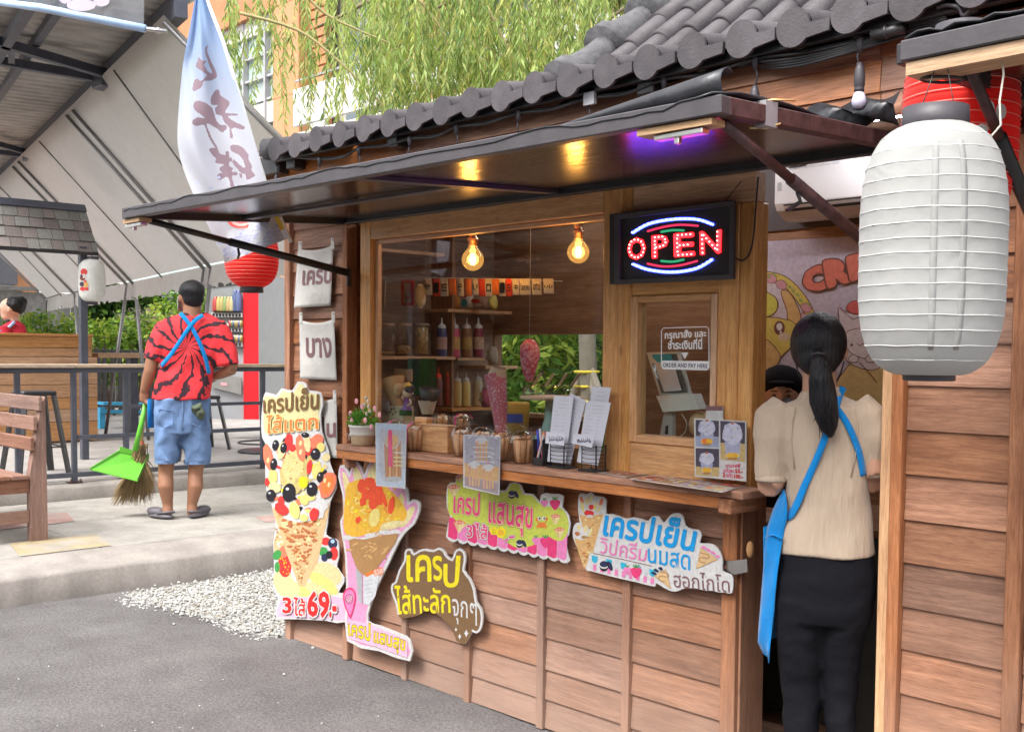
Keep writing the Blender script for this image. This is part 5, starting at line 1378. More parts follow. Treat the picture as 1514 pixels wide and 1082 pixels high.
# behind the camera: food hall, trees; they show only as reflections in the panes
fh = thing('food_hall', 'dark roofed food hall across the yard, reflected in the kiosk windows', 'building', (-6, -6, 0))
MB().box((-60, -9, 3.0), (8, -4.2, 3.2), m_blk).build('roof', fh)
MB().box((-60, -9.2, 0), (8, -9.0, 3.0), W_INT('X')).build('rear_wall', fh)
for x in (-14, -10, -6, -2, 2, 6): MB().box((x, -4.5, 0), (x + .12, -4.38, 3.0), m_navy).build('post', fh)
MB().box((-60, -4.25, 2.55), (8, -4.2, 3.0), m_tarp).build('fascia', fh)
for k in range(5): MB().box((-13 + k * 4, -7.5, .72), (-11.2 + k * 4, -6.7, .77), W_DECK('X')).build('table_top', fh)
rt_ = thing('yard_trees', 'leafy green trees across the yard, reflected in the kiosk windows', 'trees', (-12, -11, 0))
mb = MB()
for k in range(50):
 cc = Vector((rnl.uniform(-20, 6), rnl.uniform(-12, -10.5), rnl.uniform(2.5, 7))); rr = rnl.uniform(.8, 1.4); m_ = rnl.choice(LG[:3])
 def gen(rd, cc=cc, rr=rr):
  d = Vector((rd.gauss(0, 1), rd.gauss(0, 1), rd.gauss(0, 1))).normalized(); return cc + d * rr * rd.uniform(.5, 1.0)
 leaves(mb, 110, gen, .45, [m_], rnl, .6)
mb.build('foliage', rt_)
mb = MB()
for x in (-17, -11, -5, 1): mb.tube([(x, -11, 0), (x + .2, -11, 5)], [.2, .1], m_bark)
mb.build('trunk', rt_)
MB().box((-10, 8.9, 0), (-4.6, 9.0, 2.3), plain('dark_backing', (.03, .05, .02), .95, var=.5)).build('gap_backing', gh)  # added dark sheet, blocks the bright gaps between the hedge leaves

# LIGHT INSIDE THE KIOSK: filament bulbs, and fill tubes added to brighten it
m_fil = plain('filament', (1., .55, .18), .5, emis=18., rnd=0, bmp=0, var=0)
m_copper = plain('copper', (.75, .38, .20), .35, 1., var=.15, bmp=0)
m_amb, t_, b_ = new_mat('amber_glass')
tr_n = N(t_, 'ShaderNodeBsdfTransparent'); tr_n.inputs[0].default_value = (.95, .62, .25, 1); em = N(t_, 'ShaderNodeEmission'); em.inputs[0].default_value = (1, .55, .16, 1); em.inputs[1].default_value = .16
gl_ = N(t_, 'ShaderNodeBsdfGlossy'); gl_.inputs['Roughness'].default_value = .02
ad = N(t_, 'ShaderNodeAddShader'); L(t_, tr_n.outputs[0], ad.inputs[0]); L(t_, em.outputs[0], ad.inputs[1])
mx = N(t_, 'ShaderNodeMixShader'); mx.inputs[0].default_value = .06; L(t_, ad.outputs[0], mx.inputs[1]); L(t_, gl_.outputs[0], mx.inputs[2])
L(t_, mx.outputs[0], t_.nodes['Material Output'].inputs[0])
def edison(px, py, label, y):
 c = onY(px, py, y); k = (c - CAM).dot(fw) / FPX; r = 16.5 * k
 t = thing('filament_bulb', label, 'light bulb', c, 'filament bulbs hanging in the serving window')
 prof = [(0, -r)] + [(r * math.sin(R(a)), -r * math.cos(R(a))) for a in range(15, 150, 15)] + [(r * .42, r * 1.05), (r * .34, r * 1.25)]
 mb = MB(); mb.lathe(prof, m_amb, c, 24); mb.build('glass_globe', t)
 mb = MB()
 for a in range(6):
  x, y_ = r * .26 * math.cos(a * 1.05), r * .26 * math.sin(a * 1.05); mb.tube([c + Vector((x * .5, y_ * .5, -r * .45)), c + Vector((x, y_, 0)), c + Vector((x * .5, y_ * .5, r * .5))], r * .045, m_fil, 5)
 mb.build('filament', t)
 mb = MB(); z = r * 1.15
 mb.lathe([(r * .30, z), (r * .40, z + .05 * r), (r * .40, z + .5 * r), (r * .52, z + .55 * r), (r * .52, z + .75 * r), (r * .36, z + .8 * r), (r * .36, z + 1.3 * r), (r * .46, z + 1.35 * r), (r * .46, z + 1.5 * r), (r * .2, z + 1.7 * r), (0, z + 1.7 * r)], m_copper, c, 18); mb.build('socket', t)
 mb = MB(); mb.tube([c + Vector((0, 0, z + 1.6 * r)), (c.x, c.y, 2.48)], .003, m_blk, 5); mb.build('cord', t)
 ld = bpy.data.lights.new('bulb_light', 'POINT'); ld.energy = 1.4; ld.color = (1, .62, .28); ld.shadow_soft_size = .03
 lo = bpy.data.objects.new('bulb_light', ld); COL.objects.link(lo); lo.parent = t; lo.location = (0, 0, 0)
edison(699, 384, 'glowing round filament bulb with a copper socket, left of two in the serving window', FY + .12)
edison(855, 373, 'glowing round filament bulb hanging nearest the framed open sign', FY + .12)
tl2 = thing('fill_light', 'added white fill tube brightening the kiosk interior above the counter', 'fill light', (-3.6, 3.95, 2.43))  # added fill light for the dark interior, not a known fitting
MB().box((-4.2, 3.92, 2.435), (-3.0, 3.98, 2.46), m_bw).build('fill_body', tl2)
mb = MB(); mb.tube([(-4.18, 3.95, 2.42), (-3.02, 3.95, 2.42)], .013, plain('fill_glow', (.93, .95, 1), .5, emis=22., rnd=0, bmp=0, var=0), 8); mb.build('tube', tl2)
tl3 = thing('fill_light', 'added white fill tube brightening the doorway in front of the poster', 'fill light', (-2.3, 4.0, 2.43))  # second added fill, lifts the doorway and the back wall
MB().box((-2.6, 3.92, 2.435), (-1.8, 3.98, 2.46), m_bw).build('fill_body', tl3)
mb = MB(); mb.tube([(-2.58, 3.95, 2.42), (-1.82, 3.95, 2.42)], .013, plain('fill_glow', (), .5), 8); mb.build('tube', tl3)

# flat colours used in prints
def ink(name, col): return plain('ink_' + name, dim(col, .78) if col else col, .5, var=.13, scale=55, bmp=0, rnd=0, spec=.3)
I = dict(white=ink('white', (.70, .69, .68)), pink=ink('pink', (.80, .36, .58)), ppink=ink('pale_pink', (.80, .50, .66)), hot=ink('hot_pink', (.80, .055, .20)), mag=ink('mid_pink', (.82, .24, .50)),
   cream=ink('cream', (.82, .72, .36)), brown=ink('brown', (.22, .125, .06)), tbrown=ink('text_brown', (.20, .10, .035)), orange=ink('orange', (.85, .22, .05)), yellow=ink('yellow', (.88, .72, .02)),
   lime=ink('lime', (.60, .66, .10)), blue=ink('blue', (.01, .34, .76)), red=ink('red', (.74, .03, .03)), sred=ink('strawberry', (.78, .045, .04)), lred=ink('light_red', (.82, .22, .12)),
   blk=ink('near_black', (.015, .013, .02)), navy=ink('navy', (.03, .035, .09)), green=ink('green', (.06, .34, .08)), ice=ink('ice_cream', (.62, .50, .19)), banana=ink('banana', (.85, .70, .22)),
   pban=ink('pale_banana', (.80, .66, .34)), crepe=ink('crepe', (.70, .42, .17)), crepe2=ink('crepe_brown', (.52, .17, .06)), crepe3=ink('crepe_pale', (.74, .50, .26)), caramel=ink('caramel', (.46, .25, .10)),
   floss=ink('egg_floss', (.86, .48, .05)), tomato=ink('tomato', (.85, .09, .03)), cyan=ink('cyan', (.04, .45, .66)), grey=ink('grey', (.45, .46, .48)), lgrey=ink('light_grey', (.66, .67, .70)), mauve=ink('mauve', (.25, .13, .14)), sky=ink('print_sky', (.45, .62, .78)))
class Board:
 """a printed cut-out board on an upright plane: every shape is given by photo pixels surveyed onto that plane"""
 def __init__(s, P, nrm, parent): s.P = P; s.n = Vector(nrm).normalized(); s.mb = MB(); s.k = 1; s.parent = parent; s.step = .000012
 def pt(s, x, y, l=0): return s.P(x, y) + s.n * l
 def base(s, pts, th, mat, side=None, name='board', smooth=3):
  q = smoothc([Vector((x, y, 0)) for x, y in pts], smooth) if smooth else [Vector((x, y, 0)) for x, y in pts]
  mb = MB(); mb.prism([s.pt(p.x, p.y, -th) for p in q], s.n * th, mat, side); mb.build(name, s.parent)
 def poly(s, pts, mat, smooth=0):
  q = smoothc([Vector((x, y, 0)) for x, y in pts], smooth) if smooth else [Vector((x, y, 0)) for x, y in pts]
  s.k += 1; s.mb.prism([s.pt(p.x, p.y, .0004 + s.k * s.step) for p in q], (0, 0, 0), mat)
 def ell(s, cx, cy, rx, ry, mat, rot=0, n=18, wob=0, sd=0):
  s.k += 1; c, si = math.cos(R(rot)), math.sin(R(rot)); rr = random.Random(sd); pts = []
  for k in range(n):
   a = 2 * math.pi * k / n; w = 1 + wob * rr.uniform(-1, 1); x, y = rx * w * math.cos(a), ry * w * math.sin(a); pts.append((cx + x * c - y * si, cy + x * si + y * c))
  l = .0004 + s.k * s.step; s.mb.add([s.pt(cx, cy, l)] + [s.pt(x, y, l) for x, y in pts], [(0, 1 + k, 1 + (k + 1) % n) for k in range(n)], mat)
 def line(s, pts, w, mat, smooth=3, closed=False):
  q = smoothc([Vector((x, y, 0)) for x, y in pts], smooth, closed) if smooth else [Vector((x, y, 0)) for x, y in pts]
  s.k += 1; l = .0004 + s.k * s.step; vs = []; n = len(q)
  for i, p in enumerate(q):
   a, b = (q[i - 1], q[(i + 1) % n]) if closed else (q[max(0, i - 1)], q[min(n - 1, i + 1)]); d = (b - a); d = Vector((-d.y, d.x, 0)); d.normalize()
   vs += [s.pt(p.x + d.x * w / 2, p.y + d.y * w / 2, l), s.pt(p.x - d.x * w / 2, p.y - d.y * w / 2, l)]
  fs = [(2 * i, 2 * i + 1, 2 * i + 3, 2 * i + 2) for i in range(n - 1)]
  if closed: fs.append((2 * n - 2, 2 * n - 1, 1, 0))
  s.mb.add(vs, fs, mat)
  if not closed:
   for p in (q[0], q[-1]): s.ell(p.x, p.y, w / 2, w / 2, mat, n=8)
 def flush(s, name='print'):
  if s.mb.f: s.mb.build(name, s.parent)
  s.mb = MB()
 def text(s, body, quad, layers, name='lettering', mirror=False, shear=0., raise_=0.):
  """quad in photo pixels: bottom-left, bottom-right, top-right, top-left; layers: (stroke growth, material)"""
  mb = MB()
  for off, m in layers:
   s.k += 1; text_on(mb, body, [s.pt(*q) for q in quad], m, s.n, lift=.0004 + s.k * s.step + raise_, offset=off, shear=shear, mirror=mirror)
  s.k += 1
  mb.build(name, s.parent)
def facade_board(name, label, cat, c, y=FY - .045, group=None):
 t = thing(name, label, cat, onY(*c, y), group); return t, Board(lambda px, py: onY(px, py, y), (0, -1, 0), t)

# 1  cold crepe standee
t, B = facade_board('crepe_sign', 'tall cut-out sign of an ice cream and fruit crepe above the price 3 for 69', 'sign', (450, 920), FY - .060)
B.base([(392, 580), (408, 584), (416, 574), (432, 577), (440, 564), (452, 567), (456, 577), (474, 580), (477, 600), (474, 612), (476, 640), (486, 668), (488, 690), (496, 706), (497, 722), (488, 742), (484, 775), (482, 790), (490, 795), (500, 800), (501, 824), (498, 838), (509, 854), (507, 864), (500, 876), (512, 880), (511, 919), (480, 917), (440, 915), (409, 913), (408, 898), (411, 885), (405, 868), (405, 822), (404, 800), (408, 775), (403, 750), (394, 725), (392, 690), (394, 660), (388, 648), (386, 626), (388, 600)], .005, I['white'], smooth=2)
B.poly([(392, 585), (410, 588), (418, 578), (434, 581), (442, 568), (450, 571), (454, 580), (472, 584), (474, 600), (471, 612), (472, 632), (440, 636), (405, 641), (392, 640), (389, 620), (390, 600)], I['cream'], 2)
B.poly([(415, 886), (440, 882), (480, 880), (510, 884), (510, 917), (410, 911), (410, 900)], I['ppink'])
# bananas and berries round the foot of the cone
for (x, y, a, b_, r_, m) in ((420, 862, 15, 22, -20, 'pban'), (483, 848, 24, 16, 25, 'pban'), (478, 862, 26, 10, 35, 'banana'), (448, 874, 14, 8, 10, 'banana'), (470, 872, 22, 8, 28, 'pban'), (432, 872, 12, 14, 5, 'pban'),
        (414, 806, 9, 20, 0, 'crepe3'), (421, 836, 10, 17, -5, 'sred'), (420, 815, 7, 9, 5, 'lred'), (410, 820, 6, 8, 30, 'green'), (410, 838, 4, 8, 0, 'green'), (478, 815, 7, 7, 0, 'green'), (482, 800, 7, 6, 0, 'sred'), (492, 803, 7, 8, 0, 'navy'), (494, 818, 6, 10, 0, 'sred'), (480, 824, 5, 6, 0, 'navy'), (487, 820, 5, 6, 0, 'blk'), (492, 800, 3, 3, 0, 'sky')):
 B.ell(x, y, a, b_, I[m], r_)
rb = random.Random(2)
for k in range(16): B.ell(421 + rb.uniform(-7, 7), 836 + rb.uniform(-12, 12), .8, 1.1, I['yellow'], n=6)
for k in range(20): B.ell(412 + rb.uniform(-5, 6), 795 + rb.uniform(-14, 12), rb.uniform(1, 3), rb.uniform(1, 2), I[rb.choice(['caramel', 'cream', 'banana', 'white'])], n=7)
# cone
cone = [(402, 750), (440, 768), (470, 770), (486, 742), (487, 752), (470, 830), (450, 866), (442, 866), (425, 820)]
B.poly(cone, I['crepe3'])
def in_cone(y): t_ = (y - 752) / 114; return 404 + t_ * 39, 486 - t_ * 38
for k in range(190):
 y = 762 + 99 * rb.random(); a, b_ = in_cone(y); x = a + 4 + (b_ - a - 8) * rb.random(); s_ = (1 - (y - 760) / 130)
 B.ell(x, y, rb.uniform(2, 6) * s_ + .6, rb.uniform(1, 3) * s_ + .5, I[rb.choice(['crepe2', 'crepe', 'crepe2', 'crepe2', 'crepe3', 'cream'])], rb.uniform(-35, 25), 9, .3, k)
# cream and toppings
for (x, y, a, b_) in ((413, 690, 16, 30), (475, 700, 18, 34), (430, 745, 22, 16), (462, 748, 24, 18), (445, 762, 26, 9), (422, 655, 20, 14), (460, 650, 20, 14)): B.ell(x, y, a, b_, I['white'], 0, 14, .12, int(x))
for k in range(40): B.ell(445 + rb.uniform(-36, 34), 748 + rb.uniform(-14, 16), rb.uniform(2, 5), rb.uniform(1, 2.5), I[rb.choice(['lgrey', 'white', 'white'])], rb.uniform(-40, 40), 8)
B.ell(436, 698, 21, 34, I['ice'], 5, 24, .07, 1); B.ell(436, 690, 17, 24, I['cream'], 5, 20, .10, 2)
for k in range(36): B.ell(436 + rb.uniform(-15, 15), 695 + rb.uniform(-27, 27), rb.uniform(1, 3.5), rb.uniform(.8, 2), I[rb.choice(['caramel', 'ice', 'cream', 'banana'])], rb.uniform(-50, 50), 7)
for k in range(110):
 x, y = 443 + rb.gauss(0, 22), 700 + rb.gauss(0, 34)
 if 400 < x < 484 and 648 < y < 768: B.ell(x, y, rb.uniform(2.5, 6), rb.uniform(2, 4.5), I[rb.choice(['lred', 'sred', 'banana', 'pban', 'yellow', 'ice', 'blk', 'white', 'tomato'])], rb.uniform(-80, 80), 10, .2, k)
B.ell(436, 698, 20, 33, I['ice'], 5, 24, .07, 1); B.ell(434, 690, 15, 24, ink('ice_light', (.74, .62, .28)), 5, 20, .10, 2)
for k in range(50): B.ell(436 + rb.uniform(-15, 15), 698 + rb.uniform(-28, 28), rb.uniform(1, 3), rb.uniform(.6, 1.6), I[rb.choice(['caramel', 'ice', 'ice', 'banana'])], rb.uniform(-50, 50), 7)
top_ = [(398, 676, 7, 20, -12, 'lred'), (446, 662, 7, 20, -8, 'lred'), (428, 652, 6, 12, 10, 'sred'), (470, 652, 9, 12, 25, 'lred'), (459, 690, 4, 11, 10, 'sred'), (486, 716, 12, 20, 20, 'lred'), (486, 716, 8, 14, 20, 'orange'), (418, 752, 12, 8, 40, 'sred'), (417, 742, 5, 10, 0, 'sred'), (466, 760, 7, 10, 10, 'sred'), (397, 712, 4, 6, 0, 'sred'), (434, 662, 5, 6, 0, 'sred'), (424, 662, 5, 6, 0, 'sred'),
  (405, 704, 7, 10, 0, 'banana'), (418, 666, 6, 13, 15, 'pban'), (456, 655, 5, 14, -5, 'pban'), (470, 695, 6, 14, 12, 'banana'), (437, 754, 8, 13, -10, 'banana'), (452, 738, 7, 8, 0, 'banana'), (450, 713, 7, 9, 0, 'yellow'), (476, 661, 6, 7, 0, 'banana'), (408, 720, 10, 8, 20, 'pban'), (451, 765, 6, 6, 0, 'banana'), (462, 735, 6, 5, 0, 'banana'), (484, 676, 6, 6, 0, 'pban')]
for (x, y, a, b_, r_, m) in top_: B.ell(x, y, a, b_, I[m], r_, 14, .08, int(x + y))
for (x, y, a, b_) in ((409, 658, 5, 8), (421, 662, 5, 8), (453, 643, 6, 4), (468, 671, 7, 9), (406, 686, 5, 9), (402, 732, 7, 9), (429, 728, 10, 14), (463, 723, 8, 11), (475, 705, 5, 8)):
 B.ell(x, y, a, b_, I['blk'], 8); B.ell(x - a * .25, y - b_ * .4, a * .25, b_ * .16, I['lgrey'], 8)
for (x, y) in ((446, 655), (446, 668), (488, 716), (482, 710), (398, 680)): B.ell(x, y, 2, 4, I['cream'], 10)
B.flush()
B.text('เครปเย็น', [(391, 610), (472, 604), (473, 571), (391, 582)], [(.016, I['tbrown'])])
B.text('ไส้แตก', [(394, 641), (472, 634), (470, 609), (396, 614)], [(.05, I['cream']), (.018, I['orange'])])
B.text('3', [(420, 905), (432, 906), (432, 883), (420, 883)], [(.08, I['white']), (.03, I['red'])])
B.text('ไส้', [(436, 909), (453, 910), (453, 885), (436, 882)], [(.08, I['white']), (.015, I['red'])])
B.text('69', [(457, 909), (488, 912), (488, 875), (457, 875)], [(.08, I['white']), (.035, I['red'])])
B.text('.-', [(489, 911), (499, 912), (499, 897), (489, 896)], [(.08, I['white']), (.03, I['red'])])

# 2  tall pink sign with egg-floss crepe
t, B = facade_board('crepe_sign', 'pink-edged cut-out sign of a golden filled crepe in a paper cone, low on the wall', 'sign', (555, 970), FY - .075)
o2 = [(503, 688), (511, 690), (517, 700), (521, 684), (527, 681), (535, 692), (538, 702), (543, 690), (552, 675), (560, 676), (575, 700), (590, 712), (602, 722), (604, 742), (610, 738), (620, 742), (620, 756), (612, 775), (602, 784), (590, 800), (575, 832), (560, 862), (547, 896), (544, 918), (560, 924), (590, 936), (606, 946), (606, 977), (560, 962), (513, 947), (512, 880), (510, 820), (505, 790), (503, 770), (508, 758), (506, 730), (500, 705)]
B.base(o2, .008, I['white'], smooth=2)
def shrink(pts, c, k): return [(c[0] + (x - c[0]) * k, c[1] + (y - c[1]) * k) for x, y in pts]
B.poly([(503, 691), (510, 694), (517, 706), (522, 687), (527, 685), (533, 694), (539, 708), (545, 693), (553, 679), (560, 680), (574, 703), (588, 716), (599, 726), (602, 747), (611, 742), (617, 745), (617, 756), (609, 773), (599, 781), (586, 798), (571, 830), (556, 861), (544, 895), (542, 920), (560, 928), (589, 940), (603, 950), (603, 972), (560, 957), (516, 943), (515, 880), (513, 820), (508, 790), (506, 770), (511, 758), (509, 730), (503, 705)], I['pink'], 2)
for q in ([(506, 697), (512, 702), (517, 716), (512, 735), (508, 715)], [(522, 692), (528, 690), (536, 707), (533, 722), (524, 712)], [(548, 690), (556, 684), (562, 690), (568, 712), (550, 716), (543, 705)], [(592, 728), (597, 734), (597, 750), (588, 752)], [(600, 757), (610, 748), (614, 752), (604, 772), (592, 780)]): B.poly(q, I['cream'], 2)
B.poly([(512, 722), (520, 712), (545, 708), (575, 722), (596, 745), (602, 762), (590, 775), (560, 785), (520, 795), (509, 785), (508, 765)], I['floss'], 2)
for k in range(150):
 x, y = rb.gauss(552, 26), rb.gauss(752, 20)
 if 513 < x < 600 and 716 < y < 786: B.ell(x, y, rb.uniform(2, 6), rb.uniform(.8, 2.2), I[rb.choice(['floss', 'yellow', 'banana', 'floss', 'orange' if rb.random() < .3 else 'floss'])], rb.uniform(-70, 70), 7)
for (x, y, a, b_) in ((535, 718, 7, 10), (547, 714, 9, 8), (556, 722, 10, 9), (541, 730, 7, 10), (560, 738, 8, 10), (552, 745, 7, 8), (567, 735, 4, 14), (579, 748, 5, 13), (530, 768, 4, 5), (537, 741, 5, 7), (548, 732, 8, 8)): B.ell(x, y, a, b_, I['tomato'], rb.uniform(-20, 20), 12, .18, int(x))
B.ell(554, 765, 8, 14, I['banana'], 15); B.ell(580, 776, 18, 6, I['pban'], -12); B.ell(580, 774, 13, 3.2, I['cream'], -12)
for (x, y) in ((515, 795), (526, 797), (537, 798), (548, 792), (560, 788), (572, 787), (586, 786)): B.ell(x, y, 8, 4, I['white'], rb.uniform(-20, 20), 10, .2, x)
B.poly([(516, 798), (540, 797), (590, 788), (572, 820), (548, 850), (536, 848), (526, 835)], I['caramel'], 2)
for k in range(24): B.ell(547 + rb.gauss(0, 14), 812 + rb.gauss(0, 10), rb.uniform(2, 6), rb.uniform(1, 2), I[rb.choice(['caramel', 'crepe'])], rb.uniform(-40, 40), 8)
B.poly([(526, 838), (536, 850), (536, 893), (531, 888)], I['grey']); B.poly([(538, 851), (555, 843), (562, 846), (556, 880), (546, 894), (538, 892)], I['lgrey']); B.poly([(540, 848), (562, 838), (564, 842), (542, 853)], I['orange'])
for y in (858, 864, 870, 876, 882): B.poly([(541, y), (552, y - 2), (552, y - 1), (541, y + 1)], I['grey'])
B.text('ราค', [(554, 850), (566, 848), (566, 840), (554, 842)], [(.12, I['orange']), (.02, I['white'])])
B.poly([(508, 876), (516, 868), (524, 871), (527, 882), (525, 895), (519, 914), (514, 905), (509, 892)], I['hot'], 2); B.poly([(510, 878), (516, 871), (523, 874), (525, 883), (523, 893), (519, 909), (514, 900), (511, 890)], I['mag'], 2)
B.ell(517, 885, 6, 7.5, I['tbrown']); B.ell(517, 885, 5, 6.4, I['mag']); B.line([(513.5, 885), (516, 889), (521, 881)], 2.6, I['tbrown'], 0); B.line([(513.5, 885), (516, 889), (521, 881)], 1.4, I['white'], 0)
B.poly([(516, 915), (545, 921), (603, 946), (603, 972), (560, 957), (516, 943)], I['ppink'])
B.flush()
B.text('เครป', [(516, 938), (548, 947), (548, 921), (516, 917)], [(.045, I['tbrown']), (.012, I['yellow'])])
B.text('แสนสุข', [(553, 955), (599, 968), (600, 946), (554, 932)], [(.045, I['tbrown']), (.012, I['yellow'])])

# 3  brown sign
def z3(x, y): return (570 + x * 160 / 1082, 800 + y * 160 / 1082)
t, B = facade_board('word_sign', 'brown cut-out sign with yellow and white lettering and small stars', 'sign', (650, 945), FY - .045)
out3 = [(190, 110), (215, 72), (262, 82), (285, 125), (340, 85), (400, 72), (480, 88), (530, 60), (590, 90), (612, 135), (665, 180), (690, 100), (735, 68), (795, 110), (805, 200), (790, 290), (850, 370), (895, 480), (912, 600), (960, 670), (975, 760), (960, 870), (915, 920), (870, 905), (815, 1000), (780, 1028), (705, 990), (670, 870), (600, 800), (430, 675), (330, 735), (180, 768), (120, 735), (100, 610), (55, 500), (62, 420), (100, 400), (130, 290), (185, 190)]
B.base([z3(*p) for p in out3], .005, I['brown'], I['white'], smooth=2)
rim3 = [(130, 725), (108, 610), (66, 500), (72, 430), (106, 408), (140, 295), (195, 195), (200, 115), (222, 84), (258, 92), (280, 132), (345, 95), (400, 84), (480, 98), (530, 72), (582, 100), (602, 142), (668, 190), (700, 108), (736, 82), (785, 116), (792, 200), (778, 292), (840, 376), (884, 484), (902, 606), (948, 674), (963, 760), (950, 862), (912, 908), (872, 890)]
B.line([z3(*p) for p in rim3], 3.0, I['white'], 2)
for (x, y, s_) in ((808, 918, 40), (742, 950, 30), (705, 880, 22)):
 B.poly([z3(x, y - s_), z3(x + s_ * .3, y - s_ * .25), z3(x + s_ * .6, y), z3(x + s_ * .3, y + s_ * .25), z3(x, y + s_), z3(x - s_ * .3, y + s_ * .25), z3(x - s_ * .6, y), z3(x - s_ * .3, y - s_ * .25)], I['white'])
B.flush()
B.text('เค', [z3(215, 400), z3(455, 400), z3(450, 140), z3(215, 140)], [(.018, I['yellow'])])
B.text('ร', [z3(485, 385), z3(565, 385), z3(565, 150), z3(470, 150)], [(.018, I['yellow'])])
B.text('ป', [z3(585, 455), z3(725, 455), z3(745, 150), z3(585, 150)], [(.018, I['yellow'])])
B.text('ไส้ทะลัก', [z3(110, 725), z3(650, 712), z3(640, 450), z3(90, 440)], [(.014, I['yellow'])])
B.text('จุกๆ', [z3(668, 815), z3(915, 860), z3(912, 625), z3(668, 570)], [(.004, I['white'])])

# 4  lime green sign
def z4(x, y): return (650 + x * 210 / 1420, 690 + y * 160 / 1082)
t, B = facade_board('price_sign', 'lime green cut-out sign with pink scalloped foot, crab and strawberries', 'sign', (750, 830), FY - .045)
sc4 = []
for k in range(13):
 xa_ = 75 + (1290 - 75) * k / 12; xb_ = 75 + (1290 - 75) * (k + 1) / 12
 if k < 12:
  for f_ in (.02, .15, .3, .5, .7, .85, .98): sc4.append((xa_ + (xb_ - xa_) * f_, 705 + (935 - 705) * (k + f_) / 12 + 36 * math.sin(math.pi * f_) ** .6))
base4 = [(160, 160), (160, 95), (200, 65), (250, 90), (300, 130), (450, 200), (590, 235), (660, 235), (700, 165), (750, 150), (810, 175), (845, 262), (930, 272), (1000, 350), (1015, 280), (1060, 258), (1140, 270), (1190, 268), (1240, 290), (1225, 400), (1290, 480), (1308, 580), (1290, 680), (1255, 722), (1270, 820), (1300, 935), (1262, 980)] + list(reversed(sc4)) + [(62, 700), (80, 590), (105, 490), (70, 400), (68, 260), (78, 190), (110, 155)]
B.base([z4(*p) for p in base4], .005, I['white'], smooth=0)
for k in range(12):
 xa_ = 78 + 1190 * k / 12; xb_ = 78 + 1190 * (k + 1) / 12; ya = 695 + 225 * k / 12; yb = 695 + 225 * (k + 1) / 12; yt = 500 + 100 * min(1, k / 3)
 B.poly([z4(xa_ + 18, yt + 3), z4(xb_ + 14, yt + 10), z4(xb_, yb), z4(xb_ - 25, yb + 14), z4(xa_ + 35, ya + 16), z4(xa_ + 4, ya)], I['hot'] if k % 2 == 0 else I['mag'])
B.poly([z4(*p) for p in [(82, 260), (90, 200), (120, 170), (165, 170), (170, 110), (200, 80), (260, 110), (440, 215), (590, 250), (670, 248), (708, 180), (750, 165), (800, 188), (836, 275), (925, 286), (1000, 365), (1100, 400), (1215, 412), (1275, 490), (1292, 580), (1275, 670), (1225, 735), (1150, 730), (1080, 690), (1000, 710), (940, 780), (800, 808), (730, 790), (650, 735), (500, 640), (350, 570), (230, 600), (160, 530), (100, 470), (80, 400)]], I['lime'], 2)
def wrap4(cx, cy, s_, rot=0):
 c, si = math.cos(R(rot)), math.sin(R(rot)); f_ = lambda x, y: z4(cx + (x * c - y * si) * s_, cy + (x * si + y * c) * s_)
 B.poly([f_(-1, -.6), f_(0, -1.05), f_(1, -.6), f_(1, -.4), f_(0, -.2), f_(-1, -.4)], I['lred'], 2); B.poly([f_(-1, -.5), f_(-.2, -.25), f_(.1, 1.1), f_(-.1, 1.15)], I['crepe3']); B.poly([f_(1, -.5), f_(-.1, -.2), f_(-.1, 1.15), f_(.15, 1.1)], I['pban'])
 for dx in (-.5, 0, .5): B.ell(*f_(dx, -.6), s_ * .02, s_ * .02, I['white'], n=8)
wrap4(205, 120, 42, -15); wrap4(145, 235, 60, 0); wrap4(200, 590, 60, 5); wrap4(1160, 520, 50, 5); wrap4(1200, 655, 52, 0)
def cookie4(cx, cy, s_, Z=z4, k=210 / 1420):
 B.ell(*Z(cx - s_ * .25, cy + s_ * .15), s_ * .52 * k, s_ * .55 * k, I['blk']); B.ell(*Z(cx - s_ * .25, cy), s_ * .52 * k, s_ * .42 * k, I['white']); B.ell(*Z(cx - s_ * .25, cy - s_ * .12), s_ * .50 * k, s_ * .36 * k, I['navy'])
 B.ell(*Z(cx + s_ * .42, cy + .08 * s_), s_ * .26 * k, s_ * .58 * k, I['blk'], -25); B.ell(*Z(cx + s_ * .48, cy + .08 * s_), s_ * .2 * k, s_ * .5 * k, I['navy'], -25)
cookie4(740, 270, 68); cookie4(818, 760, 68)
def berry(cx, cy, s_, m, Z=z4, k=210 / 1420):
 B.poly([Z(cx - s_, cy - s_ * .5), Z(cx, cy - s_ * .9), Z(cx + s_, cy - s_ * .5), Z(cx + s_ * .7, cy + s_ * .5), Z(cx, cy + s_ * 1.2), Z(cx - s_ * .7, cy + s_ * .5)], I[m], 3)
 for a in (-40, 0, 40): B.ell(*Z(cx + s_ * .5 * math.sin(R(a)), cy - s_ * 1.05), s_ * .13 * k, s_ * .42 * k, I['green'], a, 8)
berry(1050, 360, 36, 'mag'); berry(1155, 370, 52, 'hot'); berry(965, 735, 38, 'mag'); berry(1060, 750, 52, 'hot')
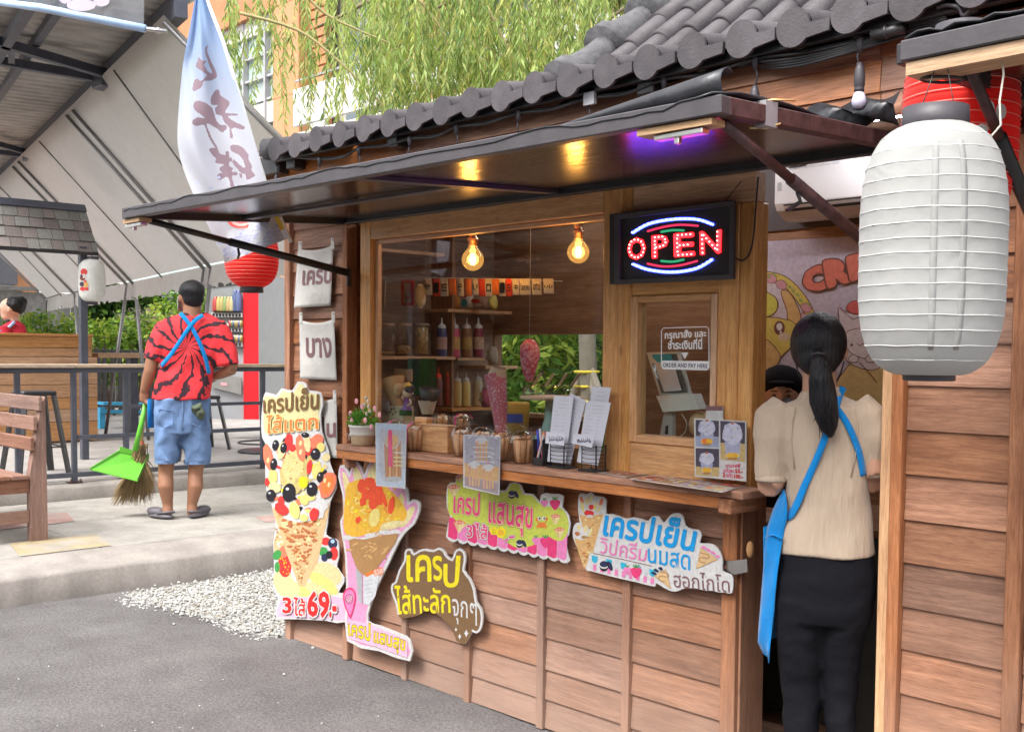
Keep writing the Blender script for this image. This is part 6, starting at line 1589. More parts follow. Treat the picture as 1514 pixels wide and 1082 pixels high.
# crab
for (x, y, a, b_) in ((1022, 580, 42, 28), (975, 525, 14, 18), (1072, 518, 14, 16)): B.ell(*z4(x, y), a * .148, b_ * .148, I['orange'])
for s_ in (-1, 1):
 for k in range(3): B.line([z4(1022 + s_ * 30, 585 + k * 6), z4(1022 + s_ * (58 - k * 8), 590 + k * 14)], 1.1, I['orange'], 0)
 B.line([z4(1022 + s_ * 30, 570), z4(1022 + s_ * 50, 530)], 1.3, I['orange'], 0)
 B.ell(*z4(1022 + s_ * 22, 515), 2.6, 3., I['white']); B.ell(*z4(1022 + s_ * 22 + 4, 515), 1.2, 1.5, I['blk'])
B.ell(*z4(545, 640), 5.6, 6, I['yellow'], 0, 16, .12); B.ell(*z4(615, 655), 7, 8, I['yellow'], 0, 18, .13); B.ell(*z4(615, 655), 4.5, 5, I['floss'])
B.ell(*z4(535, 630), .7, .8, I['tbrown'], n=6); B.ell(*z4(555, 630), .7, .8, I['tbrown'], n=6); B.line([z4(530, 648), z4(545, 660), z4(560, 648)], .8, I['tbrown'])
B.flush()
B.text('เครป', [z4(140, 455), z4(400, 490), z4(405, 265), z4(150, 250)], [(.060, I['tbrown']), (.045, I['cream']), (.018, I['hot'])])
B.text('แสนสุข', [z4(490, 640), z4(925, 700), z4(930, 405), z4(500, 340)], [(.060, I['tbrown']), (.045, I['cream']), (.018, I['hot'])])
B.text('3', [z4(275, 700), z4(330, 705), z4(330, 585), z4(275, 580)], [(.085, I['tbrown']), (.065, I['white']), (.015, I['hot'])])
B.text('ไส้', [z4(370, 710), z4(480, 722), z4(485, 580), z4(350, 555)], [(.085, I['tbrown']), (.065, I['white']), (.015, I['hot'])])
B.text('.-', [z4(660, 740), z4(745, 735), z4(745, 690), z4(660, 700)], [(.085, I['tbrown']), (.065, I['white']), (.02, I['hot'])])

# 5  white sign
def z5(x, y): return (840 + x * 260 / 1514, 720 + y * 170 / 990)
k5 = 260 / 1514
t, B = facade_board('word_sign', 'white cut-out sign with blue and pink lettering and two crepe cones at its left', 'sign', (960, 865), FY - .05)
out5 = [(90, 75), (120, 52), (160, 62), (200, 42), (230, 75), (290, 80), (328, 110), (325, 225), (370, 228), (440, 248), (500, 270), (560, 258), (640, 275), (690, 290), (720, 252), (780, 250), (815, 300), (840, 290), (880, 240), (940, 220), (990, 250), (1010, 330), (1070, 360), (1130, 370), (1148, 420), (1130, 480), (1200, 482), (1260, 500), (1310, 560), (1330, 640), (1330, 720), (1400, 750), (1420, 800), (1410, 910), (1350, 905), (1300, 905), (1240, 890), (1180, 890), (1100, 870), (1000, 870), (940, 895), (880, 892), (800, 850), (750, 820), (745, 855), (600, 820), (400, 775), (200, 722), (160, 715), (120, 640), (70, 500), (40, 430), (45, 340), (75, 305), (100, 300), (85, 200)]
B.base([z5(*p) for p in out5], .005, I['white'], smooth=2)
def minicone(cx, cy, w, h, tops, seed):
 rr = random.Random(seed)
 B.poly([z5(cx - w, cy), z5(cx - w * .3, cy + 14), z5(cx + w, cy - 6), z5(cx + w * .55, cy + h * .5), z5(cx + w * .15, cy + h), z5(cx - w * .05, cy + h), z5(cx - w * .6, cy + h * .45)], I['crepe'])
 for k in range(26):
  f_ = rr.random(); ww = w * (1 - f_) * .8; B.ell(*z5(cx + rr.uniform(-ww, ww) + w * .05, cy + 18 + f_ * (h - 30)), rr.uniform(1, 3.4), rr.uniform(.6, 1.4), I[rr.choice(['crepe2', 'crepe3', 'caramel', 'cream'])], rr.uniform(-40, 10), 8)
 for (x, y, a, b_, r_, m) in tops: B.ell(*z5(x, y), a * k5, b_ * k5, I[m], r_, 12, .1, int(x))
minicone(200, 235, 104, 330, [(120, 120, 14, 45, -15, 'lred'), (285, 130, 16, 36, 15, 'lred'), (150, 180, 46, 50, 0, 'white'), (240, 195, 40, 42, 0, 'white'), (125, 170, 12, 50, -12, 'banana'), (165, 120, 22, 32, 0, 'pban'), (200, 95, 14, 34, 5, 'cream'), (235, 165, 13, 40, 15, 'banana'), (265, 190, 12, 42, 25, 'pban'), (200, 170, 24, 24, 0, 'sred'), (180, 222, 46, 26, 5, 'sred'), (185, 250, 34, 12, 0, 'white')], 3)
minicone(140, 440, 85, 255, [(90, 370, 32, 32, 0, 'white'), (150, 385, 40, 46, 0, 'white'), (95, 345, 20, 24, 0, 'pban'), (150, 360, 18, 32, 10, 'pban'), (80, 400, 22, 16, 20, 'crepe2'), (190, 390, 14, 40, 22, 'cream'), (140, 430, 26, 14, 0, 'caramel')], 5)
B.line([z5(220, 568), z5(470, 620), z5(722, 678)], 1.1, I['mauve'], 0)
for k in range(9):
 x = 205 + k * 62; y = 585 + k * 14.5
 B.poly([z5(x, y), z5(x + 50, y + 11), z5(x + 48, y + 55), z5(x + 26, y + 70), z5(x + 2, y + 48)], [I['cyan'], I['white'], I['blue'], I['lgrey']][k % 4] if k % 2 else I['cyan'], 0)
 if k % 1 == 0 and k < 9: B.poly([z5(x + 12, y + 75), z5(x + 42, y + 82), z5(x + 38, y + 135), z5(x + 10, y + 128)], I['mag'])
cookie4(330, 670, 75, z5, k5); 
for s_, cc, m in ((34, (512, 715), 'mag'), (48, (588, 730), 'hot')): berry(cc[0], cc[1], s_, m, z5, k5)
def slice5(pts, cx, cy, top, m):
 B.poly([z5(*p) for p in pts], I['crepe3'], 0); B.line([z5(*p) for p in pts], 1., I['caramel'], 0, True)
 for k, (x, y) in enumerate(top): B.ell(*z5(x, y), 4.0, 2.2, I[m], 20, 9, .2, k)
 B.line([z5(cx - 30, cy - 55), z5(cx + 30, cy - 40), z5(cx + 35, cy - 10), z5(cx - 35, cy - 15), z5(cx - 35, cy + 20), z5(cx + 5, cy + 30)], 1.6, I['caramel'])
slice5([(1145, 520), (1290, 620), (1105, 700)], 1175, 620, [(1170, 518), (1210, 540), (1250, 565), (1290, 595)], 'mag')
slice5([(840, 705), (745, 765), (890, 875)], 825, 780, [(760, 715), (800, 700), (740, 740)], 'navy')
B.flush()
B.text('เครปเย็น', [z5(305, 410), z5(1095, 552), z5(1115, 300), z5(320, 160)], [(.028, I['blue'])], shear=.12)
B.text('วิปครีม', [z5(270, 565), z5(670, 640), z5(690, 500), z5(280, 415)], [(.008, I['pink'] if False else I['mag'])])
B.text('นมสด', [z5(690, 645), z5(1050, 715), z5(1055, 580), z5(690, 520)], [(.008, I['blue'])])
B.text('ฮอกไกโด', [z5(915, 860), z5(1395, 905), z5(1390, 760), z5(905, 705)], [(.004, I['mauve'])])

# cloth banners on the left bay
def cloth_banner(label, quad, text, tq, tabs, sd):
 y = FY - .030; t = thing('cloth_banner', label, 'banner', onY(*quad[0], y), 'lettered cloth banners pegged beside the window')
 r_ = random.Random(sd); a, b, c, d = [Vector((x, yy, 0)) for x, yy in quad]
 def P(u, v, l=0):
  p = (a * (1 - u) + b * u) * (1 - v) + (d * (1 - u) + c * u) * v
  sag = 5 * math.sin(math.pi * u) * (1 - v) ** 3
  return onY(p.x, p.y + sag, y - .010 * math.sin(u * 5 + sd) * v - .006 * math.sin(v * 6 + u * 3 + sd) - l)
 m = cloth('canvas_cloth', (.60, .58, .545), translucent=.15, wrinkle=.25, wscale=12)
 MB().sheet([[P(j / 14, i / 18) for j in range(15)] for i in range(19)], m, thick=.0015).build('cloth', t)
 mb = MB()
 for (x, yy) in tabs:
  mb.prism([onY(x - 2.5, yy + 16, y - .006), onY(x + 2.5, yy + 16, y - .006), onY(x + 2.2, yy, y - .004), onY(x - 2.2, yy, y - .004)], (0, -.002, 0), m)
 mb.build('tab', t)
 mb = MB()
 for (x, yy) in tabs: mb.ell(onY(x, yy + 3, y - .008), .003, m_cap, 6, 4)
 mb.build('nail', t)
 mb = MB(); vs, fs = glyphs(text, .03); v0_, _ = glyphs(text); x0, x1 = min(v.x for v in v0_), max(v.x for v in v0_); y0_, y1_ = min(v.y for v in v0_), max(v.y for v in v0_)
 u0, u1, w0, w1 = tq
 mb.add([P(u0 + (u1 - u0) * (v.x - x0) / (x1 - x0), w1 + (w0 - w1) * (v.y - y0_) / (y1_ - y0_), .0035) for v in vs], fs, I['mauve']); mb.build('lettering', t)
cloth_banner('white cloth banner at the top of the left bay, partly crossed by the flap strut', [(441, 368), (493, 362), (489, 452), (435, 455)], 'เครป', (.18, .98, .30, .62), [(444, 357), (492, 352)], 1)
cloth_banner('white cloth banner in the middle of the left bay with a faint stain', [(443, 473), (494, 472), (498, 562), (444, 560)], 'บาง', (.18, .88, .30, .62), [(445, 462), (493, 461)], 2)
cloth_banner('white cloth banner lowest in the left bay, half hidden by the ice cream crepe sign', [(440, 590), (498, 588), (499, 677), (440, 676)], 'นุ่น', (.45, .95, .30, .75), [(444, 580), (495, 577)], 3)

# OPEN sign
t = thing('open_sign', 'black framed LED sign with OPEN in red dots between blue and red arcs', 'sign', onY(1000, 420, FY - .06))
YO = FY - .058
Bo = Board(lambda px, py: onY(px, py, YO), (0, -1, 0), t)
Bo.step = .00006
q = [(911, 421), (1087, 413), (1088.5, 297.5), (911, 318)]
MB().prism([onY(*p, YO + .035) for p in q], (0, -.035, 0), m_blk).build('backing', t)
qi = [(919, 414), (1081, 406), (1082, 304), (919, 324)]
for i in range(4):
 a, b_, c_, d_ = q[i], q[(i + 1) % 4], qi[(i + 1) % 4], qi[i]
 MB().prism([onY(*p, YO) for p in (a, b_, c_, d_)], (0, -.012, 0), m_frm).build('frame_bar', t)
def glow(name, col, e): return plain('led_' + name, col, .5, emis=e, rnd=0, bmp=0, var=0)
g_red, g_blue, g_dred, g_dgr, g_redb = glow('red', (1, .05, .03), 5), glow('blue', (.02, .03, 1), 12), glow('dim_red', (.45, .02, .06), .7), glow('dim_green', (.02, .22, .10), .6), glow('body_red', (.6, .004, .006), 7)
g_bluel, g_redl = glow('light_blue', (.15, .22, 1), 9), glow('light_red', (1, .30, .22), 5)
def arc(pts, w, m): Bo.line(pts, w, m, 5)
arc([(936, 344), (960, 331), (995, 324.5), (1030, 324.5), (1054, 332)], 4.2, g_blue); arc([(958, 342), (980, 336), (1005, 332.5), (1032, 334)], 3.2, g_dred); arc([(978, 343), (995, 340.5), (1011, 341)], 3.4, g_dgr)
arc([(937, 391), (960, 399), (995, 402.5), (1030, 397), (1053, 384)], 4.2, g_blue); arc([(958, 390), (980, 394), (1005, 392.5), (1031, 386)], 3.2, g_dred); arc([(978, 386), (995, 387), (1011, 384)], 3.4, g_dgr)
Bo.flush('light_arcs')
Bo.text('O', [(929, 384), (954, 382), (954, 351), (929, 354)], [(.028, g_redb)]); Bo.text('P', [(966, 381), (987, 379), (987, 348), (965, 350)], [(.028, g_redb)])
Bo.text('E', [(999, 379), (1026, 377), (1025, 345), (998, 347)], [(.028, g_redb)]); Bo.text('N', [(1037, 376), (1065, 373), (1066, 341), (1036, 344)], [(.028, g_redb)])
def dots(pts, n, m, r=1.15, closed=False):
 pts = pts + ([pts[0]] if closed else []); P_ = [Vector((x, y, 0)) for x, y in pts]; tot = sum((b - a).length for a, b in zip(P_, P_[1:])); d_ = tot / (n if closed else n - 1)
 for k in range(n):
  s_ = k * d_; i = 0
  while i < len(P_) - 2 and s_ > (P_[i + 1] - P_[i]).length: s_ -= (P_[i + 1] - P_[i]).length; i += 1
  p = P_[i] + (P_[i + 1] - P_[i]).normalized() * s_; Bo.ell(p.x, p.y, r, r, m, n=6)
Bo.k += 3
dots([(941.5 + 11 * math.cos(a * .4), 367.5 + 13.5 * math.sin(a * .4)) for a in range(16)], 14, g_redl, closed=True)
dots([(969, 379), (969, 351), (981, 350), (986, 357), (981, 364), (971, 366)], 13, g_redl)
dots([(1023, 376), (1003, 377.5), (1002, 348), (1022, 346.5)], 12, g_redl); dots([(1006, 363), (1018, 362)], 3, g_redl)
dots([(1040, 374), (1039, 345), (1062, 371), (1062, 343)], 15, g_redl)
dots([(p.x, p.y) for p in smoothc([Vector((x, y, 0)) for x, y in [(936, 344), (960, 331), (995, 324.5), (1030, 324.5), (1054, 332)]], 5, False)], 19, g_bluel)
dots([(p.x, p.y) for p in smoothc([Vector((x, y, 0)) for x, y in [(937, 391), (960, 399), (995, 402.5), (1030, 397), (1053, 384)]], 5, False)], 19, g_bluel)
Bo.flush('light_dots')
mb = MB(); mb.tube(smoothc([onY(*p, FY - .03) for p in [(1121, 262), (1118, 300), (1114, 350), (1108, 375), (1098, 385), (1088, 382)]], 4, False), .003, m_blk, 5); mb.tube([onY(1070, 300, FY - .03), onY(1096, 268, FY - .03)], .0015, m_blk, 4); mb.build('power_cord', t)

# decal on the order window
YG = FY + .006
t = thing('window_decal', 'white order and pay decal on the small window pane', 'decal', onY(1013, 548, YG))
D = Board(lambda px, py: onY(px, py, YG), (0, -1, 0), t); D.step = .00004
iw = plain('decal_white', (.85, .85, .85), .6, rnd=0, bmp=0, emis=0)
D.line([(981, 485), (1045, 483), (1048, 487), (1048.5, 543), (1045, 547), (981, 545), (978, 541), (978, 489)], 1.3, iw, 0, True)
D.poly([(1007, 521), (1018, 521), (1012.5, 531)], iw); D.poly([(979, 533), (1048, 534), (1048, 546), (979, 545)], iw); D.flush('decal_frame')
D.text('กรุณาสั่ง และ', [(983, 504), (1044, 501), (1044, 486), (983, 489)], [(.03, iw)]); D.text('ชำระเงินที่นี่', [(988, 516), (1038, 516), (1038, 500), (988, 503)], [(.03, iw)])
D.text('ORDER AND PAY HERE', [(980.5, 542.5), (1046, 544), (1046, 538), (980.5, 536.5)], [(.02, I['navy'])])
# QR stands are left blank on purpose

# poster with the three cup photographs
t = thing('cup_poster', 'white poster with three photos of whipped cream cups leaning on the shelf corner', 'poster', onY(1065, 710, FY - .05))
YP_ = FY - .05
D = Board(lambda px, py: onY(px, py, YP_), (0, -1, 0), t)
def z6(x, y): return (1020 + x * 100 / 773, 600 + y * 140 / 1082)
k6 = 100 / 773
D.base([z6(48, 138), z6(645, 175), z6(645, 862), z6(55, 805)], .003, I['white'], name='paper', smooth=0)
dk = ink('photo_dark', (.09, .075, .11)); wc = ink('whipped_cream', (.62, .62, .78)); wc2 = ink('cream_shade', (.44, .45, .62)); tb = ink('photo_table', (.62, .45, .20)); tb2 = ink('photo_blue_table', (.36, .40, .55))
for (q_, cx, cy, w, h, tm, fm, ty) in (((66, 158, 332, 170, 332, 478, 66, 462), 195, 250, 100, 90, tb2, 'floss', 340), ((68, 480, 335, 490, 335, 808, 70, 790), 195, 600, 88, 70, tb, 'banana', 690), ((350, 170, 632, 188, 632, 640, 352, 612), 490, 320, 118, 130, tb, 'banana', 420)):
 D.poly([z6(q_[0], q_[1]), z6(q_[2], q_[3]), z6(q_[4], q_[5]), z6(q_[6], q_[7])], dk)
 D.poly([z6(q_[6], ty), z6(q_[4], ty + 12), z6(q_[4], q_[5]), z6(q_[6], q_[7])], tm)
 rr = random.Random(int(cx))
 by = q_[5] - 25
 D.poly([z6(cx - w * .8, cy + h * .7), z6(cx + w * .8, cy + h * .75), z6(cx + w * .62, by), z6(cx - w * .58, by - 4)], wc2)
 D.ell(*z6(cx, by - 48), w * .7 * k6, 34 * k6, I[fm]); D.ell(*z6(cx - w * .25, by - 52), w * .3 * k6, 30 * k6, I['orange' if cx < 300 and cy < 400 else 'floss'])
 D.ell(*z6(cx + w * .25, by - 50), w * .3 * k6, 30 * k6, I['floss']); D.ell(*z6(cx, by - 14), w * .55 * k6, 14 * k6, I['caramel'])
 D.ell(*z6(cx, cy), w * k6, h * k6, wc, 0, 16, .08, 3)
 for k in range(26):
  a = rr.uniform(0, 6.28); d_ = rr.random() ** .5; D.ell(*z6(cx + w * .85 * d_ * math.cos(a), cy + h * .9 * d_ * math.sin(a)), rr.uniform(1.2, 3), rr.uniform(.8, 1.8), [wc2, I['white'], wc, I['lgrey']][k % 4], rr.uniform(-60, 60), 8)
 D.ell(*z6(cx, cy - h * .92), 2.4, 1.6, I['crepe2'])
D.flush()
D.text('บานอฟฟี่', [z6(412, 700), z6(580, 704), z6(580, 655), z6(412, 650)], [(.02, I['hot'])]); D.text('แก้วละ', [z6(388, 755), z6(505, 762), z6(505, 712), z6(388, 705)], [(.02, I['hot'])]); D.text('55.-', [z6(522, 762), z6(608, 768), z6(608, 725), z6(522, 720)], [(.04, I['red'])])
D.text('2', [z6(378, 808), z6(403, 810), z6(403, 766), z6(378, 764)], [(.05, I['red'])]); D.text('แก้ว', [z6(420, 812), z6(495, 818), z6(495, 768), z6(420, 762)], [(.02, I['hot'])]); D.text('100.-', [z6(510, 822), z6(608, 828), z6(608, 786), z6(510, 780)], [(.04, I['red'])])

# THINGS ON THE SHELF
SZ = 1.062
SY = FY - .085
def on_shelf(px, y=SY): 
 p = onY(px, 650, y); return Vector((p.x, y, SZ + .001))
m_clr, t_, b_ = new_mat('clear_plastic')
tr_n = N(t_, 'ShaderNodeBsdfTransparent'); tr_n.inputs[0].default_value = (.93, .93, .94, 1); gl_ = N(t_, 'ShaderNodeBsdfGlossy'); gl_.inputs['Roughness'].default_value = .08
lw = N(t_, 'ShaderNodeLayerWeight'); pw_ = N(t_, 'ShaderNodeMath', operation='POWER'); pw_.inputs[1].default_value = 2.2; L(t_, lw.outputs['Facing'], pw_.inputs[0]); ma = N(t_, 'ShaderNodeMath', operation='MULTIPLY_ADD'); ma.inputs[1].default_value = .5; ma.inputs[2].default_value = .035; L(t_, pw_.outputs[0], ma.inputs[0])
mx = N(t_, 'ShaderNodeMixShader'); L(t_, ma.outputs[0], mx.inputs[0]); L(t_, tr_n.outputs[0], mx.inputs[1]); L(t_, gl_.outputs[0], mx.inputs[2]); L(t_, mx.outputs[0], t_.nodes['Material Output'].inputs[0])
m_roll = plain('crepe_roll', (.72, .40, .20), .55, var=.25, scale=30, bmp=.4, bscale=60)
m_rolld = plain('crepe_roll_dark', (.50, .25, .11), .55, var=.25, scale=30, bmp=.4)
m_crm = plain('crepe_filling', (.80, .66, .55), .6, var=.2)
m_rib_p = plain('pink_ribbon', (.78, .04, .22), .35, var=.1, bmp=0)
# flower pot
t = thing('flower_pot', 'small pot of leaves and pink flowers at the left end of the shelf', 'potted plant', on_shelf(537))
c = on_shelf(537, FY - .09); k = (c - CAM).dot(fw) / FPX
m_pot = plain('pot_tan', (.47, .33, .20), .8, bmp=.4, bscale=200); m_potw = plain('pot_white', (.66, .63, .57), .8, bmp=.4, bscale=200)
mb = MB(); mb.lathe([(0, 0), (16 * k, 0), (17 * k, 2 * k), (19 * k, 16 * k)], m_pot, c, 24); mb.lathe([(19.2 * k, 16 * k), (20.3 * k, 26 * k), (21.5 * k, 27 * k), (21.5 * k, 30 * k), (19 * k, 30 * k), (18 * k, 26 * k), (0, 26 * k)], m_potw, c, 24); mb.build('pot', t)
mb = MB()
for a in (0, 1, 2): mb.tube([c + Vector((19.8 * k * math.cos(R(q) + 0), 19.8 * k * math.sin(R(q)), (15 + a * .8) * k)) for q in range(0, 360, 20)], .0008, m_potw, 4, closed=True)
kn_ = c + Vector((-.35 * 20 * k, -20 * k, 15 * k)); 
for s_ in (-1, 1): mb.tube(smoothc([kn_, kn_ + Vector((s_ * 4 * k, -k, 4 * k)), kn_ + Vector((s_ * 6 * k, -k, 0)), kn_], 4, False), .0008, m_potw, 4); mb.tube([kn_, kn_ + Vector((s_ * 2 * k, -k, -9 * k))], .0008, m_potw, 4)
mb.build('twine_bow', t)
rg = random.Random(6); mb = MB(); top_c = c + Vector((0, 0, 30 * k))
gl1, gl2 = leaf_mat('pot_leaf', (.16, .40, .05), .3), leaf_mat('pot_leaf_dark', (.07, .22, .04), .3)
for _ in range(420):
 d = Vector((rg.gauss(0, 1), rg.gauss(0, 1), abs(rg.gauss(.3, .9)))).normalized(); p = top_c + Vector((d.x * 24, d.y * 22, d.z * 30 - 4)) * k * rg.uniform(.3, 1); w = d.cross(Vector((rg.gauss(0, 1), rg.gauss(0, 1), rg.gauss(0, 1)))).normalized(); s_ = rg.uniform(4, 8) * k
 mb.add([p, p + d * s_ * .5 + w * s_ * .25, p + d * s_, p + d * s_ * .5 - w * s_ * .25], [(0, 1, 2, 3)], rg.choice([gl1, gl1, gl2]))
mb.build('foliage', t)
mb = MB()
for _ in range(9): d = Vector((rg.uniform(-1, 1) * 18, rg.uniform(-1, 1) * 16, rg.uniform(18, 36))) * k; mb.tube([top_c - Vector((0, 0, 3 * k)), top_c + d * .5 + Vector((0, 0, 2 * k)), top_c + d], .0009, gl2, 4)
mb.build('stem', t)
fpk = plain('flower_pink', (.80, .35, .42), .6, bmp=0); fce = plain('flower_centre', (.80, .65, .5), .6, bmp=0)
for (x, y) in ((518, 611), (520, 622), (540, 621), (527, 593), (561, 613), (554, 604), (535, 601), (549, 631)):
 cc = onY(x, y, c.y - .025 - 8 * k); mb = MB()
 for a in range(7): q = R(a * 51); mb.ell(cc + Vector((2.6 * k * math.cos(q), 0, 2.6 * k * math.sin(q))), (1.8 * k, .8 * k, 1.8 * k), fpk, 7, 5)
 mb.ell(cc + Vector((0, -.8 * k, 0)), 1.4 * k, fce, 7, 5); mb.build('flower', t)
mb = MB(); fw_ = plain('flower_white', (.7, .72, .62), .7, bmp=0)
for (x, y) in ((541, 588), (544, 593), (539, 598), (545, 601), (536, 606), (547, 608), (542, 612)): mb.ell(onY(x, y, c.y - .01), (2.2 * k, 2 * k, 3 * k), fw_, 6, 5)
mb.build('flower_spike', t)

# cups of rolled crepes
def cup(label, px, w_px, y, z=SZ + .001, ribbon=False, h=.125, grp='clear cups of rolled crepes', full=True):
 p = onY(px, 650, y); c = Vector((p.x, y, z)); k = (c - CAM).dot(fw) / FPX; r = w_px / 2 * k
 t = thing('crepe_cup', label, 'cup', c, grp)
 mb = MB(); mb.lathe([(0, .001), (r * .72, .001), (r * .75, .004), (r * .95, h * .66)], m_clr, c, 24); mb.build('cup_body', t)
 mb = MB(); mb.lathe([(r * .97, h * .64), (r * 1.06, h * .65), (r * 1.06, h * .69), (r * .98, h * .70), (r * .93, h * .82), (r * .72, h * .95), (r * .4, h * 1.02), (0, h * 1.03)], m_clr, c, 24); mb.build('dome_lid', t)
 rr = random.Random(px)
 n = 7 if full else 5
 for i in range(n):
  a = 2 * math.pi * i / n + .3; q = r * .18; d = r * .50 if full else r * .45
  mb = MB(); x, y_ = d * math.cos(a), d * math.sin(a)
  mb.tube([c + Vector((x * .8, y_ * .8, .004)), c + Vector((x, y_, h * .45)), c + Vector((x * 1.06, y_ * 1.06, h * .74))], [q, q * 1.25, q * 1.4], rr.choice([m_roll, m_roll, m_rolld]), 8); mb.build('crepe_roll', t)
 mb = MB()
 for i in range(9):
  a = rr.uniform(0, 6.28); d = r * .6 * rr.random() ** .5; mb.ell(c + Vector((d * math.cos(a), d * math.sin(a), h * .76 + rr.uniform(0, .012))), (r * .26, r * .2, r * .13), rr.choice([m_rolld, m_roll, m_crm]), 8, 5, Matrix.Rotation(rr.uniform(0, 3), 3, 'Z'))
 mb.build('folded_tops', t)
 if ribbon:
  mb = MB(); mb.sheet([[c + Vector((r * .3 + s_ * .006, -r * 1.05 * math.cos(R(u)), h * (.72 + .30 * math.sin(R(u)))))for s_ in (-1, 1)] for u in range(0, 181, 15)] , m_rib_p); mb.sheet([[c + Vector((r * .42 + s_ * .007, -r * (1.12 - .0 * v), h * (.80 - .09 * v + .012 * (v % 2)))) for s_ in (-1, 1)] for v in range(7)], m_rib_p); mb.build('pink_ribbon', t)
 return t
cup('crepe cup with a pink ribbon standing behind the first hanging photo card', 583, 34, FY - .07, ribbon=True)
cup('crepe cup with a curled pink ribbon left of the pale wooden box', 613, 36, FY - .075, ribbon=True)
cup('crepe cup right of the wooden box, partly behind the second photo card', 683, 34, FY - .08)
cup('crepe cup standing directly behind the second photo card', 713, 36, FY - .075)
cup('crepe cup just right of the second photo card', 741, 36, FY - .08)
cup('fullest crepe cup, standing next to the black pen pot', 773, 38, FY - .085)
# pale wooden box with its little step, and the two lidded cups on it
t = thing('wooden_box', 'pale wooden display box between the crepe cups, touching the window', 'box', (onY(646, 650, FY - .04).x, FY - .04, SZ + .001))
a, b_ = onY(628, 650, FY - .035).x, onY(668, 650, FY - .035).x
zt = onY(645, 630, FY - .06).z
MB().box((a, FY - .06, SZ + .001), (b_, FY - .014, zt), W_YEL('X'), .002).build('box_body', t)
MB().box((a - .004, FY - .064, zt + .0005), (b_ + .004, FY - .013, zt + .007), W_YEL('X'), .002).build('box_lid', t)
z = zt
for i in range(5): MB().box((a - .055 + i * .0, FY - .05, zt - .015 + i * .0095), (a + .022 + i * .003, FY - .014, zt - .006 + i * .0095), W_YEL('X'), .001).build('step_board', t)
cup('empty domed cup with white cream behind the glass above the wooden box', 652, 30, FY + .10, 1.1365, h=.085, full=False)
cup('domed cup with a pink ribbon behind the glass above the wooden box', 682, 32, FY + .10, 1.1365, ribbon=True, h=.09, full=False)
MB().box((-4.30, FY + .052, 1.10), (-2.86, FY + .20, 1.1355), W_YEL('X'), .002).build('window_ledge', kiosk)

# photo cards hanging from the shelf edge
def card(label, quad, draw, c):
 y = FY - .17; t = thing('photo_card', label, 'photo card', onY(*c, y)); B = Board(lambda px, py: onY(px, py, y), (0, -1, 0), t)
 B.base(quad, .002, I['lgrey'], name='card', smooth=0); draw(B); B.flush()
 q = [onY(x, yy, y - .004) for x, yy in quad]; mb = MB(); mb.prism(q, (0, 0, 0), m_clr); mb.build('plastic_sleeve', t)
rcd = random.Random(5)
def d1(B):
 B.poly([(557, 626), (600, 628), (598, 720), (557, 716)], ink('card_blue', (.50, .60, .72))); B.poly([(562, 634), (599, 636), (598, 690), (590, 712), (566, 712), (560, 690)], ink('card_grey', (.50, .50, .56)))
 B.poly([(568, 655), (590, 655), (594, 705), (570, 709)], I['crepe2']); 
 for x in (570, 575, 580, 585, 590): B.poly([(x, 652), (x + 3, 652), (x + 3, 706), (x, 706)], I['crepe' if x % 2 else 'caramel'])
 B.ell(580, 650, 12, 14, ink('card_dome', (.55, .50, .50))); B.ell(580, 652, 9, 10, I['crepe']); B.poly([(574, 638), (580, 637), (581, 690), (574, 689)], I['hot'], 0); B.ell(577, 638, 3, 3, I['hot'])
 B.ell(582, 708, 14, 4, I['grey'])
 for y in (668, 675, 681, 687): B.poly([(582, y), (597, y + .6), (597, y + 2.2), (582, y + 1.6)], I['cream'] if y > 670 else I['white'])
card('photo card of a crepe cup with a pink band, hanging under the shelf', [(555, 625), (601, 627), (599, 722), (556, 718)], d1, (578, 720))
def d2(B):
 B.poly([(687, 644), (739, 646), (737, 730), (687, 718)], ink('card_lilac', (.42, .40, .47)))
 for k_ in range(40): B.ell(688 + 49 * rcd.random(), 646 + 38 * rcd.random(), rcd.uniform(1, 4), rcd.uniform(1, 2), [I['grey'], I['lgrey'], ink('card_violet', (.35, .28, .45)), I['hot'] if k_ % 5 == 0 else I['grey']][k_ % 4], rcd.uniform(-50, 50), 7)
 B.poly([(687, 684), (738, 690), (737, 712), (687, 704)], I['crepe']); B.poly([(687, 704), (737, 714), (736, 730), (687, 718)], ink('card_table', (.35, .26, .27)))
 for (cx, cy, n) in ((712, 668, 4), (701, 704, 4), (722, 708, 4)):
  B.ell(cx, cy - 16, 9, 6, I['lgrey'])
  for k_ in range(n): x = cx - 8 + k_ * 4.4; B.poly([(x, cy - 16), (x + 3.6, cy - 16), (x + 3.0, cy + 14), (x + .6, cy + 14)], I['crepe'] if k_ % 2 else ink('roll_photo', (.72, .36, .20)), 0)
  B.ell(cx, cy - 14, 5, 2, I['white']); B.ell(cx - 4, cy - 18, 3, 1.4, I['white'])
 for y in (660, 667, 674, 681): B.poly([(700, y), (728, y + 1), (728, y + 2.4), (700, y + 1.4)], I['white'])
card('second photo card showing three bundles of crepe rolls, hanging over the green sign', [(685, 642), (740, 645), (738, 732), (685, 720)], d2, (712, 730))

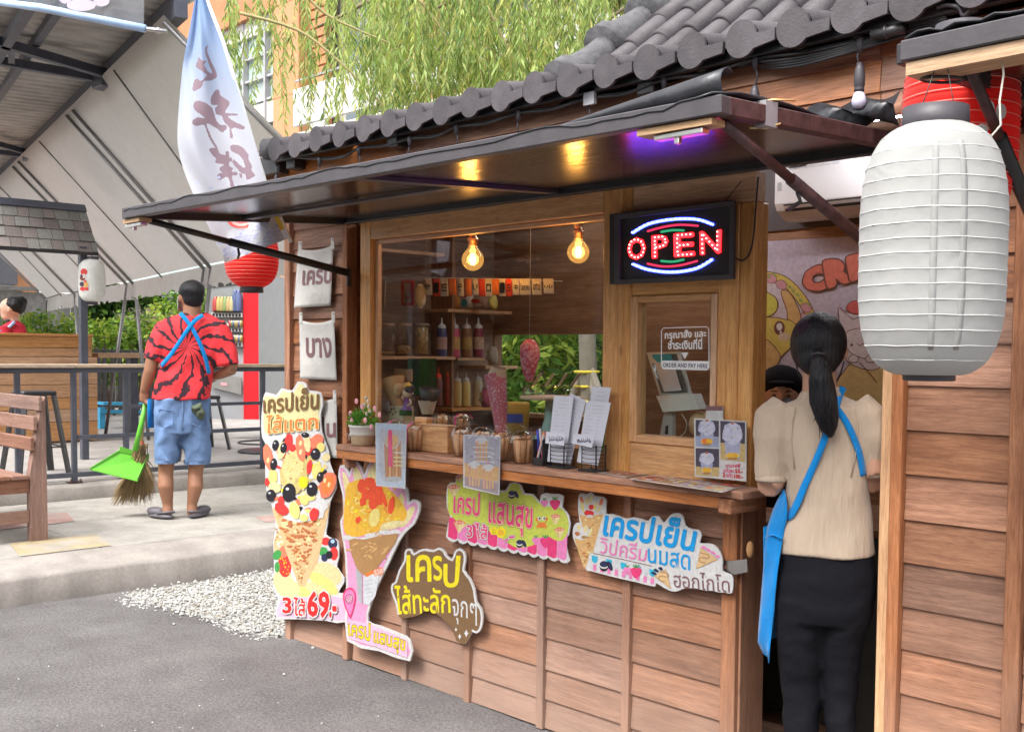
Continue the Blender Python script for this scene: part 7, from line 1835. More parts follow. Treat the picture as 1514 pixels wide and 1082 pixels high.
# pen pot
t = thing('pen_pot', 'black pot of pens next to the order slips', 'pen pot', on_shelf(802, FY - .075)); c = on_shelf(802, FY - .075)
MB().box(c + Vector((-.028, -.025, 0)), c + Vector((.028, .025, .004)), m_blk).build('pot_base', t)
for a, b_ in (((-.028, -.025), (-.024, .025)), ((.024, -.025), (.028, .025)), ((-.0239, .021), (.0239, .025))): MB().box(c + Vector((*a, .0041)), c + Vector((*b_, .10)), m_blk).build('pot_wall', t)
MB().box(c + Vector((-.0239, -.025, .0041)), c + Vector((.0239, -.022, .03)), m_blk).build('pot_wall', t)
for (x0_, x1_, yt, ln, col, nm) in ((-.018, -.028, .0, .135, (.05, .08, .55), 'blue'), (-.006, -.022, .01, .14, (.7, .7, .75), 'silver'), (-.020, .018, -.015, .13, (.80, .20, .05), 'orange'), (-.002, .016, .012, .13, (.75, .06, .03), 'red'), (-.014, .020, -.018, .12, (.55, .55, .57), 'grey'), (.008, .010, -.010, .10, (.45, .03, .10), 'crimson')):
 mb = MB(); p = c + Vector((x0_, yt, .005)); q = c + Vector((x1_, yt * .6, ln)); m_ = plain('pen_' + nm, col, .35, bmp=0, rnd=0)
 mb.tube([p, lerp(p, q, .06), lerp(p, q, .8), q], [.001, .0045, .0045, .004], m_, 8)
 mb.build('pen', t)
# wire racks with order slips
m_pap = plain('slip_paper', (.62, .62, .69), .75, var=.03, bmp=.05, rnd=.02); m_ln = plain('slip_print', (.30, .30, .38), .8, bmp=0, rnd=0)
def rack(label, pxc, pages, tagq, sd):
 c = on_shelf(pxc, FY - .08); t = thing('slip_rack', label, 'paper rack', c, 'black wire racks of order slips'); w, d = .05, .035
 mb = MB(); mb.box(c + Vector((-w, -d, 0)), c + Vector((w, d, .006)), m_blk, .002); mb.build('base', t)
 for i in range(6):
  z = .018 + i * .015; mb = MB(); mb.tube([c + Vector((w * math.cos(a) * (1 if abs(math.cos(a)) > .7 else 1), d * math.sin(a), z)) for a in [R(q) for q in range(0, 360, 30)]], .0012, m_blk, 5, closed=True); mb.build('wire', t)
 for s_, yy in ((-1, -1), (1, -1), (1, 1), (-1, 1)):
  mb = MB(); mb.tube([c + Vector((s_ * w * .72, yy * d * .72, .003)), c + Vector((s_ * w * .72, yy * d * .72, .098))], .003 if s_ > 0 else .002, m_blk, 6); mb.build('upright', t)
 for i, (quad, yy) in enumerate(pages):
  q = [onY(*p, FY + yy) for p in quad]; mb = MB(); mb.prism(q, (0, .0015, 0), m_pap)
  mb.build('order_slip', t)
  mb = MB(); bl, br, tr3, tl3_ = q
  for r_ in range(15):
   v = .93 - r_ * .055
   for (u0, u1) in (((.12, .12 + .25 * ((r_ * 7 % 5) / 5 + .5)), (.58, .72)) if r_ > 2 else ((.3, .75),)):
    A1 = lerp(lerp(bl, br, u0), lerp(tl3_, tr3, u0), v); B1 = lerp(lerp(bl, br, u1), lerp(tl3_, tr3, u1), v); mb.prism([A1, B1, B1 + Vector((0, 0, .0011)), A1 + Vector((0, 0, .0011))], (0, 0, 0), m_ln)
  o_ = mb.build('printed_lines', t); o_.location.y -= .0006
  o_['kind'] = 'stuff'
 q = [onY(*p, FY - .125) for p in tagq]; mb = MB(); mb.prism(q, (0, .001, 0), m_pap); mb.build('paper_tag', t)
 Bt = Board(lambda px, py: onY(px, py, FY - .126), (0, -1, 0), t); rr = random.Random(sd); cx = sum(p[0] for p in tagq) / 4; cy = sum(p[1] for p in tagq) / 4
 for i in range(7):
  x = cx - 9 + i * 3; Bt.line([(x, cy + rr.uniform(-4, -1)), (x + 1, cy + rr.uniform(2, 5)), (x + 2, cy + rr.uniform(-2, 2)), (x + 2.6, cy + rr.uniform(2, 4))], .6, I['navy'], 2)
 Bt.flush('handwriting')
m_grn = plain('green_card', (.02, .30, .12), .5, bmp=0)
rack('wire rack of fanned order slips nearer the pen pot', 831, [([(806, 679), (843, 687), (866, 592), (843, 581)], -.070), ([(809, 682), (836, 685), (848, 586), (819, 585)], -.085)], [(806, 655), (834, 659), (835, 641), (808, 638)], 1)
rack('wire rack with a taller slip sticking up, nearer the order window', 878, [([(862, 680), (885, 684), (903, 573), (875, 571)], -.060), ([(853, 683), (884, 688), (903, 595), (867, 593)], -.085)], [(845, 655), (875, 662), (879, 644), (850, 641)], 2)
for (a, b_) in (((841, 682), (849, 640)), ((888, 680), (899, 612))): pass
t = thing('green_slip', 'thin green card stuck between the slips of the rack nearest the order window', 'card', onY(893, 660, FY - .05)); MB().prism([onY(*p, FY - .052) for p in ((887, 668), (891, 668), (899, 614), (895, 622))], (0, .001, 0), m_grn).build('card_sheet', t)
t = thing('green_slip', 'thin green card at the right edge of the fanned slips', 'card', onY(843, 670, FY - .05)); MB().prism([onY(*p, FY - .062) for p in ((839, 683), (843, 684), (849, 645), (846, 650))], (0, .001, 0), m_grn).build('card_sheet', t)
# laminated menus lying on the shelf end
def menu(label, quad, sd):
 q = [onZ(*p, SZ + .002) for p in quad]; c = sum(q, Vector()) / 4; t = thing('menu_sheet', label, 'menu', c)
 mb = MB(); mb.prism(q, (0, 0, .0012), plain('laminate', (.55, .50, .48), .12, bmp=0, spec=.7)); mb.build('sheet', t)
 rr = random.Random(sd); Bm = Board(lambda u, v: lerp(lerp(q[0], q[1], u), lerp(q[3], q[2], u), v) + U * .0009, (0, 0, 1), t); Bm.step = .00001
 def cell(u, v, w, h, m): Bm.poly([(u, v), (u + w, v), (u + w, v + h), (u, v + h)], m)
 for i in range(4):
  for j in range(2):
   cell(.04 + i * .24, .08 + j * .47, .21, .38, rr.choice([ink('menu_red', (.45, .10, .08)), ink('menu_brown', (.40, .24, .16)), ink('menu_cream', (.66, .55, .42)), ink('menu_lilac', (.45, .38, .48))]))
   for _ in range(5): Bm.ell(.06 + i * .24 + .17 * rr.random(), .12 + j * .47 + .28 * rr.random(), .035, .06, I[rr.choice(['crepe', 'lred', 'banana', 'white', 'caramel', 'sred'])], n=8)
 Bm.k += 3; Bm.flush('print')
menu('laminated menu lying flat on the shelf right of the slip racks', [(880, 698), (925, 706), (985, 697), (930, 690)], 1)
menu('larger laminated menu lying flat at the right end of the shelf', [(930, 708), (1068, 728), (1112, 716), (990, 698)], 2)
t = thing('qr_stand', 'small brown and white card behind the cup poster in the order window', 'card', onY(1063, 625, FY - .02))
MB().prism([onY(*p, FY - .022) for p in ((1043, 622), (1069, 625), (1069, 600), (1044, 600))], (0, .002, 0), I['white']).build('card_sheet', t)
MB().prism([onY(*p, FY - .0225) for p in ((1043.5, 607), (1068.5, 607), (1068.5, 600), (1044, 600))], (0, -.0006, 0), I['mauve']).build('card_header', t)

# string lights under the eaves
ly = 2.79
sl = thing('string_lights', 'black outdoor light string sagging under the eaves with dangling sockets', 'string lights', (-3, ly, 2.38))
xs_ = [-4.75, -4.47, -4.17, -3.78, -3.42, -3.05, -2.66, -2.29, -1.965, -1.60, -1.2]
drops = [(409, 236), (473, 236), (531, 220), (606, 206), (675, 188), (767, 168), (870, 146), (982, 118), (1117, 88), (1272, 62), (1420, 40)]
pts = []
for i, (x, y) in enumerate(drops):
 p = onY(x, y, ly); pts += [p, p + Vector((.17, 0, -.012))]
mb = MB(); mb.tube(smoothc(pts, 4, False), .005, m_blk, 6); mb.tube([p + Vector((0, .012, .01)) for p in smoothc(pts, 4, False)], .004, m_blk, 5); mb.build('cable', sl)
m_glb = plain('frosted_bulb', (.60, .58, .72), .3, var=.03, bmp=0, rnd=0, spec=.6)
for i, (x, y) in enumerate(drops):
 p = onY(x, y, ly); 
 if i == 10: continue
 mb = MB(); mb.lathe([(0, .012), (.012, .008), (.010, -.012), (.006, -.03), (0, -.03)], m_cap, p, 10); mb.build('tee_joint', sl)
 ln = {9: .075, 8: .095}.get(i, .09)
 e = p - Vector((.0, 0, ln)); mb = MB(); mb.tube([p - Vector((0, 0, .02)), lerp(p, e, .5) + Vector((.008 * (-1) ** i, 0, 0)), e], .003, m_cap, 6); mb.build('drop_cord', sl)
 mb = MB(); mb.lathe([(0, .02), (.007, .018), (.013, .0), (.0155, -.02), (.0155, -.045), (.013, -.05), (.014, -.055), (.014, -.062), (0, -.062)], m_cap, e, 14); mb.build('socket', sl)
 mb = MB(); mb.lathe([(.010, -.060), (.016, -.070), (.020, -.083), (.0205, -.090), (.018, -.100), (.010, -.108), (0, -.110)], m_glb, e, 18); mb.build('bulb', sl)
# cable bundle and junction under the tiles near the second flap
mb = MB()
for k_ in range(4): mb.tube(smoothc([onY(1120 + 2 * k_, 92 + 3 * k_, ly + .01 * k_), onY(1180, 86 + 4 * k_, ly), onY(1265, 66 + 3 * k_, ly), onY(1330, 40 + 5 * k_, ly), onY(1400, 22 + 3 * k_, ly)], 4, False), .005, m_blk, 5)
mb.build('cable_bundle', sl)
mb = MB(); mb.tube([onY(1290, 52, ly - .02), onY(1338, 42, ly - .02)], .015, m_blk, 10); mb.tube([onY(1309, 48, ly - .02), onY(1313, 47, ly - .02)], .019, m_blk, 10); mb.build('cable_connector', sl)
mb = MB(); cc = onY(1405, 10, ly - .03); mb.tube(smoothc([onY(1385, 12, ly - .03), onY(1400, 8, ly - .03), onY(1418, 12, ly - .03), onY(1425, 24, ly - .03), onY(1440, 10, ly - .03), onY(1450, 3, ly - .03)], 4, False), .006, m_cap, 6); mb.build('cable_loop', sl)

# THINGS INSIDE THE KIOSK
def on_in(px, py, Y): return onY(px, py, Y)
# mini flag bunting
yb = FY + .36
t = thing('flag_bunting', 'string of small red and white flags with characters across the serving window', 'bunting', on_in(700, 412, yb))
mb = MB(); mb.tube([on_in(572, 408, yb), on_in(650, 411, yb), on_in(730, 412, yb), on_in(832, 416, yb)], .0015, m_potw, 4); mb.build('string', t)
m_fw = plain('flag_white', (.62, .58, .55), .8, bmp=0, rnd=.05); m_frd = plain('flag_red', (.62, .06, .04), .8, bmp=0, rnd=.05); m_fo = plain('flag_orange', (.72, .20, .06), .8, bmp=0, rnd=.05)
fl = [(626, 638, 'w', 'サ'), (639, 650, 'r', '-'), (651, 662, 'w', 'ヨ'), (663, 674, 'o', ''), (675, 685, 'w', 'ラ'), (686, 697, 'o', ''), (697, 707, 'w', 'リ'), (707, 717, 'r', ''), (717, 727, 'w', 'ロ'), (727, 737, 'o', ''), (737, 747, 'w', '-'), (747, 757, 'r', 'ミ'), (757, 767, 'w', 'キ'), (768, 784, 'c', 'เครป'), (786, 800, 'c', 'บาง'), (803, 818, 'c', 'นุ่น')]
for i, (xa_, xb_, cc, ch) in enumerate(fl):
 y0_ = 412; y1_ = 436 + (2 if i % 3 else 0) - (2 if cc == 'c' else 0); m_ = {'w': m_fw, 'r': m_frd, 'o': m_fo, 'c': m_fw}[cc]
 mb = MB(); mb.sheet([[on_in(xa_ + (xb_ - xa_) * u + v * 1.2, y0_ + (y1_ - y0_) * v, yb - .004 * math.sin(u * 6 + i)) for u in (0, .33, .66, 1)] for v in (0, .5, 1)], m_, thick=.0008); mb.build('flag', t)
 if ch:
  mb = MB(); text_on(mb, ch, [on_in(xa_ + 2.5, y1_ - 7, yb - .006), on_in(xb_ - 1, y1_ - 7, yb - .006), on_in(xb_ - 1, y0_ + 8, yb - .006), on_in(xa_ + 2.5, y0_ + 8, yb - .006)], I['blk'], (0, -1, 0), .002, .02, mirror=True); mb.build('flag_lettering', t)
t = thing('red_placard', 'small red hanging placard with white characters beside the left window bead', 'placard', on_in(602, 452, yb))
Bp = Board(lambda px, py: onY(px, py, yb), (0, -1, 0), t); Bp.base([(593, 414), (612, 414), (612, 452), (593, 452)], .003, m_frd, name='placard', smooth=0)
for i, ch in enumerate('営業中'): Bp.text(ch, [(597, 428 + i * 11), (606, 428 + i * 11), (606, 418 + i * 11), (597, 418 + i * 11)], [(.04, I['white'])], mirror=True)
cl2 = on_in(621, 438, yb - .02); k = (cl2 - CAM).dot(fw) / FPX
lantern('paper_lantern', 'tiny cream paper lantern hanging beside the red placard behind the glass', cl2, 8.5 * k, 31 * k, plain('cream_paper', (.55, .48, .34), .8, bmp=.1), m_potw, ribs=10, cap=.5, squash=3, rib_amp=.02)
t = thing('paper_sign', 'narrow white paper strip hanging at the far left inside the window', 'paper strip', on_in(569, 455, yb)); MB().sheet([[on_in(567 + 4 * u - (2 if v else 0) * v, 413 + 44 * v, yb) for u in (0, 1)] for v in (0, .5, 1)], m_fw, thick=.001).build('strip', t)

def jar(label, px, py0, py1, w, X, fill, mfill, grp='clear jars on the inner shelf'):
 b = onX(px, py1, X); k = (b - CAM).dot(fw) / FPX; h = (py1 - py0) * k; r = w / 2 * k; t = thing('storage_jar', label, 'jar', b, grp)
 mb = MB(); mb.lathe([(0, 0), (r, 0), (r, h * .93), (r * .97, h * .94)], m_clr, b, 20); mb.build('jar_body', t)
 mb = MB(); mb.lathe([(r * 1.03, h * .92), (r * 1.03, h), (0, h)], plain('tan_lid', (.45, .28, .20), .5), b, 20); mb.build('lid', t)
 mb = MB(); rr = random.Random(px)
 if fill > 0:
  mb.lathe([(0, .003), (r * .93, .003), (r * .93, h * fill), (r * .5, h * fill + .006), (0, h * fill)], mfill, b, 14, mod=lambda a, hh: 1 - .05 * abs(math.sin(a * 5 + hh * 90)))
  for _ in range(60): a = rr.uniform(0, 6.28); mb.ell(b + Vector((r * .9 * math.cos(a), r * .9 * math.sin(a), rr.uniform(.01, h * fill))), (.006, .006, .004), mfill, 6, 4, Matrix.Rotation(rr.uniform(0, 3), 3, 'X'))
  mb.build('cornflakes', t)
m_flk = plain('cornflake', (.50, .33, .14), .7, var=.4, scale=60)
jar('large clear jar nearly full of flakes on the inner shelf', 622, 478, 524, 24, -4.88, .86, m_flk)
jar('clear jar a quarter full of flakes, second on the inner shelf', 597, 478, 524, 24, -4.88, .26, m_flk)
jar('emptiest clear jar at the left end of the inner shelf', 572, 478, 524, 24, -4.88, .05, m_flk)
def bottle(label, px, py0, py1, w, X, col, nm, cap_col=(.6, .58, .55), cat='bottle', grp=None, sq=True, band=None):
 b = onX(px, py1, X); k = (b - CAM).dot(fw) / FPX; h = (py1 - py0) * k; r = w / 2 * k; t = thing('squeeze_bottle' if sq else 'syrup_bottle', label, cat, b, grp)
 mb = MB(); mb.lathe([(0, 0), (r * .96, 0), (r, h * .03), (r, h * .62), (r * .8, h * .72), (r * .55, h * .76)], plain('bottle_' + nm, col, .35, var=.1, bmp=0), b, 16); mb.build('bottle_body', t)
 mb = MB(); mb.lathe([(r * .75, h * .73), (r * .78, h * .80), (r * .5, h * .82), (r * .16, h * .86), (r * .10, h), (0, h)], plain('cap_' + nm, cap_col, .4, bmp=0), b, 14); mb.build('nozzle_cap', t)
 if band: mb = MB(); mb.lathe([(r * 1.01, h * .20), (r * 1.02, h * .21), (r * 1.02, h * .50), (r * 1.01, h * .51)], plain('label_' + nm, band, .5, var=.3, scale=60, bmp=0), b, 16); mb.build('paper_label', t)
G1 = 'squeeze bottles on the lower inner shelf'
bottle('red topped squeeze bottle, leftmost on the lower inner shelf', 648, 543, 600, 12, -4.88, (.16, .05, .04), 'dark_red', (.7, .04, .02), grp=G1)
bottle('tall red squeeze bottle with an orange nozzle', 664, 539, 600, 14, -4.88, (.40, .05, .03), 'red', (.8, .14, .04), grp=G1)
bottle('yellow custard squeeze bottle next to the tall red one', 676, 550, 600, 13, -4.88, (.60, .45, .16), 'custard', grp=G1)
bottle('yellow custard squeeze bottle, second of the pair', 689, 550, 600, 13, -4.88, (.58, .42, .14), 'custard_two', grp=G1)
bottle('pale brown squeeze bottle at the right end of the lower inner shelf', 706, 548, 600, 15, -4.88, (.42, .32, .20), 'brown', (.4, .38, .36), grp=G1)
G2 = 'syrup bottles on the upper inner shelf'
for (px, col, nm, lab, bnd) in ((653, (.05, .05, .16), 'blueberry', 'dark blue syrup bottle with a white pump cap', (.55, .30, .25)), (672, (.65, .08, .16), 'strawberry', 'pink strawberry syrup bottle with a white pump cap', (.62, .35, .10)), (690, (.30, .12, .04), 'cocoa', 'brown syrup bottle in the middle of the shelf', (.45, .25, .06)), (707, (.22, .02, .05), 'cherry', 'dark cherry syrup bottle partly behind the reflections', (.5, .30, .2))):
 bottle(lab, px, 470, 528, 16, -4.86, col, nm, (.62, .60, .58), grp=G2, sq=False, band=bnd)
MB().box((-5.028, 3.955, 1.447), (-4.80, 4.155, 1.462), W_SH, .002).build('inner_shelf', kiosk)
# snack bags on the upper shelf
def bag(label, q, Y, mt, spots, nm='snack_bag', cat='bag'):
 ps = [onY(*p, Y) for p in q]; c = sum(ps, Vector()) / 4; t = thing(nm, label, cat, (c.x, c.y, min(p.z for p in ps)))
 mb = MB(); n = 8
 for s_ in (-1, 1):
  mb.sheet([[lerp(lerp(ps[0], ps[1], u / n), lerp(ps[3], ps[2], u / n), v / n) + Vector((0, s_ * .03 * (math.sin(math.pi * u / n) * math.sin(math.pi * v / n)) ** .6, 0)) for u in range(n + 1)] for v in range(n + 1)], mt)
 mb.build('pouch', t); Bb = Board(lambda u, v: lerp(lerp(ps[0], ps[1], u), lerp(ps[3], ps[2], u), v) - Vector((0, .033, 0)), (0, -1, 0), t)
 for (u, v, a, b2, m_) in spots: Bb.ell(u, v, a, b2, I[m_], n=10)
 Bb.flush()
bag('orange snack bag on the top inner shelf', [(663, 457), (680, 457), (679, 424), (664, 424)], 4.05, plain('orange_film', (.60, .25, .06), .3), [(.5, .35, .3, .15, 'banana'), (.4, .7, .25, .1, 'floss')])
bag('white snack bag with blue and red print on the top inner shelf', [(686, 458), (700, 458), (700, 430), (687, 430)], 4.08, plain('white_film', (.55, .52, .50), .3), [(.5, .35, .35, .2, 'cyan'), (.5, .75, .3, .12, 'red')])
bag('red lettered snack pack lying beside the white bag', [(700, 458), (723, 457), (723, 439), (701, 436)], 4.08, plain('red_film', (.50, .30, .22), .3), [(.4, .6, .3, .15, 'red'), (.6, .3, .25, .12, 'white')])
for q, c, l in (([(640, 456), (652, 456), (651, 432), (641, 432)], (.45, .12, .10), 'dark red snack pouch at the left end of the top inner shelf'), ([(724, 458), (734, 458), (733, 436), (725, 436)], (.55, .48, .12), 'yellow pouch at the right end of the top inner shelf'), ([(722, 540), (735, 541), (734, 512), (723, 512)], (.50, .42, .34), 'beige packet standing on the small ledge by the corner'), ([(560, 610), (574, 612), (573, 590), (561, 588)], (.30, .33, .42), 'blue grey packet low at the left edge of the window'), ([(712, 602), (724, 602), (723, 574), (713, 574)], (.40, .10, .18), 'wine red pouch right of the pale brown squeeze bottle')):
 bag(l, q, 4.0 if q[0][0] != 560 else 3.3, plain('film_' + l.split()[0] + l.split()[1], c, .3, bmp=.5, bscale=30), [(.5, .4, .3, .15, 'white'), (.5, .7, .25, .1, 'cream')])
t = thing('green_cloth', 'green cloth hanging below the inner shelf of jars', 'cloth', on_in(618, 575, 3.6)); mb = MB()
mb.sheet([[on_in(603 + 42 * u, 530 + 55 * v, 3.6 + .02 * math.sin(u * 9 + v * 3)) for u in [i / 10 for i in range(11)]] for v in [i / 8 for i in range(9)]], cloth('green_fabric', (.04, .20, .07), translucent=.1)); mb.build('fabric', t)
# on the ledge behind the glass: cone holders, figurine, dark cone, pink cone, cake stand, bouquet
YL = FY + .12; ZL2 = 1.1365
def ledge(px, y=YL): p = onY(px, 600, y); return Vector((p.x, y, ZL2))
m_kr = plain('kraft_paper', (.52, .33, .18), .8, bmp=.1); m_krl = plain('kraft_light', (.60, .48, .38), .8, bmp=.05)
t = thing('cone_holder', 'white carton with kraft paper cones standing left of the figurine', 'carton', ledge(590)); c = ledge(590); k = (c - CAM).dot(fw) / FPX
zb = onY(590, 622, YL).z; k_ = k
MB().box((c.x - 17 * k, YL - .02, ZL2), (c.x + 19 * k, YL + .04, onY(590, 600, YL).z), m_krl, .001).build('carton', t)
mb = MB(); a_ = onY(586, 600, YL); mb.tube([onY(588, 603, YL), onY(580, 560, YL)], [.018, .062], m_kr, 14, caps=False); mb.build('kraft_cone', t)
mb = MB(); mb.tube([onY(592, 603, YL + .02), onY(597, 566, YL + .02)], [.018, .03], m_kr, 14, caps=True); mb.ell(onY(589, 577, YL - .04), (.028, .02, .035), m_kr, 12, 8); mb.build('kraft_cone', t)
mb = MB(); mb.prism([onY(*p, YL + .06) for p in ((582, 563), (609, 564), (609, 546), (583, 545))], (0, .004, 0), m_kr); mb.build('kraft_card', t)
Bq = Board(lambda px, py: onY(px, py, YL - .021), (0, -1, 0), t)
for (x, y) in ((579, 605), (583, 604), (577, 609), (585, 609), (581, 612)): Bq.ell(x, y, 1.4, 1.6, I['blk'], n=8)
Bq.flush('flower_print')
# dancer figurine (generic) with crown, dark hair and purple dress
YFg = YL - .03
t = thing('figurine', 'small dancer figurine with golden crown and purple dress on a dark green base', 'figurine', Vector((onY(601, 610, YFg).x, YFg, ZL2))); 
def fp(px, py, d=0.): return onY(px, py, YFg + d)
kf = (fp(600, 590) - CAM).dot(fw) / FPX
skn = plain('figurine_skin', (.70, .48, .36), .4, bmp=0); hr = plain('figurine_hair', (.05, .02, .03), .35, bmp=0); gdn = plain('figurine_gold', (.75, .45, .05), .3, bmp=0); prp = plain('figurine_purple', (.20, .05, .30), .4, bmp=0)
mb = MB(); mb.box(fp(590, 614, -.012), fp(610, 606, .02), plain('figurine_base', (.03, .07, .03), .5), .002); mb.build('base', t)
mb = MB(); mb.lathe([(8.5 * kf, 0), (7 * kf, 4 * kf), (4.2 * kf, 8 * kf), (4.5 * kf, 14 * kf), (3 * kf, 19 * kf), (0, 20 * kf)], prp, fp(601, 606), 14); mb.build('dress', t)
mb = MB(); mb.ell(fp(602, 581), (7.5 * kf, 6.5 * kf, 7.5 * kf), skn, 14, 10); mb.ell(fp(610.5, 582, -.002), 1.6 * kf, skn, 7, 5); mb.tube([fp(606, 590), fp(608, 596, -.01), fp(602, 600, -.02)], 1.5 * kf, skn, 6); mb.tube([fp(598, 590), fp(595, 592, -.02), fp(595, 586, -.03)], 1.4 * kf, skn, 6); mb.build('head_and_arms', t)
mb = MB(); mb.ell(fp(605, 576, .004), (8.5 * kf, 7.5 * kf, 6.5 * kf), hr, 14, 9); mb.ell(fp(609, 573, .006), 4 * kf, hr, 9, 7); mb.build('hair', t)
mb = MB(); mb.lathe([(6 * kf, 0), (6.8 * kf, 2 * kf), (5 * kf, 2.5 * kf), (2 * kf, 5 * kf), (0, 7 * kf)], gdn, fp(604, 571), 12); mb.build('crown', t)
mb = MB(); mb.ell(fp(599, 580, -.0125), (.9 * kf, .5 * kf, 1.2 * kf), I['blk'], 6, 5); mb.ell(fp(604.5, 580, -.0125), (.9 * kf, .5 * kf, 1.2 * kf), I['blk'], 6, 5); mb.ell(fp(601, 585, -.0125), (1.2 * kf, .5 * kf, .5 * kf), I['red'], 6, 4); mb.build('face_paint', t)
t = thing('cone_holder', 'black cone in a kraft sleeve right of the figurine', 'cone', ledge(631)); mb = MB(); mb.tube([onY(632, 602, YL), onY(636, 575, YL)], [.022, .055], m_blk, 14); mb.build('dark_cone', t)
mb = MB(); mb.tube([onY(632, 612, YL), onY(632, 592, YL)], [.026, .044], m_krl, 14, caps=False); mb.build('kraft_sleeve', t)
m_pkp, tt, bb_ = new_mat('pink_dotted_paper'); vo = N(tt, 'ShaderNodeTexVoronoi', Scale=90.); L(tt, coords(tt, rnd=False), vo.inputs['Vector']); L(tt, ramp(tt, vo.outputs['Distance'], [(.25, (.75, .60, .62)), (.38, (.62, .16, .24))]), bb_.inputs['Base Color']); bb_.inputs['Roughness'].default_value = .6
t = thing('paper_cone', 'tall pink dotted paper cone stack leaning inside the window', 'paper cone', ledge(737)); mb = MB(); mb.tube([onY(741, 640, YL), onY(738, 600, YL), onY(732, 553, YL)], [.022, .036, .048], m_pkp, 16, caps=False); mb.tube([onY(733, 562, YL), onY(738, 543, YL)], [.045, .03], m_krl, 14, caps=False); mb.build('cone_stack', t)
t = thing('wrapped_crepe_model', 'hanging pink and white floral wrapped cone model in the middle of the window', 'crepe model', on_in(783, 560, FY + .15)); m_flor, tt, bb_ = new_mat('floral_paper'); vo = N(tt, 'ShaderNodeTexVoronoi', Scale=55.); L(tt, coords(tt, rnd=False), vo.inputs['Vector']); L(tt, ramp(tt, vo.outputs['Distance'], [(.2, (.70, .10, .22)), (.35, (.72, .45, .48)), (.55, (.60, .08, .15))]), bb_.inputs['Base Color'])
mb = MB(); mb.lathe([(0, -27 * k), (5 * k, -26 * k), (10 * k, -8 * k), (13 * k, 8 * k), (12 * k, 20 * k), (6 * k, 28 * k), (0, 29 * k)], m_flor, on_in(783, 534, FY + .15), 16, mod=lambda a, h: 1 + .08 * math.sin(a * 5 + h * 60)); mb.build('paper_wrap', t)
mb = MB(); mb.tube([on_in(783, 506, FY + .15), (on_in(783, 506, FY + .15).x, FY + .15, 2.4)], .001, m_potw, 4); mb.build('thread', t)
t = thing('cake_stand', 'pale teal cake stand with a clear domed tray behind the order slips', 'cake stand', ledge(815, FY + .22)); c = ledge(815, FY + .22); k = (c - CAM).dot(fw) / FPX; mt = plain('pale_teal', (.30, .46, .44), .4, bmp=0)
zt = onY(815, 590, FY + .22).z - ZL2
mb = MB(); mb.lathe([(0, 0), (33 * k, 0), (33 * k, .005), (18 * k, .012), (10 * k, zt * .5), (9 * k, zt - .006), (12 * k, zt)], mt, c, 28); mb.build('pedestal', t)
mb = MB(); mb.lathe([(0, zt), (46 * k, zt), (47 * k, zt + .012), (45 * k, zt + .013), (0, zt + .006)], m_krl, c, 32); mb.build('plate', t)
mb = MB(); mb.lathe([(43 * k, zt + .013), (43 * k, zt + .06), (0, zt + .062)], m_clr, c, 28); mb.build('clear_tray', t)
for i in range(4):
 mb = MB(); a = on_in(788 + i * 19, 570, FY + .22); b2 = on_in(800 + i * 19, 552, FY + .20); mb.beam(a, b2, .012, .003, m_krl); mb.build('tongs', t)
MB().box((c.x - .34, FY + .20, ZL2 - .03), (c.x + .36, FY + .45, ZL2 - .001), W_INT('X')).build('display_ledge', kiosk)
t = thing('mustard_tub', 'yellow tub with a blue label behind the cake stand', 'tub', ledge(765, FY + .3)); c = ledge(765, FY + .3); mb = MB(); mb.lathe([(0, 0), (.05, 0), (.055, .13), (.05, .14), (0, .14)], plain('mustard', (.50, .36, .06), .4), c, 18); mb.build('tub_body', t)
mb = MB(); mb.lathe([(.0535, .05), (.0555, .09)], plain('blue_label', (.05, .10, .5), .5), c, 10, a0=R(200), a1=R(300)); mb.build('paper_label', t)
# point-of-sale terminal in the order window
YT = FY + .14
t = thing('payment_terminal', 'white tablet terminal on a stand behind the order window pane', 'payment terminal', onY(995, 645, YT)); m_pos = plain('terminal_white', (.60, .60, .58), .35, bmp=0)
Bt = lambda p, d=0.: onY(p[0], p[1], YT + d)
MB().prism([Bt((956, 521), .06), Bt((1003, 520), .04), Bt((1021, 583), -.0), Bt((975, 584), .0)], (0, .012, 0), m_pos).build('tablet', t)
MB().prism([Bt((959, 524), .0595), Bt((1000, 523), .039), Bt((1017, 580), -.001), Bt((978, 581), -.001)], (0, -.001, 0), plain('screen_glass', (.10, .11, .12), .1, bmp=0, spec=.7)).build('screen', t)
MB().prism([Bt((964, 524), .056), Bt((992, 523), .040), Bt((1008, 577), -.003), Bt((982, 579), -.003)], (0, -.0012, 0), m_pap).build('paper_sheet', t)
MB().prism([Bt((964, 524), .0545), Bt((992, 523), .0385), Bt((995, 534), .031), Bt((968, 536), .045)], (0, -.0012, 0), I['cyan']).build('blue_header', t)
MB().prism([Bt((970, 585), -.01), Bt((1024, 582), -.01), Bt((1033, 605), -.03), Bt((980, 609), -.03)], (0, .05, 0), m_pos).build('printer_body', t)
MB().prism([Bt((982, 609)), Bt((994, 608)), Bt((994, 646)), Bt((975, 646))], (0, .02, 0), m_pos).build('stand_leg', t)
MB().prism([Bt((984, 630), -.001), Bt((988, 628), -.001), Bt((988, 642), -.001), Bt((983, 642), -.001)], (0, -.001, 0), m_blk).build('slot', t)
mb = MB(); mb.tube(smoothc([Bt((1000, 648)), Bt((1012, 640)), Bt((1015, 625)), Bt((1008, 612))], 4, False), .002, m_pos, 5); mb.build('cable', t)
t = thing('brown_bag', 'crumpled brown paper bag beside the payment terminal', 'bag', onY(1035, 640, YT)); mb = MB(); mb.ell(onY(1036, 628, YT + .02), (.05, .04, .05), m_kr, 9, 6); mb.build('paper', t)
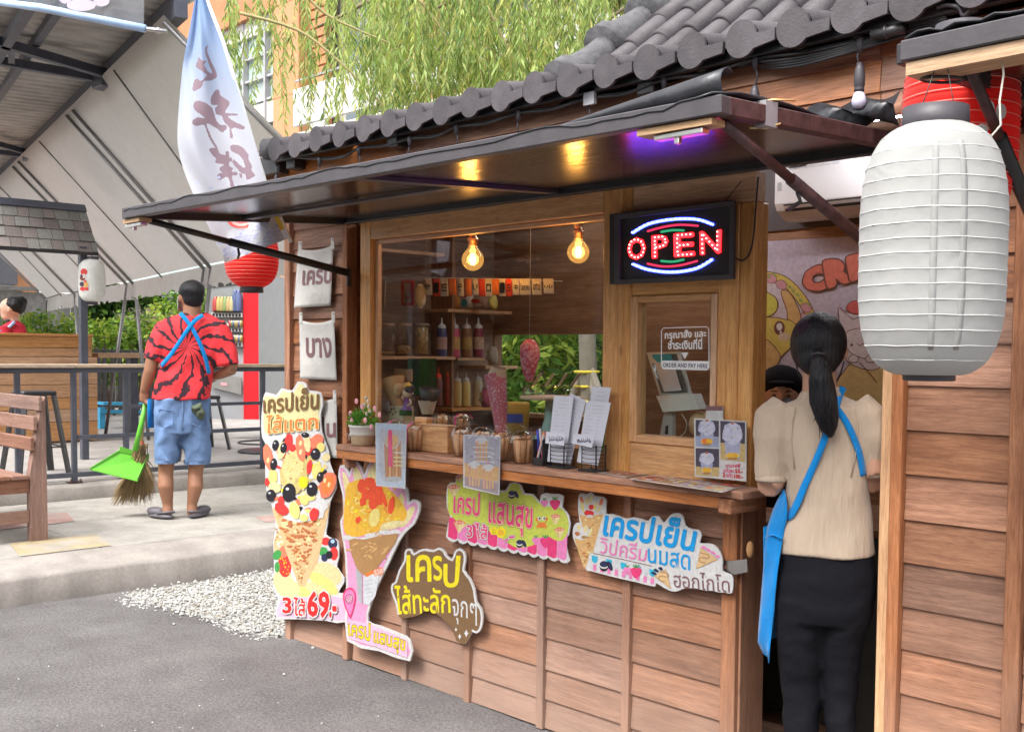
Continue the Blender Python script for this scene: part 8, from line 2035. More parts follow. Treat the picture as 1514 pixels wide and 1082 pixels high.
MB().box((-2.70, FY + .055, 1.08), (-2.31, FY + .35, 1.115), W_INT('X')).build('order_ledge', kiosk)
MB().box((-2.72, 3.65, 1.26), (-2.1, 3.68, 1.28), W_YEL('X')).build('inner_rail', kiosk)

# air conditioner and poster on the back wall
YA = KB - .005
def Bk(px, py, y=YA): return onY(px, py, y)
ac = thing('air_conditioner', 'white wall air conditioner above the poster inside the doorway', 'air conditioner', Bk(1230, 328))
m_acw = plain('ac_white', (.62, .62, .63), .35, bmp=0, var=.03)
xa_, xb_ = Bk(1146, 280, YA - .2).x, Bk(1146, 280, YA - .2).x + .82; zt, zb = Bk(1150, 236, YA - .2).z, Bk(1150, 327, YA - .2).z
prof = [(YA, zb + .01), (YA, zt), (YA - .19, zt), (YA - .205, zt - .02), (YA - .205, zb + .075), (YA - .19, zb + .045), (YA - .13, zb + .01), (YA - .1, zb)]
mb = MB(); mb.prism([(xa_ + .012, y, z) for y, z in prof], (xb_ - xa_ - .024, 0, 0), m_acw)
for s_, x in ((-1, xa_), (1, xb_)): mb.prism([(x + (0 if s_ < 0 else -.012), y + (.004 if y < YA else 0), z - .003 if z > zb + .1 else z + .003) for y, z in prof], (.012, 0, 0), m_acw)
mb.build('casing', ac)
MB().prism([(xa_ + .05, YA - .2062, zb + .07), (xa_ + .05, YA - .186, zb + .040), (xb_ - .05, YA - .186, zb + .040), (xb_ - .05, YA - .2062, zb + .07)], (0, -.002, -.001), m_blk).build('air_slot', ac)
MB().prism([(xa_ + .055, YA - .209, zb + .062), (xa_ + .055, YA - .20, zb + .05), (xb_ - .3, YA - .20, zb + .05), (xb_ - .3, YA - .209, zb + .062)], (0, -.003, 0), m_acw).build('louvre', ac)
for (u0, u1, v0, v1, m_) in ((.03, .40, .88, .97, I['caramel']), (.03, .40, .80, .87, I['lgrey']), (.03, .045, .80, .97, I['blk']), (.05, .07, .82, .86, I['blk']), (.09, .2, .825, .85, I['grey']), (.02, .045, .48, .62, I['grey'])):
 MB().prism([(xa_ + .82 * u0, YA - .206, zb + (zt - zb) * v0), (xa_ + .82 * u1, YA - .206, zb + (zt - zb) * v0), (xa_ + .82 * u1, YA - .206, zb + (zt - zb) * v1), (xa_ + .82 * u0, YA - .206, zb + (zt - zb) * v1)], (0, -.0012 if m_ is not I['blk'] else -.002, 0), m_).build('sticker', ac)
MB().box((-3.9, KB - .012, 2.075), (-1.9, KB - .001, 2.429), plain('dark_panel', (.035, .02, .02), .6)).build('wall_panel', kiosk)
pt_ = thing('crepe_poster', 'pale poster with a cartoon crepe, white kitten and red lettering on the back wall', 'poster', Bk(1200, 600))
YPp = KB - .02
P_ = Board(lambda px, py: onY(px, py, YPp), (0, -1, 0), pt_); P_.step = .0001
m_pp = ink('poster_lilac', (.50, .45, .54))
P_.base([(1118, 358), (1330, 345), (1345, 640), (1112, 640)], .004, m_pp, name='sheet', smooth=0)
py_, pcr, pl, pbk = ink('poster_yellow', (.62, .50, .12)), ink('poster_tan', (.62, .40, .16)), ink('poster_line', (.16, .06, .05)), ink('poster_beige', (.62, .46, .20))
def outl(pts, m, w=1.3, sm=3): P_.poly(pts, m, sm); P_.line(pts, w, pl, sm, True)
outl([(1090, 396), (1130, 401), (1160, 408), (1185, 430), (1203, 460), (1200, 480), (1090, 480)], py_)
outl([(1090, 415), (1130, 410), (1155, 420), (1178, 445), (1190, 470), (1168, 472), (1090, 475)], ink('poster_pale', (.58, .52, .56)))
for (x, y, a) in ((1140, 412, 30), (1155, 421, 35), (1192, 455, 60), (1188, 470, 70)): outl([(x - 8, y - 3), (x, y - 7), (x + 8, y - 2), (x + 6, y + 6), (x - 3, y + 6)], ink('poster_pink', (.60, .30, .34)), .8)
for (x, y) in ((1132, 406), (1137, 409), (1145, 406), (1168, 424), (1173, 430), (1180, 436), (1184, 444), (1196, 450)): P_.ell(x, y, 3.5, 2, ink('poster_green', (.28, .38, .12)), 40, 8, .2)
outl([(1155, 432), (1165, 430), (1176, 445), (1184, 465), (1182, 480), (1166, 480), (1164, 460)], pcr)
outl([(1120, 430), (1140, 435), (1150, 445), (1148, 460), (1135, 468), (1110, 470)], ink('poster_lemon', (.58, .55, .10)))
outl([(1100, 476), (1170, 474), (1178, 500), (1158, 525), (1125, 550), (1090, 560)], py_)
outl([(1105, 505), (1130, 500), (1148, 515), (1154, 530), (1142, 545), (1105, 560)], pcr)
P_.ell(1153, 485, 8, 10.5, pl); P_.ell(1153, 483, 4.4, 5.6, I['white']); P_.ell(1155, 491, 1.6, 1.8, I['white']); P_.ell(1160, 498, 9, 6, ink('poster_blush', (.62, .50, .36)))
P_.line([(1128, 478), (1132, 480), (1130, 484), (1133, 486)], 1.2, pl)
# kitten in a folded crepe
outl([(1240, 560), (1262, 535), (1290, 540), (1330, 530), (1340, 600), (1300, 620), (1240, 600), (1225, 575)], pbk)
outl([(1240, 455), (1252, 462), (1275, 460), (1300, 458), (1310, 500), (1300, 545), (1262, 540), (1246, 520), (1243, 490)], ink('poster_kitten', (.60, .54, .58)))
P_.poly([(1240, 458), (1250, 462), (1262, 470), (1246, 486)], ink('poster_kitten', ())); P_.line([(1243, 488), (1240, 456), (1262, 472), (1285, 464)], 1.3, pl, 0)
outl([(1252, 492), (1268, 486), (1290, 486), (1306, 496), (1304, 520), (1285, 530), (1262, 524), (1252, 510)], ink('poster_kitten_light', (.66, .60, .62)), 1.1)
P_.ell(1260, 510, 2, 2, pl); P_.line([(1268, 508), (1273, 511), (1276, 508), (1280, 510)], 1.2, pl); P_.ell(1288, 506, 2, 2, pl)
for x in (1263, 1288): outl([(x - 7, 529), (x, 524), (x + 7, 529), (x + 5, 535), (x - 5, 535)], ink('poster_kitten_light', ()), 1.)
outl([(1252, 455), (1262, 445), (1275, 448), (1280, 462), (1262, 464)], ink('poster_berry', (.60, .12, .12)), 1.2)
P_.line([(1272, 536), (1285, 550), (1298, 566)], 1.3, pl)
P_.flush()
m_ltr = ink('poster_letters', (.62, .17, .12))
for ch, q in (('C', [(1194, 430), (1224, 424), (1218, 394), (1190, 402)]), ('R', [(1228, 422), (1256, 414), (1250, 384), (1222, 389)]), ('E', [(1262, 412), (1284, 406), (1280, 376), (1257, 382)]), ('P', [(1290, 404), (1312, 398), (1308, 370), (1286, 376)]), ('E', [(1318, 396), (1336, 390), (1334, 364), (1314, 368)])):
 P_.text(ch, q, [(.13, pl), (.085, m_ltr)])
# dark fridge or cupboard edge low in the doorway
cb = thing('dark_cupboard', 'dark cupboard standing low in the doorway behind the woman', 'cupboard', (-2.4, 4.0, .06))
MB().box((-3.0, 3.75, .061), (-1.72, KB - .03, .82), plain('cupboard_dark', (.05, .05, .045), .5), .005).build('carcass', cb)
MB().box((-3.02, 3.73, .8205), (-1.70, KB - .03, .85), W_INT('X'), .003).build('worktop', cb)

# PEOPLE
from mathutils import noise
def skin(nm, c): return plain(nm, c, .5, var=.06, bmp=.1, bscale=200, rnd=0, spec=.4)
sk_f, sk_m, sk_p = skin('skin_warm', (.50, .27, .18)), skin('skin_brown', (.30, .145, .085)), skin('skin_pale', (.58, .36, .27))
m_hair, t_, b_ = new_mat('black_hair')
nz = N(t_, 'ShaderNodeTexNoise', Scale=18., Detail=6.); L(t_, coords(t_, (9, 9, .5), rnd=False), nz.inputs['Vector']); L(t_, ramp(t_, nz.outputs[0], [(.3, (.004, .004, .006)), (.75, (.016, .015, .018))]), b_.inputs['Base Color']); b_.inputs['Roughness'].default_value = .45; b_.inputs['Specular IOR Level'].default_value = .3; bump(t_, b_, nz.outputs[0], .7, .01)
m_apr = cloth('apron_blue', (.005, .21, .56), translucent=0, wrinkle=.3, wscale=14)
m_blou, t_, b_ = new_mat('beige_crepe_cloth')
nz = N(t_, 'ShaderNodeTexNoise', Scale=26., Detail=4., Distortion=.6); L(t_, coords(t_, (3, 3, .55), rnd=False), nz.inputs['Vector']); n2 = N(t_, 'ShaderNodeTexNoise', Scale=5., Detail=3., Distortion=1.); L(t_, coords(t_, (1, 1, .8), rnd=False), n2.inputs['Vector'])
L(t_, ramp(t_, nz.outputs[0], [(.3, (.45, .345, .255)), (.7, (.48, .375, .28))]), b_.inputs['Base Color']); b_.inputs['Roughness'].default_value = .85; b_.inputs['Sheen Weight'].default_value = .2
ad = N(t_, 'ShaderNodeMath', operation='MULTIPLY_ADD'); ad.inputs[1].default_value = 1.6; L(t_, n2.outputs[0], ad.inputs[0]); L(t_, nz.outputs[0], ad.inputs[2]); bump(t_, b_, ad.outputs[0], .4, .012)
m_trs = cloth('black_trousers', (.008, .008, .011), translucent=0, wrinkle=.35, wscale=9); m_trs.node_tree.nodes['Principled BSDF'].inputs['Sheen Weight'].default_value = 0
class Body:
 """figure seen from behind: local x = right, y = facing, z = up; landmarks are read on the upright plane through its base"""
 def __init__(s, base, ang, name_args):
  s.b = Vector(base); s.r = Vector((math.cos(R(ang)), math.sin(R(ang)), 0)); s.f = Vector((-math.sin(R(ang)), math.cos(R(ang)), 0)); s.t = thing(*name_args, s.b)
  s.k = (s.b - CAM).dot(fw) / FPX
 def p(s, px, py, d=0.):
  q = on_plane(px, py, s.b, s.f); return q + s.f * d
 def ring(s, mb, secs, m, n=24, pw=2.3, caps=True):
  """secs: (py, px_left, px_right, depth radius, forward shift)"""
  vs = []
  for sec in secs:
   py, xl, xr, ry = sec[:4]; d = sec[4] if len(sec) > 4 else 0
   a, b2 = s.p(xl, py, d), s.p(xr, py, d); c = (a + b2) / 2; rx = (b2 - a).length / 2
   for j in range(n):
    t = 2 * math.pi * j / n; ct, st_ = math.cos(t), math.sin(t)
    vs.append(c + s.r * rx * abs(ct) ** (2 / pw) * (1 if ct > 0 else -1) + s.f * ry * abs(st_) ** (2 / pw) * (1 if st_ > 0 else -1))
  fs = [(i * n + j, i * n + (j + 1) % n, (i + 1) * n + (j + 1) % n, (i + 1) * n + j) for i in range(len(secs) - 1) for j in range(n)]
  if caps: fs += [tuple(reversed(range(n))), tuple(range((len(secs) - 1) * n, len(secs) * n))]
  mb.add(vs, fs, m, True)
 def back(s, secs, px, py, lift=.006):
  """point on the back surface given by the rings"""
  i = 0
  while i < len(secs) - 2 and py > secs[i + 1][0]: i += 1
  a, b2 = secs[i], secs[i + 1]; t = max(0, min(1, (py - a[0]) / (b2[0] - a[0]))); xl, xr, ry = [a[j] + (b2[j] - a[j]) * t for j in (1, 2, 3)]
  u = max(-1, min(1, (px - (xl + xr) / 2) / ((xr - xl) / 2))); y = ry * (1 - abs(u) ** 2.3) ** (1 / 2.3)
  return s.p(px, py, -(y + lift))
 def tube(s, mb, pts, rad, m, n=14): mb.tube([s.p(*q) for q in pts], rad, m, n)
 def ribbon(s, name, secs, pts, w, m, lift=.007):
  c = smoothc([Vector((x, y, 0)) for x, y in pts], 5, False); rows = []
  for i, p in enumerate(c):
   d = (c[min(len(c) - 1, i + 1)] - c[max(0, i - 1)]); d = Vector((-d.y, d.x, 0)).normalized() * w / 2
   rows.append([s.back(secs, p.x + d.x * q, p.y + d.y * q, lift) for q in (-1, 0, 1)])
  MB().sheet(rows, m, thick=.003).build(name, s.t)
 def solid(s, mb, name, vox, m, sm=3, wr=0., wf=(6, 6, 3)):
  def fn(v):
   if not wr: return v
   q = Vector((v.x * wf[0], v.y * wf[1], v.z * wf[2])); return v + Vector((noise.noise(q), noise.noise(q + Vector((7, 3, 1))), noise.noise(q + Vector((2, 9, 4))))) * wr
  return remesh(mb, name, vox, m, s.t, sm, fn)
def hand(mb, c, fwd, down, k, m, grip=.5):
 """palm, four unequal curled fingers and a thumb"""
 fwd, down = fwd.normalized(), down.normalized(); side = fwd.cross(down).normalized()
 mb.tube([c, c + fwd * .045 * k, c + fwd * .085 * k], [(.030 * k, .016 * k), (.038 * k, .016 * k), (.036 * k, .014 * k)], m, 10)
 for i, ln in enumerate((.066, .075, .070, .054)):
  o = c + fwd * .08 * k + side * (i - 1.5) * .019 * k; pts = [o]; d = fwd.copy()
  for j in range(3): d = (d * math.cos(grip) + down * math.sin(grip)).normalized(); pts.append(pts[-1] + d * ln * k / 3 * 1.1)
  mb.tube(pts, [.010 * k, .0095 * k, .009 * k, .007 * k], m, 8)
 o = c + fwd * .02 * k - side * .032 * k; mb.tube([o, o + (fwd * .6 - side * .5 + down * .5).normalized() * .035 * k, o + (fwd * .8 + down * .9).normalized() * .06 * k], [.012 * k, .011 * k, .008 * k], m, 8)
def head_on(mb, c, r, fdir, m, nose=True):
 """skull, jaw, nose, ears; c is the head's centre, r half its height"""
 fdir = fdir.normalized(); sd_ = fdir.cross(Vector((0, 0, 1))); Rm = Matrix((sd_, fdir, Vector((0, 0, 1)))).transposed()
 mb.ell(c + Vector((0, 0, .12 * r)), (.72 * r, .86 * r, .86 * r), m, 18, 12, Rm); mb.ell(c + fdir * .18 * r - Vector((0, 0, .45 * r)), (.52 * r, .58 * r, .52 * r), m, 14, 9, Rm)
 if nose: mb.tube([c + fdir * .84 * r + Vector((0, 0, .08 * r)), c + fdir * 1.0 * r - Vector((0, 0, .18 * r)), c + fdir * .82 * r - Vector((0, 0, .22 * r))], [.07 * r, .12 * r, .09 * r], m, 8)
 for s_ in (-1, 1): mb.ell(c + sd_ * s_ * .74 * r - fdir * .02 * r - Vector((0, 0, .05 * r)), (.08 * r, .15 * r, .24 * r), m, 9, 7, Rm)
 return sd_, Rm
def face(t, c, r, fdir, lips=True):
 fdir = fdir.normalized(); sd_ = fdir.cross(Vector((0, 0, 1))); wht, irs, lp = plain('eye_white', (.7, .68, .65), .3, bmp=0), plain('iris', (.02, .012, .01), .2, bmp=0), plain('lips', (.40, .12, .10), .5, bmp=0)
 mb = MB()
 for s_ in (-1, 1):
  e = c + sd_ * s_ * .30 * r + fdir * .78 * r + Vector((0, 0, .06 * r)); mb.ell(e, (.10 * r, .10 * r, .05 * r), wht if lips else irs, 9, 7); mb.ell(e + fdir * .06 * r, .05 * r, irs, 8, 6); mb.tube([e + fdir * .04 * r + Vector((0, 0, .17 * r)) - sd_ * .14 * r, e + fdir * .07 * r + Vector((0, 0, .2 * r)), e + fdir * .02 * r + Vector((0, 0, .17 * r)) + sd_ * .14 * r], .022 * r, m_hair, 5)
 mb.build('eyes', t)
 if lips: mb = MB(); mb.ell(c + fdir * .74 * r - Vector((0, 0, .47 * r)), (.16 * r, .06 * r, .05 * r), lp, 9, 5); mb.build('mouth', t)

# woman in the doorway
Wm = Body((-1.85, 3.01, 0), 31, ('person', 'woman with black ponytail, beige puff sleeved blouse and blue apron in the doorway', 'person'))
tor = [(583, 1188, 1240, .05), (592, 1166, 1262, .07), (602, 1150, 1280, .088), (630, 1147, 1288, .10), (660, 1154, 1288, .102), (700, 1160, 1286, .10), (740, 1160, 1287, .10), (780, 1155, 1292, .108), (817, 1150, 1297, .116)]
hip = [(800, 1160, 1290, .10), (850, 1147, 1297, .122), (890, 1146, 1294, .125), (915, 1147, 1288, .115)]
k = Wm.k
mb = MB()
head_on(mb, Wm.p(1211, 518, .02), .108, Wm.f, sk_f); mb.tube([Wm.p(1211, 545, 0), Wm.p(1213, 600, -.01)], [.050, .056], sk_f, 14)
Wm.ring(mb, [(590, 1180, 1248, .05), (640, 1165, 1270, .07), (760, 1175, 1275, .07), (860, 1165, 1280, .08)], sk_f)
for xs, ex, ez, wd in (((1158, 612), (1141, 712), 722, -1), ((1280, 612), (1292, 708), 716, 1)):
 el = Wm.p(ex[0] - (4 if wd < 0 else 0), ez - 6, -.02); mb.tube([Wm.p(*xs), Wm.p(*ex, -.015), el], [.045, .043, .042], sk_f, 12)
 wr_ = el + Wm.f * .23 + Vector((0, 0, .05)) - Wm.r * wd * .06; mb.tube([el, lerp(el, wr_, .5), wr_], [.042, .038, .026], sk_f, 12); hand(mb, wr_, Wm.f, Vector((0, 0, -1)), 1., sk_f, .35)
for cx_, d in ((1183, 0), (1243, 0)):
 mb.tube([Wm.p(cx_, 880), Wm.p(cx_, 1040), Wm.p(cx_ + 2, 1120), Wm.p(cx_ + 2, 1195)], [.05, .045, .042, .033], sk_f, 12)
Wm.solid(mb, 'body', .008, sk_f, 2)
# trousers
mb = MB(); Wm.ring(mb, hip, m_trs)
for secs in ([(880, 1146, 1224, .112), (920, 1147, 1222, .10), (960, 1150, 1217, .088), (1000, 1153, 1214, .078, .01), (1030, 1156, 1213, .072, .005), (1080, 1160, 1209, .068, -.01), (1140, 1167, 1204, .058), (1190, 1170, 1202, .048)], [(880, 1214, 1292, .112), (920, 1213, 1283, .10), (960, 1214, 1274, .088), (1000, 1216, 1270, .078, .01), (1030, 1218, 1268, .072, .005), (1080, 1220, 1265, .066, -.01), (1140, 1225, 1262, .056), (1190, 1227, 1259, .048)]): Wm.ring(mb, secs, m_trs)
Wm.solid(mb, 'trousers', .008, m_trs, 3, .005, (9, 9, 22))
for cx_ in (1186, 1243):
 c = Wm.p(cx_, 1212, .04); c.z = .04; mb = MB(); mb.ell(c, (.045, .125, .045), m_blk, 14, 8, Matrix((Wm.r, Wm.f, U)).transposed()); mb.build('shoe', Wm.t)
# blouse
mb = MB(); Wm.ring(mb, tor, m_blou)
Wm.tube(mb, [(1163, 598, 0), (1149, 618, -.008), (1146, 645, -.01), (1144, 672, -.008), (1142, 690, -.008), (1141, 706, -.008)], [.052, .068, .071, .060, .054, .049], m_blou, 18)
Wm.tube(mb, [(1266, 598, 0), (1281, 616, -.008), (1286, 642, -.01), (1289, 670, 0), (1289, 690, 0), (1289, 700, 0)], [.050, .062, .062, .054, .050, .047], m_blou, 18)
mb.tube([Wm.p(1212, 574, .0), Wm.p(1213, 588, .0)], [.060, .070], m_blou, 16)
Wm.solid(mb, 'blouse', .0065, m_blou, 4, .010, (9, 9, 8))
for (c_, r_, py) in ((1141, .0505, 706), (1289, .0485, 700)):
 mb = MB(); c = Wm.p(c_, py, -.008 if c_ < 1200 else 0); mb.lathe([(r_ * .9, .012), (r_, .010), (r_ * 1.02, -.004), (r_ * .97, -.010), (r_ * .85, -.006)], m_blou, c, 20); mb.build('cuff', Wm.t)
mb = MB()
for xl, side in ((1176, -1),): 
 mb.tube([Wm.back(tor, x, y, .0035) for x, y in ((1178, 600), (1173, 620), (1172, 650), (1176, 690))], .0022, m_blou, 5)
mb.tube([Wm.back(tor, x, y, .0035) for x, y in ((1264, 602), (1268, 625), (1266, 660), (1258, 700))], .0022, m_blou, 5); mb.build('armhole_seam', Wm.t, kind='stuff')
# hair
hc = Wm.p(1210, 508, .0)
mb = MB(); mb.ell(hc, (.086, .104, .100), m_hair, 24, 16, Matrix((Wm.r, Wm.f, U)).transposed()); mb.ell(Wm.p(1211, 530, -.045), (.066, .062, .055), m_hair, 18, 12, Matrix((Wm.r, Wm.f, U)).transposed())
Wm.solid(mb, 'hair', .007, m_hair, 3, .003, (30, 30, 6))
mb = MB(); Wm.tube(mb, [(1212, 522, -.095), (1212, 534, -.125), (1214, 560, -.140), (1219, 590, -.138), (1224, 615, -.130), (1227, 632, -.128), (1229, 644, -.126)], [(.018, .020), (.025, .024), (.038, .028), (.043, .028), (.037, .024), (.024, .016), (.006, .005)], m_hair, 18)
Wm.solid(mb, 'ponytail', .006, m_hair, 2, .006, (40, 40, 5))
mb = MB(); rh = random.Random(8)
for _ in range(90):
 x0_, xe = rh.uniform(1200, 1226), rh.uniform(1203, 1236); y1_ = rh.uniform(612, 646) if xe > 1212 else rh.uniform(595, 622); dd = rh.uniform(-.155, -.12)
 Wm.tube(mb, [(1212 + (x0_ - 1212) * .4, 526, -.12), (x0_, 560, dd - .012), ((x0_ + xe) / 2 + rh.uniform(-3, 3), 592, dd - .008), (xe, y1_, dd)], [.0022, .0022, .0018, .0005], m_hair, 4)
mb.build('hair_strands', Wm.t)
mb = MB(); mb.tube([Wm.p(1212 + 9 * math.cos(a), 525 + 3 * math.sin(a), -.118 + .018 * math.sin(a)) for a in [i * .63 for i in range(10)]], .005, m_blk, 6, closed=True); mb.build('hair_tie', Wm.t)
mb = MB(); mb.tube([Wm.p(1176, 532, .0), Wm.p(1180, 552, .01), Wm.p(1188, 566, .05), Wm.p(1192, 570, .09)], .0025, m_blk, 5); mb.tube([Wm.p(1248, 534, .0), Wm.p(1243, 552, .02), Wm.p(1236, 566, .06)], .0025, m_blk, 5)
mb.sheet([[Wm.p(1211 + 25 * math.sin(R(a)), y, .02 + .105 * math.cos(R(a)) - (.02 if y > 560 else 0)) for a in range(-80, 81, 20)] for y in (530, 545, 560, 572)], m_blk); mb.build('face_mask', Wm.t)
# apron: straps crossing on the back, panel hanging at the left
Wm.ribbon('apron_strap', tor, [(1247, 572), (1240, 588), (1232, 612), (1222, 640), (1208, 675), (1192, 710), (1180, 738), (1168, 758), (1156, 760)], 10, m_apr, .010)
Wm.ribbon('apron_strap', tor, [(1228, 590), (1238, 602), (1252, 622), (1264, 648), (1272, 672), (1277, 700)], 9, m_apr, .006)
oL = [(1160, 722), (1152, 736), (1143, 755), (1137, 775), (1133, 800), (1130, 830), (1128, 860), (1126, 890), (1124, 920), (1122, 945), (1128, 962), (1137, 971)]
oR = [(1164, 730), (1166, 745), (1166, 760), (1163, 772), (1160, 788), (1156, 810), (1152, 840), (1149, 870), (1147, 895), (1144, 920), (1141, 945), (1140, 969)]
rows = [[Wm.p(a[0] + (b2[0] - a[0]) * u, a[1] + (b2[1] - a[1]) * u, -.02 - .055 * u + .012 * math.sin(i * 1.3 + u * 3)) for u in (0, .25, .5, .75, 1)] for i, (a, b2) in enumerate(zip(oL, oR))]
MB().sheet(rows, m_apr, thick=.003).build('apron_panel', Wm.t)
rows = [[Wm.p(1131 + 4 * u, 790, -.03) , Wm.p(1158, 792, -.085)] for u in (0,)]
mb = MB(); mb.tube([Wm.p(1133, 792, -.028), Wm.p(1145, 786, -.055), Wm.p(1159, 790, -.08)], .003, m_apr, 5); mb.build('apron_hem', Wm.t)
MB().sheet([[Wm.p(1128 + 30 * u, 780 + 170 * v, .02 + .10 * u) for u in (0, .5, 1)] for v in (0, .5, 1)], m_apr, thick=.003).build('apron_front', Wm.t)

# man with the dustpan
Mn = Body((-7.98, 3.86, WZ), 64, ('person', 'man in a red and black tie-dye shirt and denim shorts sweeping on the pavement', 'person'))
m_td, t_, b_ = new_mat('tie_dye')
tc = N(t_, 'ShaderNodeTexCoord'); mp = N(t_, 'ShaderNodeVectorRotate'); mp.rotation_type = 'Z_AXIS'; mp.inputs['Angle'].default_value = -R(64); L(t_, tc.outputs['Object'], mp.inputs[0])
cc = Mn.p(276, 513) - Mn.b; sp = N(t_, 'ShaderNodeSeparateXYZ'); L(t_, mp.outputs[0], sp.inputs[0])
def mth(op, a, b2=None, c2=None):
 n = N(t_, 'ShaderNodeMath', operation=op)
 for i, v in enumerate((a, b2, c2)):
  if v is None: continue
  if hasattr(v, 'is_linked'): L(t_, v, n.inputs[i])
  else: n.inputs[i].default_value = v
 return n.outputs[0]
xx, zz = mth('SUBTRACT', sp.outputs['X'], cc.dot(Mn.r)), mth('SUBTRACT', sp.outputs['Z'], cc.z)
rr_ = mth('SQRT', mth('ADD', mth('MULTIPLY', xx, xx), mth('MULTIPLY', zz, zz))); an = mth('ARCTAN2', zz, xx)
nz = N(t_, 'ShaderNodeTexNoise', Scale=14., Detail=3.); L(t_, tc.outputs['Object'], nz.inputs['Vector']); nz2 = N(t_, 'ShaderNodeTexNoise', Scale=22., Detail=2.); L(t_, tc.outputs['Object'], nz2.inputs['Vector'])
ph = mth('ADD', mth('MULTIPLY', an, 14.), mth('ADD', mth('MULTIPLY', rr_, 26.), mth('MULTIPLY', nz.outputs[0], 7.))); sn = mth('SINE', ph)
ms = mth('SUBTRACT', mth('ADD', sn, mth('MULTIPLY', nz2.outputs[0], 1.5)), 1.28); fac = mth('MULTIPLY', ms, 5.)
n_c = N(t_, 'ShaderNodeClamp'); L(t_, fac, n_c.inputs[0])
L(t_, mixc(t_, (.72, .035, .045), (.035, .012, .02), n_c.outputs[0]), b_.inputs['Base Color']); b_.inputs['Roughness'].default_value = .85; nw = N(t_, 'ShaderNodeTexNoise', Scale=6., Detail=3., Distortion=1.); L(t_, tc.outputs['Object'], nw.inputs['Vector']); bump(t_, b_, nw.outputs[0], .5, .03)
m_jean = plain('denim', (.11, .185, .34), .85, var=.35, scale=7., bmp=.3, bscale=300, rnd=0); m_jeand = plain('denim_seam', (.09, .15, .28), .85, bmp=0)
tee = [(463, 264, 302, .055), (473, 243, 322, .085), (486, 231, 333, .105), (510, 234, 326, .115), (540, 236, 318, .12), (566, 230, 314, .125), (590, 225, 312, .13)]
mb = MB(); hcm = Mn.p(283, 440, .02); fdm = (Mn.f - Mn.r * .35).normalized(); head_on(mb, hcm, .122, fdm, sk_m); mb.tube([Mn.p(284, 450), Mn.p(283, 476)], [.062, .07], sk_m, 14)
Mn.ring(mb, [(478, 250, 315, .08), (560, 240, 305, .09), (640, 236, 306, .09)], sk_m)
# left arm down, right arm akimbo
wl_ = Mn.p(213, 578, .05); mb.tube([Mn.p(238, 492), Mn.p(226, 530), Mn.p(222, 548, .0), Mn.p(217, 565, .03), wl_], [.062, .052, .047, .042, .031], sk_m, 12); hand(mb, wl_, Vector((0, 0, -1)) * .9 + Mn.f * .1, Mn.r + Mn.f * .5, 1.05, sk_m, .75)
er = Mn.p(344, 545, -.03); wr2 = Mn.p(314, 558, .10); mb.tube([Mn.p(324, 492), Mn.p(338, 525, -.02), er], [.062, .054, .048], sk_m, 12); mb.tube([er, lerp(er, wr2, .5), wr2], [.048, .043, .032], sk_m, 12); hand(mb, wr2, Mn.f - Mn.r * .5, Vector((0, 0, -1)), 1.05, sk_m, .4)
for kx, cx_, ax, fx in ((246, 245, 248, 246), (291, 289, 284, 287)): mb.tube([Mn.p(kx, 650), Mn.p(kx, 682), Mn.p(cx_, 700, .01), Mn.p(cx_, 718, -.015), Mn.p(ax, 745), Mn.p(ax, 758, -.01)], [.075, .062, .056, .060, .038, .042], sk_m, 14); mb.tube([Mn.p(ax, 756, -.03), Mn.p(fx, 762, .13)], [.04, .035], sk_m, 10)
Mn.solid(mb, 'body', .011, sk_m, 2)
mb = MB(); Mn.ring(mb, tee, m_td)
Mn.tube(mb, [(248, 482, 0), (238, 500, 0), (231, 518, 0), (226, 532, 0)], [.075, .082, .078, .074], m_td); Mn.tube(mb, [(316, 482, 0), (327, 502, -.01), (335, 525, -.02), (337, 540, -.02)], [.08, .09, .088, .082], m_td)
Mn.solid(mb, 't_shirt', .011, m_td, 3, .022, (9, 9, 6))
mb = MB(); Mn.ring(mb, [(586, 228, 311, .12), (612, 227, 312, .128), (640, 228, 311, .125)], m_jean); Mn.ring(mb, [(630, 228, 270, .118), (660, 228, 267, .105), (682, 229, 263, .098)], m_jean); Mn.ring(mb, [(630, 268, 311, .118), (660, 270, 311, .105), (683, 272, 310, .098)], m_jean)
Mn.solid(mb, 'shorts', .010, m_jean, 2, .022, (14, 14, 11))
hp = [(586, 228, 311, .12), (612, 227, 312, .128), (640, 228, 311, .125), (682, 228, 311, .1)]
mb = MB()
for pts in ([(235, 604), (257, 606), (256, 626), (245, 631), (235, 625), (235, 604)], [(283, 606), (305, 604), (305, 624), (295, 630), (284, 625)], [(270, 592), (270, 635)]): mb.tube([Mn.back(hp, x, y, .008) for x, y in pts], .0035, m_jeand, 4)
mb.build('pocket_seams', Mn.t)
mb = MB(); Mn.ring(mb, [(679, 228.5, 263.5, .099), (684, 228.5, 263.5, .1)], m_jean, caps=False); Mn.ring(mb, [(680, 271.5, 310.5, .099), (685, 271.5, 310.5, .1)], m_jean, caps=False); mb.build('hem', Mn.t)
mb = MB(); mb.ell(Mn.back(hp, 292, 604, .01), (.05, .04, .045), plain('olive_rag', (.085, .11, .07), .9), 12, 8); mb.ell(Mn.back(hp, 296, 612, .02), (.04, .035, .03), plain('olive_rag', (), .9), 10, 7); Mn.solid(mb, 'rag', .01, plain('olive_rag', (), .9), 2, .03, (25, 25, 25))
mb = MB(); Rm = Matrix((fdm.cross(U), fdm, U)).transposed(); mb.ell(hcm + U * .045 - fdm * .015, (.096, .108, .090), m_hair, 20, 12, Rm); mb.ell(hcm - fdm * .045 + U * .0, (.082, .07, .085), m_hair, 14, 9, Rm); Mn.solid(mb, 'hair', .009, m_hair, 2, .003, (40, 40, 40))
mb = MB(); sdv = fdm.cross(U)
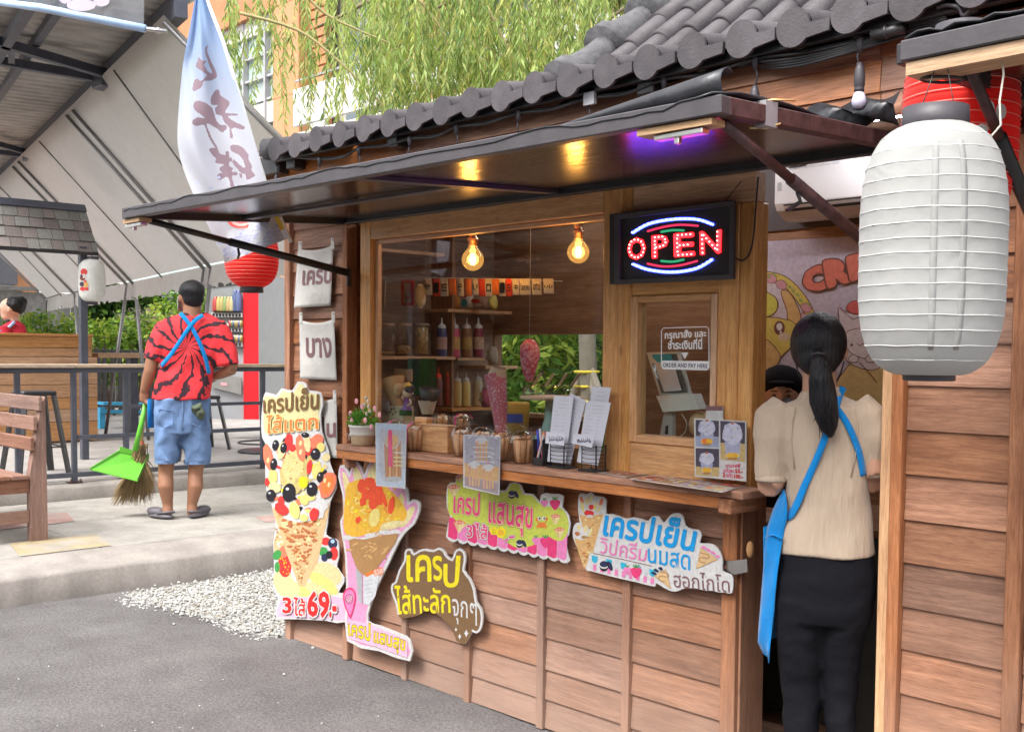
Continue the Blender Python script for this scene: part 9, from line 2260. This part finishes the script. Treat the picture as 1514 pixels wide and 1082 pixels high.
mb.sheet([[hcm + sdv * .094 * math.sin(R(a)) + fdm * (.115 * math.cos(R(a)) + .01) + U * z for a in range(-75, 76, 15)] for z in (.005, -.03, -.07, -.10)], plain('mask_white', (.62, .64, .68), .8), thick=.003)
for s_ in (-1, 1): mb.tube([hcm + sdv * s_ * .094 + U * .0, hcm + sdv * s_ * .10 - fdm * .01 + U * .01], .002, m_potw, 4)
mb.build('face_mask', Mn.t)
Mn.ribbon('apron_strap', tee, [(266, 463), (275, 473), (284, 486), (294, 505), (303, 528), (309, 552)], 6, m_apr, .024); Mn.ribbon('apron_strap', tee, [(300, 466), (290, 473), (280, 484), (266, 505), (252, 525), (238, 541)], 6, m_apr, .030)
MB().sheet([[Mn.p(218 + 9 * u, 590 + 43 * v, .02 + .06 * u) for u in (0, .5, 1)] for v in (0, .5, 1)], m_apr, thick=.004).build('apron_edge', Mn.t)
m_clg = plain('grey_clog', (.13, .12, .14), .6, var=.15, bmp=0)
for hx_, tx in ((251, 226), (284, 303)):
 h_, t2 = Mn.p(hx_, 764, -.05), Mn.p(tx, 762, .10); h_.z = t2.z = WZ + .035; d = (t2 - h_).normalized(); sd_ = d.cross(U); mb = MB()
 mb.ell(lerp(h_, t2, .55) - U * .015, ((t2 - h_).length * .72, .052, .022), m_clg, 16, 8, Matrix((d, sd_, U)).transposed()); mb.ell(lerp(h_, t2, .85) + U * .012, (.085, .05, .035), m_clg, 14, 8, Matrix((d, sd_, U)).transposed())
 mb.tube([lerp(h_, t2, .45) + sd_ * .05 + U * .01, h_ - d * .055 + U * .025, lerp(h_, t2, .45) - sd_ * .05 + U * .01], .010, m_clg, 6); mb.build('clog', Mn.t)
# dustpan and broom held together in his left hand
m_lime = plain('lime_plastic', (.15, .52, .05), .4, var=.08, bmp=0)
dp = thing('dustpan', 'lime green long handled dustpan held beside the grass broom', 'dustpan', Mn.p(170, 712, .1)); Q = lambda x, y, d=.12: Mn.p(x, y, d)
mb = MB(); mb.tube([Q(216, 590, .09), Q(208, 630, .10), Q(199, 668, .11)], [.016, .019, .021], m_lime, 10); mb.build('handle', dp)
A4 = [Q(133, 693, .0), Q(175, 671, .16), Q(219, 681, .22), Q(203, 711, .03)]
mb = MB(); mb.prism(A4, Vector((0, 0, -.008)), m_lime); mb.build('pan', dp)
mb = MB(); lowA = [Q(150, 699, .0), Q(203, 711, .03)]
for a, b2, h in ((A4[1], A4[2], .045), (A4[2], A4[3], .04), (A4[0], A4[1], .035)): mb.prism([a, b2, b2 + U * h * (1 if h > .05 else .5), a + U * (h if a is not A4[0] else .01)], (b2 - a).cross(U).normalized() * .006, m_lime)
mb.build('pan_wall', dp)
brm = thing('grass_broom', 'straw coloured grass broom hanging behind the lime dustpan', 'broom', Q(197, 745, .2)); m_str = plain('broom_straw', (.36, .25, .12), .9, var=.3); m_str2 = plain('broom_straw_dark', (.24, .16, .08), .9, var=.3)
mb = MB(); mb.tube([Q(214, 585, .16), Q(209, 640, .19), Q(206, 672, .2)], .012, plain('bamboo', (.50, .33, .13), .5), 8); mb.build('handle', brm)
mb = MB(); rs_ = random.Random(4); tp2 = Q(206, 660, .2)
for _ in range(520):
 u = rs_.random(); ex, ey = 164 + 66 * u + rs_.gauss(0, 2), 744 - 8 * u ** 2 + rs_.gauss(0, 7) - (26 * max(0, u - .75) * 4 * rs_.random()); dd = .2 + rs_.uniform(-.07, .07); o = tp2 + Vector((rs_.gauss(0, .02), rs_.gauss(0, .02), 0)); e = Q(ex, min(752, ey), dd); m2 = Q(206 + (ex - 206) * .42, 660 + (ey - 660) * .55, .2 + (dd - .2) * .7)
 mb.tube([o, m2, e], [.004, .0035, .001], m_str if rs_.random() < .65 else m_str2, 3, caps=False)
mb.build('grass_head', brm)
mb = MB(); mb.tube([Q(206, 655, .2), Q(205, 672, .2)], [.03, .035], plain('broom_binding', (.35, .10, .05), .7), 10); mb.build('binding', brm)

# woman in red behind the plank counter
RW = Body((-15.0, onX(18, 600, -15.0).y, .34), 70, ('person', 'woman in a red top with dark hair tied in a bun behind the plank counter', 'person'))
lf = -RW.r * 1.0 + RW.f * .15
mb = MB(); hcr = RW.p(16, 458); head_on(mb, hcr, .155, lf, sk_p); mb.tube([RW.p(18, 462), RW.p(21, 482)], [.07, .075], sk_p); RW.ring(mb, [(480, 6, 34, .1), (540, 4, 36, .12), (640, 2, 38, .12)], sk_p)
mb.tube([RW.p(8, 492, -.15), RW.p(0, 515, -.2), RW.p(-12, 520, -.1)], [.07, .06, .04], sk_p); hand(mb, RW.p(-12, 520, -.1), lf, -U, 1., sk_p); mb.tube([RW.p(12, 640), RW.p(12, 700)], .08, sk_p); mb.tube([RW.p(28, 640), RW.p(28, 700)], .08, sk_p)
RW.solid(mb, 'body', .014, sk_p, 2); face(RW.t, hcr, .155, lf)
mb = MB(); RW.ring(mb, [(474, 12, 30, .08), (481, 4, 37, .13), (492, 1, 41, .15), (530, 1, 40, .15), (600, 0, 40, .15)], plain('crimson_knit', (.40, .01, .03), .85)); RW.tube(mb, [(8, 486, -.12), (4, 505, -.18)], [.09, .085], plain('crimson_knit', (), .85)); RW.solid(mb, 'red_top', .014, plain('crimson_knit', (), .85), 3, .02, (8, 8, 8))
mb = MB(); mb.ell(hcr + U * .05 - lf * .05, (.125, .135, .12), m_hair, 16, 10); mb.ell(RW.p(30, 447, 0), (.09, .08, .08), m_hair, 12, 8); mb.ell(RW.p(26, 454, 0), (.07, .08, .1), m_hair, 12, 8); RW.solid(mb, 'hair', .014, m_hair, 2, .01, (20, 20, 20))
mb = MB(); mb.ell(RW.p(14, 474, -.02), (.045, .05, .035), m_blk, 10, 7); mb.build('face_mask', RW.t)
mb = MB(); mb.tube([RW.p(22, 476, -.13), RW.p(14, 484, -.16), RW.p(6, 500, -.19)], .02, plain('lilac_strap', (.30, .40, .62), .8), 6); mb.build('apron_strap', RW.t)
MB().sheet([[RW.p(-6 + 10 * u, 488 + 30 * v, -.2) for u in (0, 1)] for v in (0, 1)], m_apr, thick=.01).build('apron_bib', RW.t)
# person in a dark cap inside the kiosk
CP = Body((onY(1152, 700, 3.86).x, 3.86, .06), 205, ('person', 'person in a black cap looking down inside the kiosk behind the woman in beige', 'person'))
hcc = CP.p(1155, 586); mb = MB(); fd = (CAM - hcc); fd.z = -.5; fd = fd.normalized(); fh_ = Vector((fd.x, fd.y, 0)).normalized(); head_on(mb, hcc, .098, fh_, sk_f); mb.tube([CP.p(1155, 590), CP.p(1155, 625)], .055, sk_f); CP.ring(mb, [(622, 1180, 1132, .08), (680, 1188, 1124, .1), (900, 1180, 1130, .1), (1050, 1176, 1134, .09)], sk_m)
CP.solid(mb, 'body', .010, sk_f, 2); face(CP.t, hcc, .098, fh_, False)
mb = MB(); CP.ring(mb, [(614, 1170, 1140, .06), (624, 1186, 1124, .1), (660, 1194, 1116, .12), (900, 1186, 1124, .12)], m_trs); CP.tube(mb, [(1120, 630, 0), (1110, 690, 0)], [.06, .05], m_trs); CP.tube(mb, [(1190, 630, 0), (1198, 690, 0)], [.06, .05], m_trs); CP.solid(mb, 'black_shirt', .012, m_trs, 3, .01)
mb = MB(); mb.ell(hcc + U * .055 - fh_ * .012, (.090, .092, .075), m_trs, 18, 10); mb.ell(hcc + fh_ * .075 + U * .058, (.055, .05, .010), m_trs, 12, 6); mb.build('cap', CP.t)
mb = MB(); mb.ell(hcc + fh_ * .062 - U * .04, (.06, .05, .045), plain('grey_mask', (.12, .12, .13), .8), 14, 8); mb.build('face_mask', CP.t)

for o in bpy.data.objects:
 if '_o' in o.keys(): del o['_o']
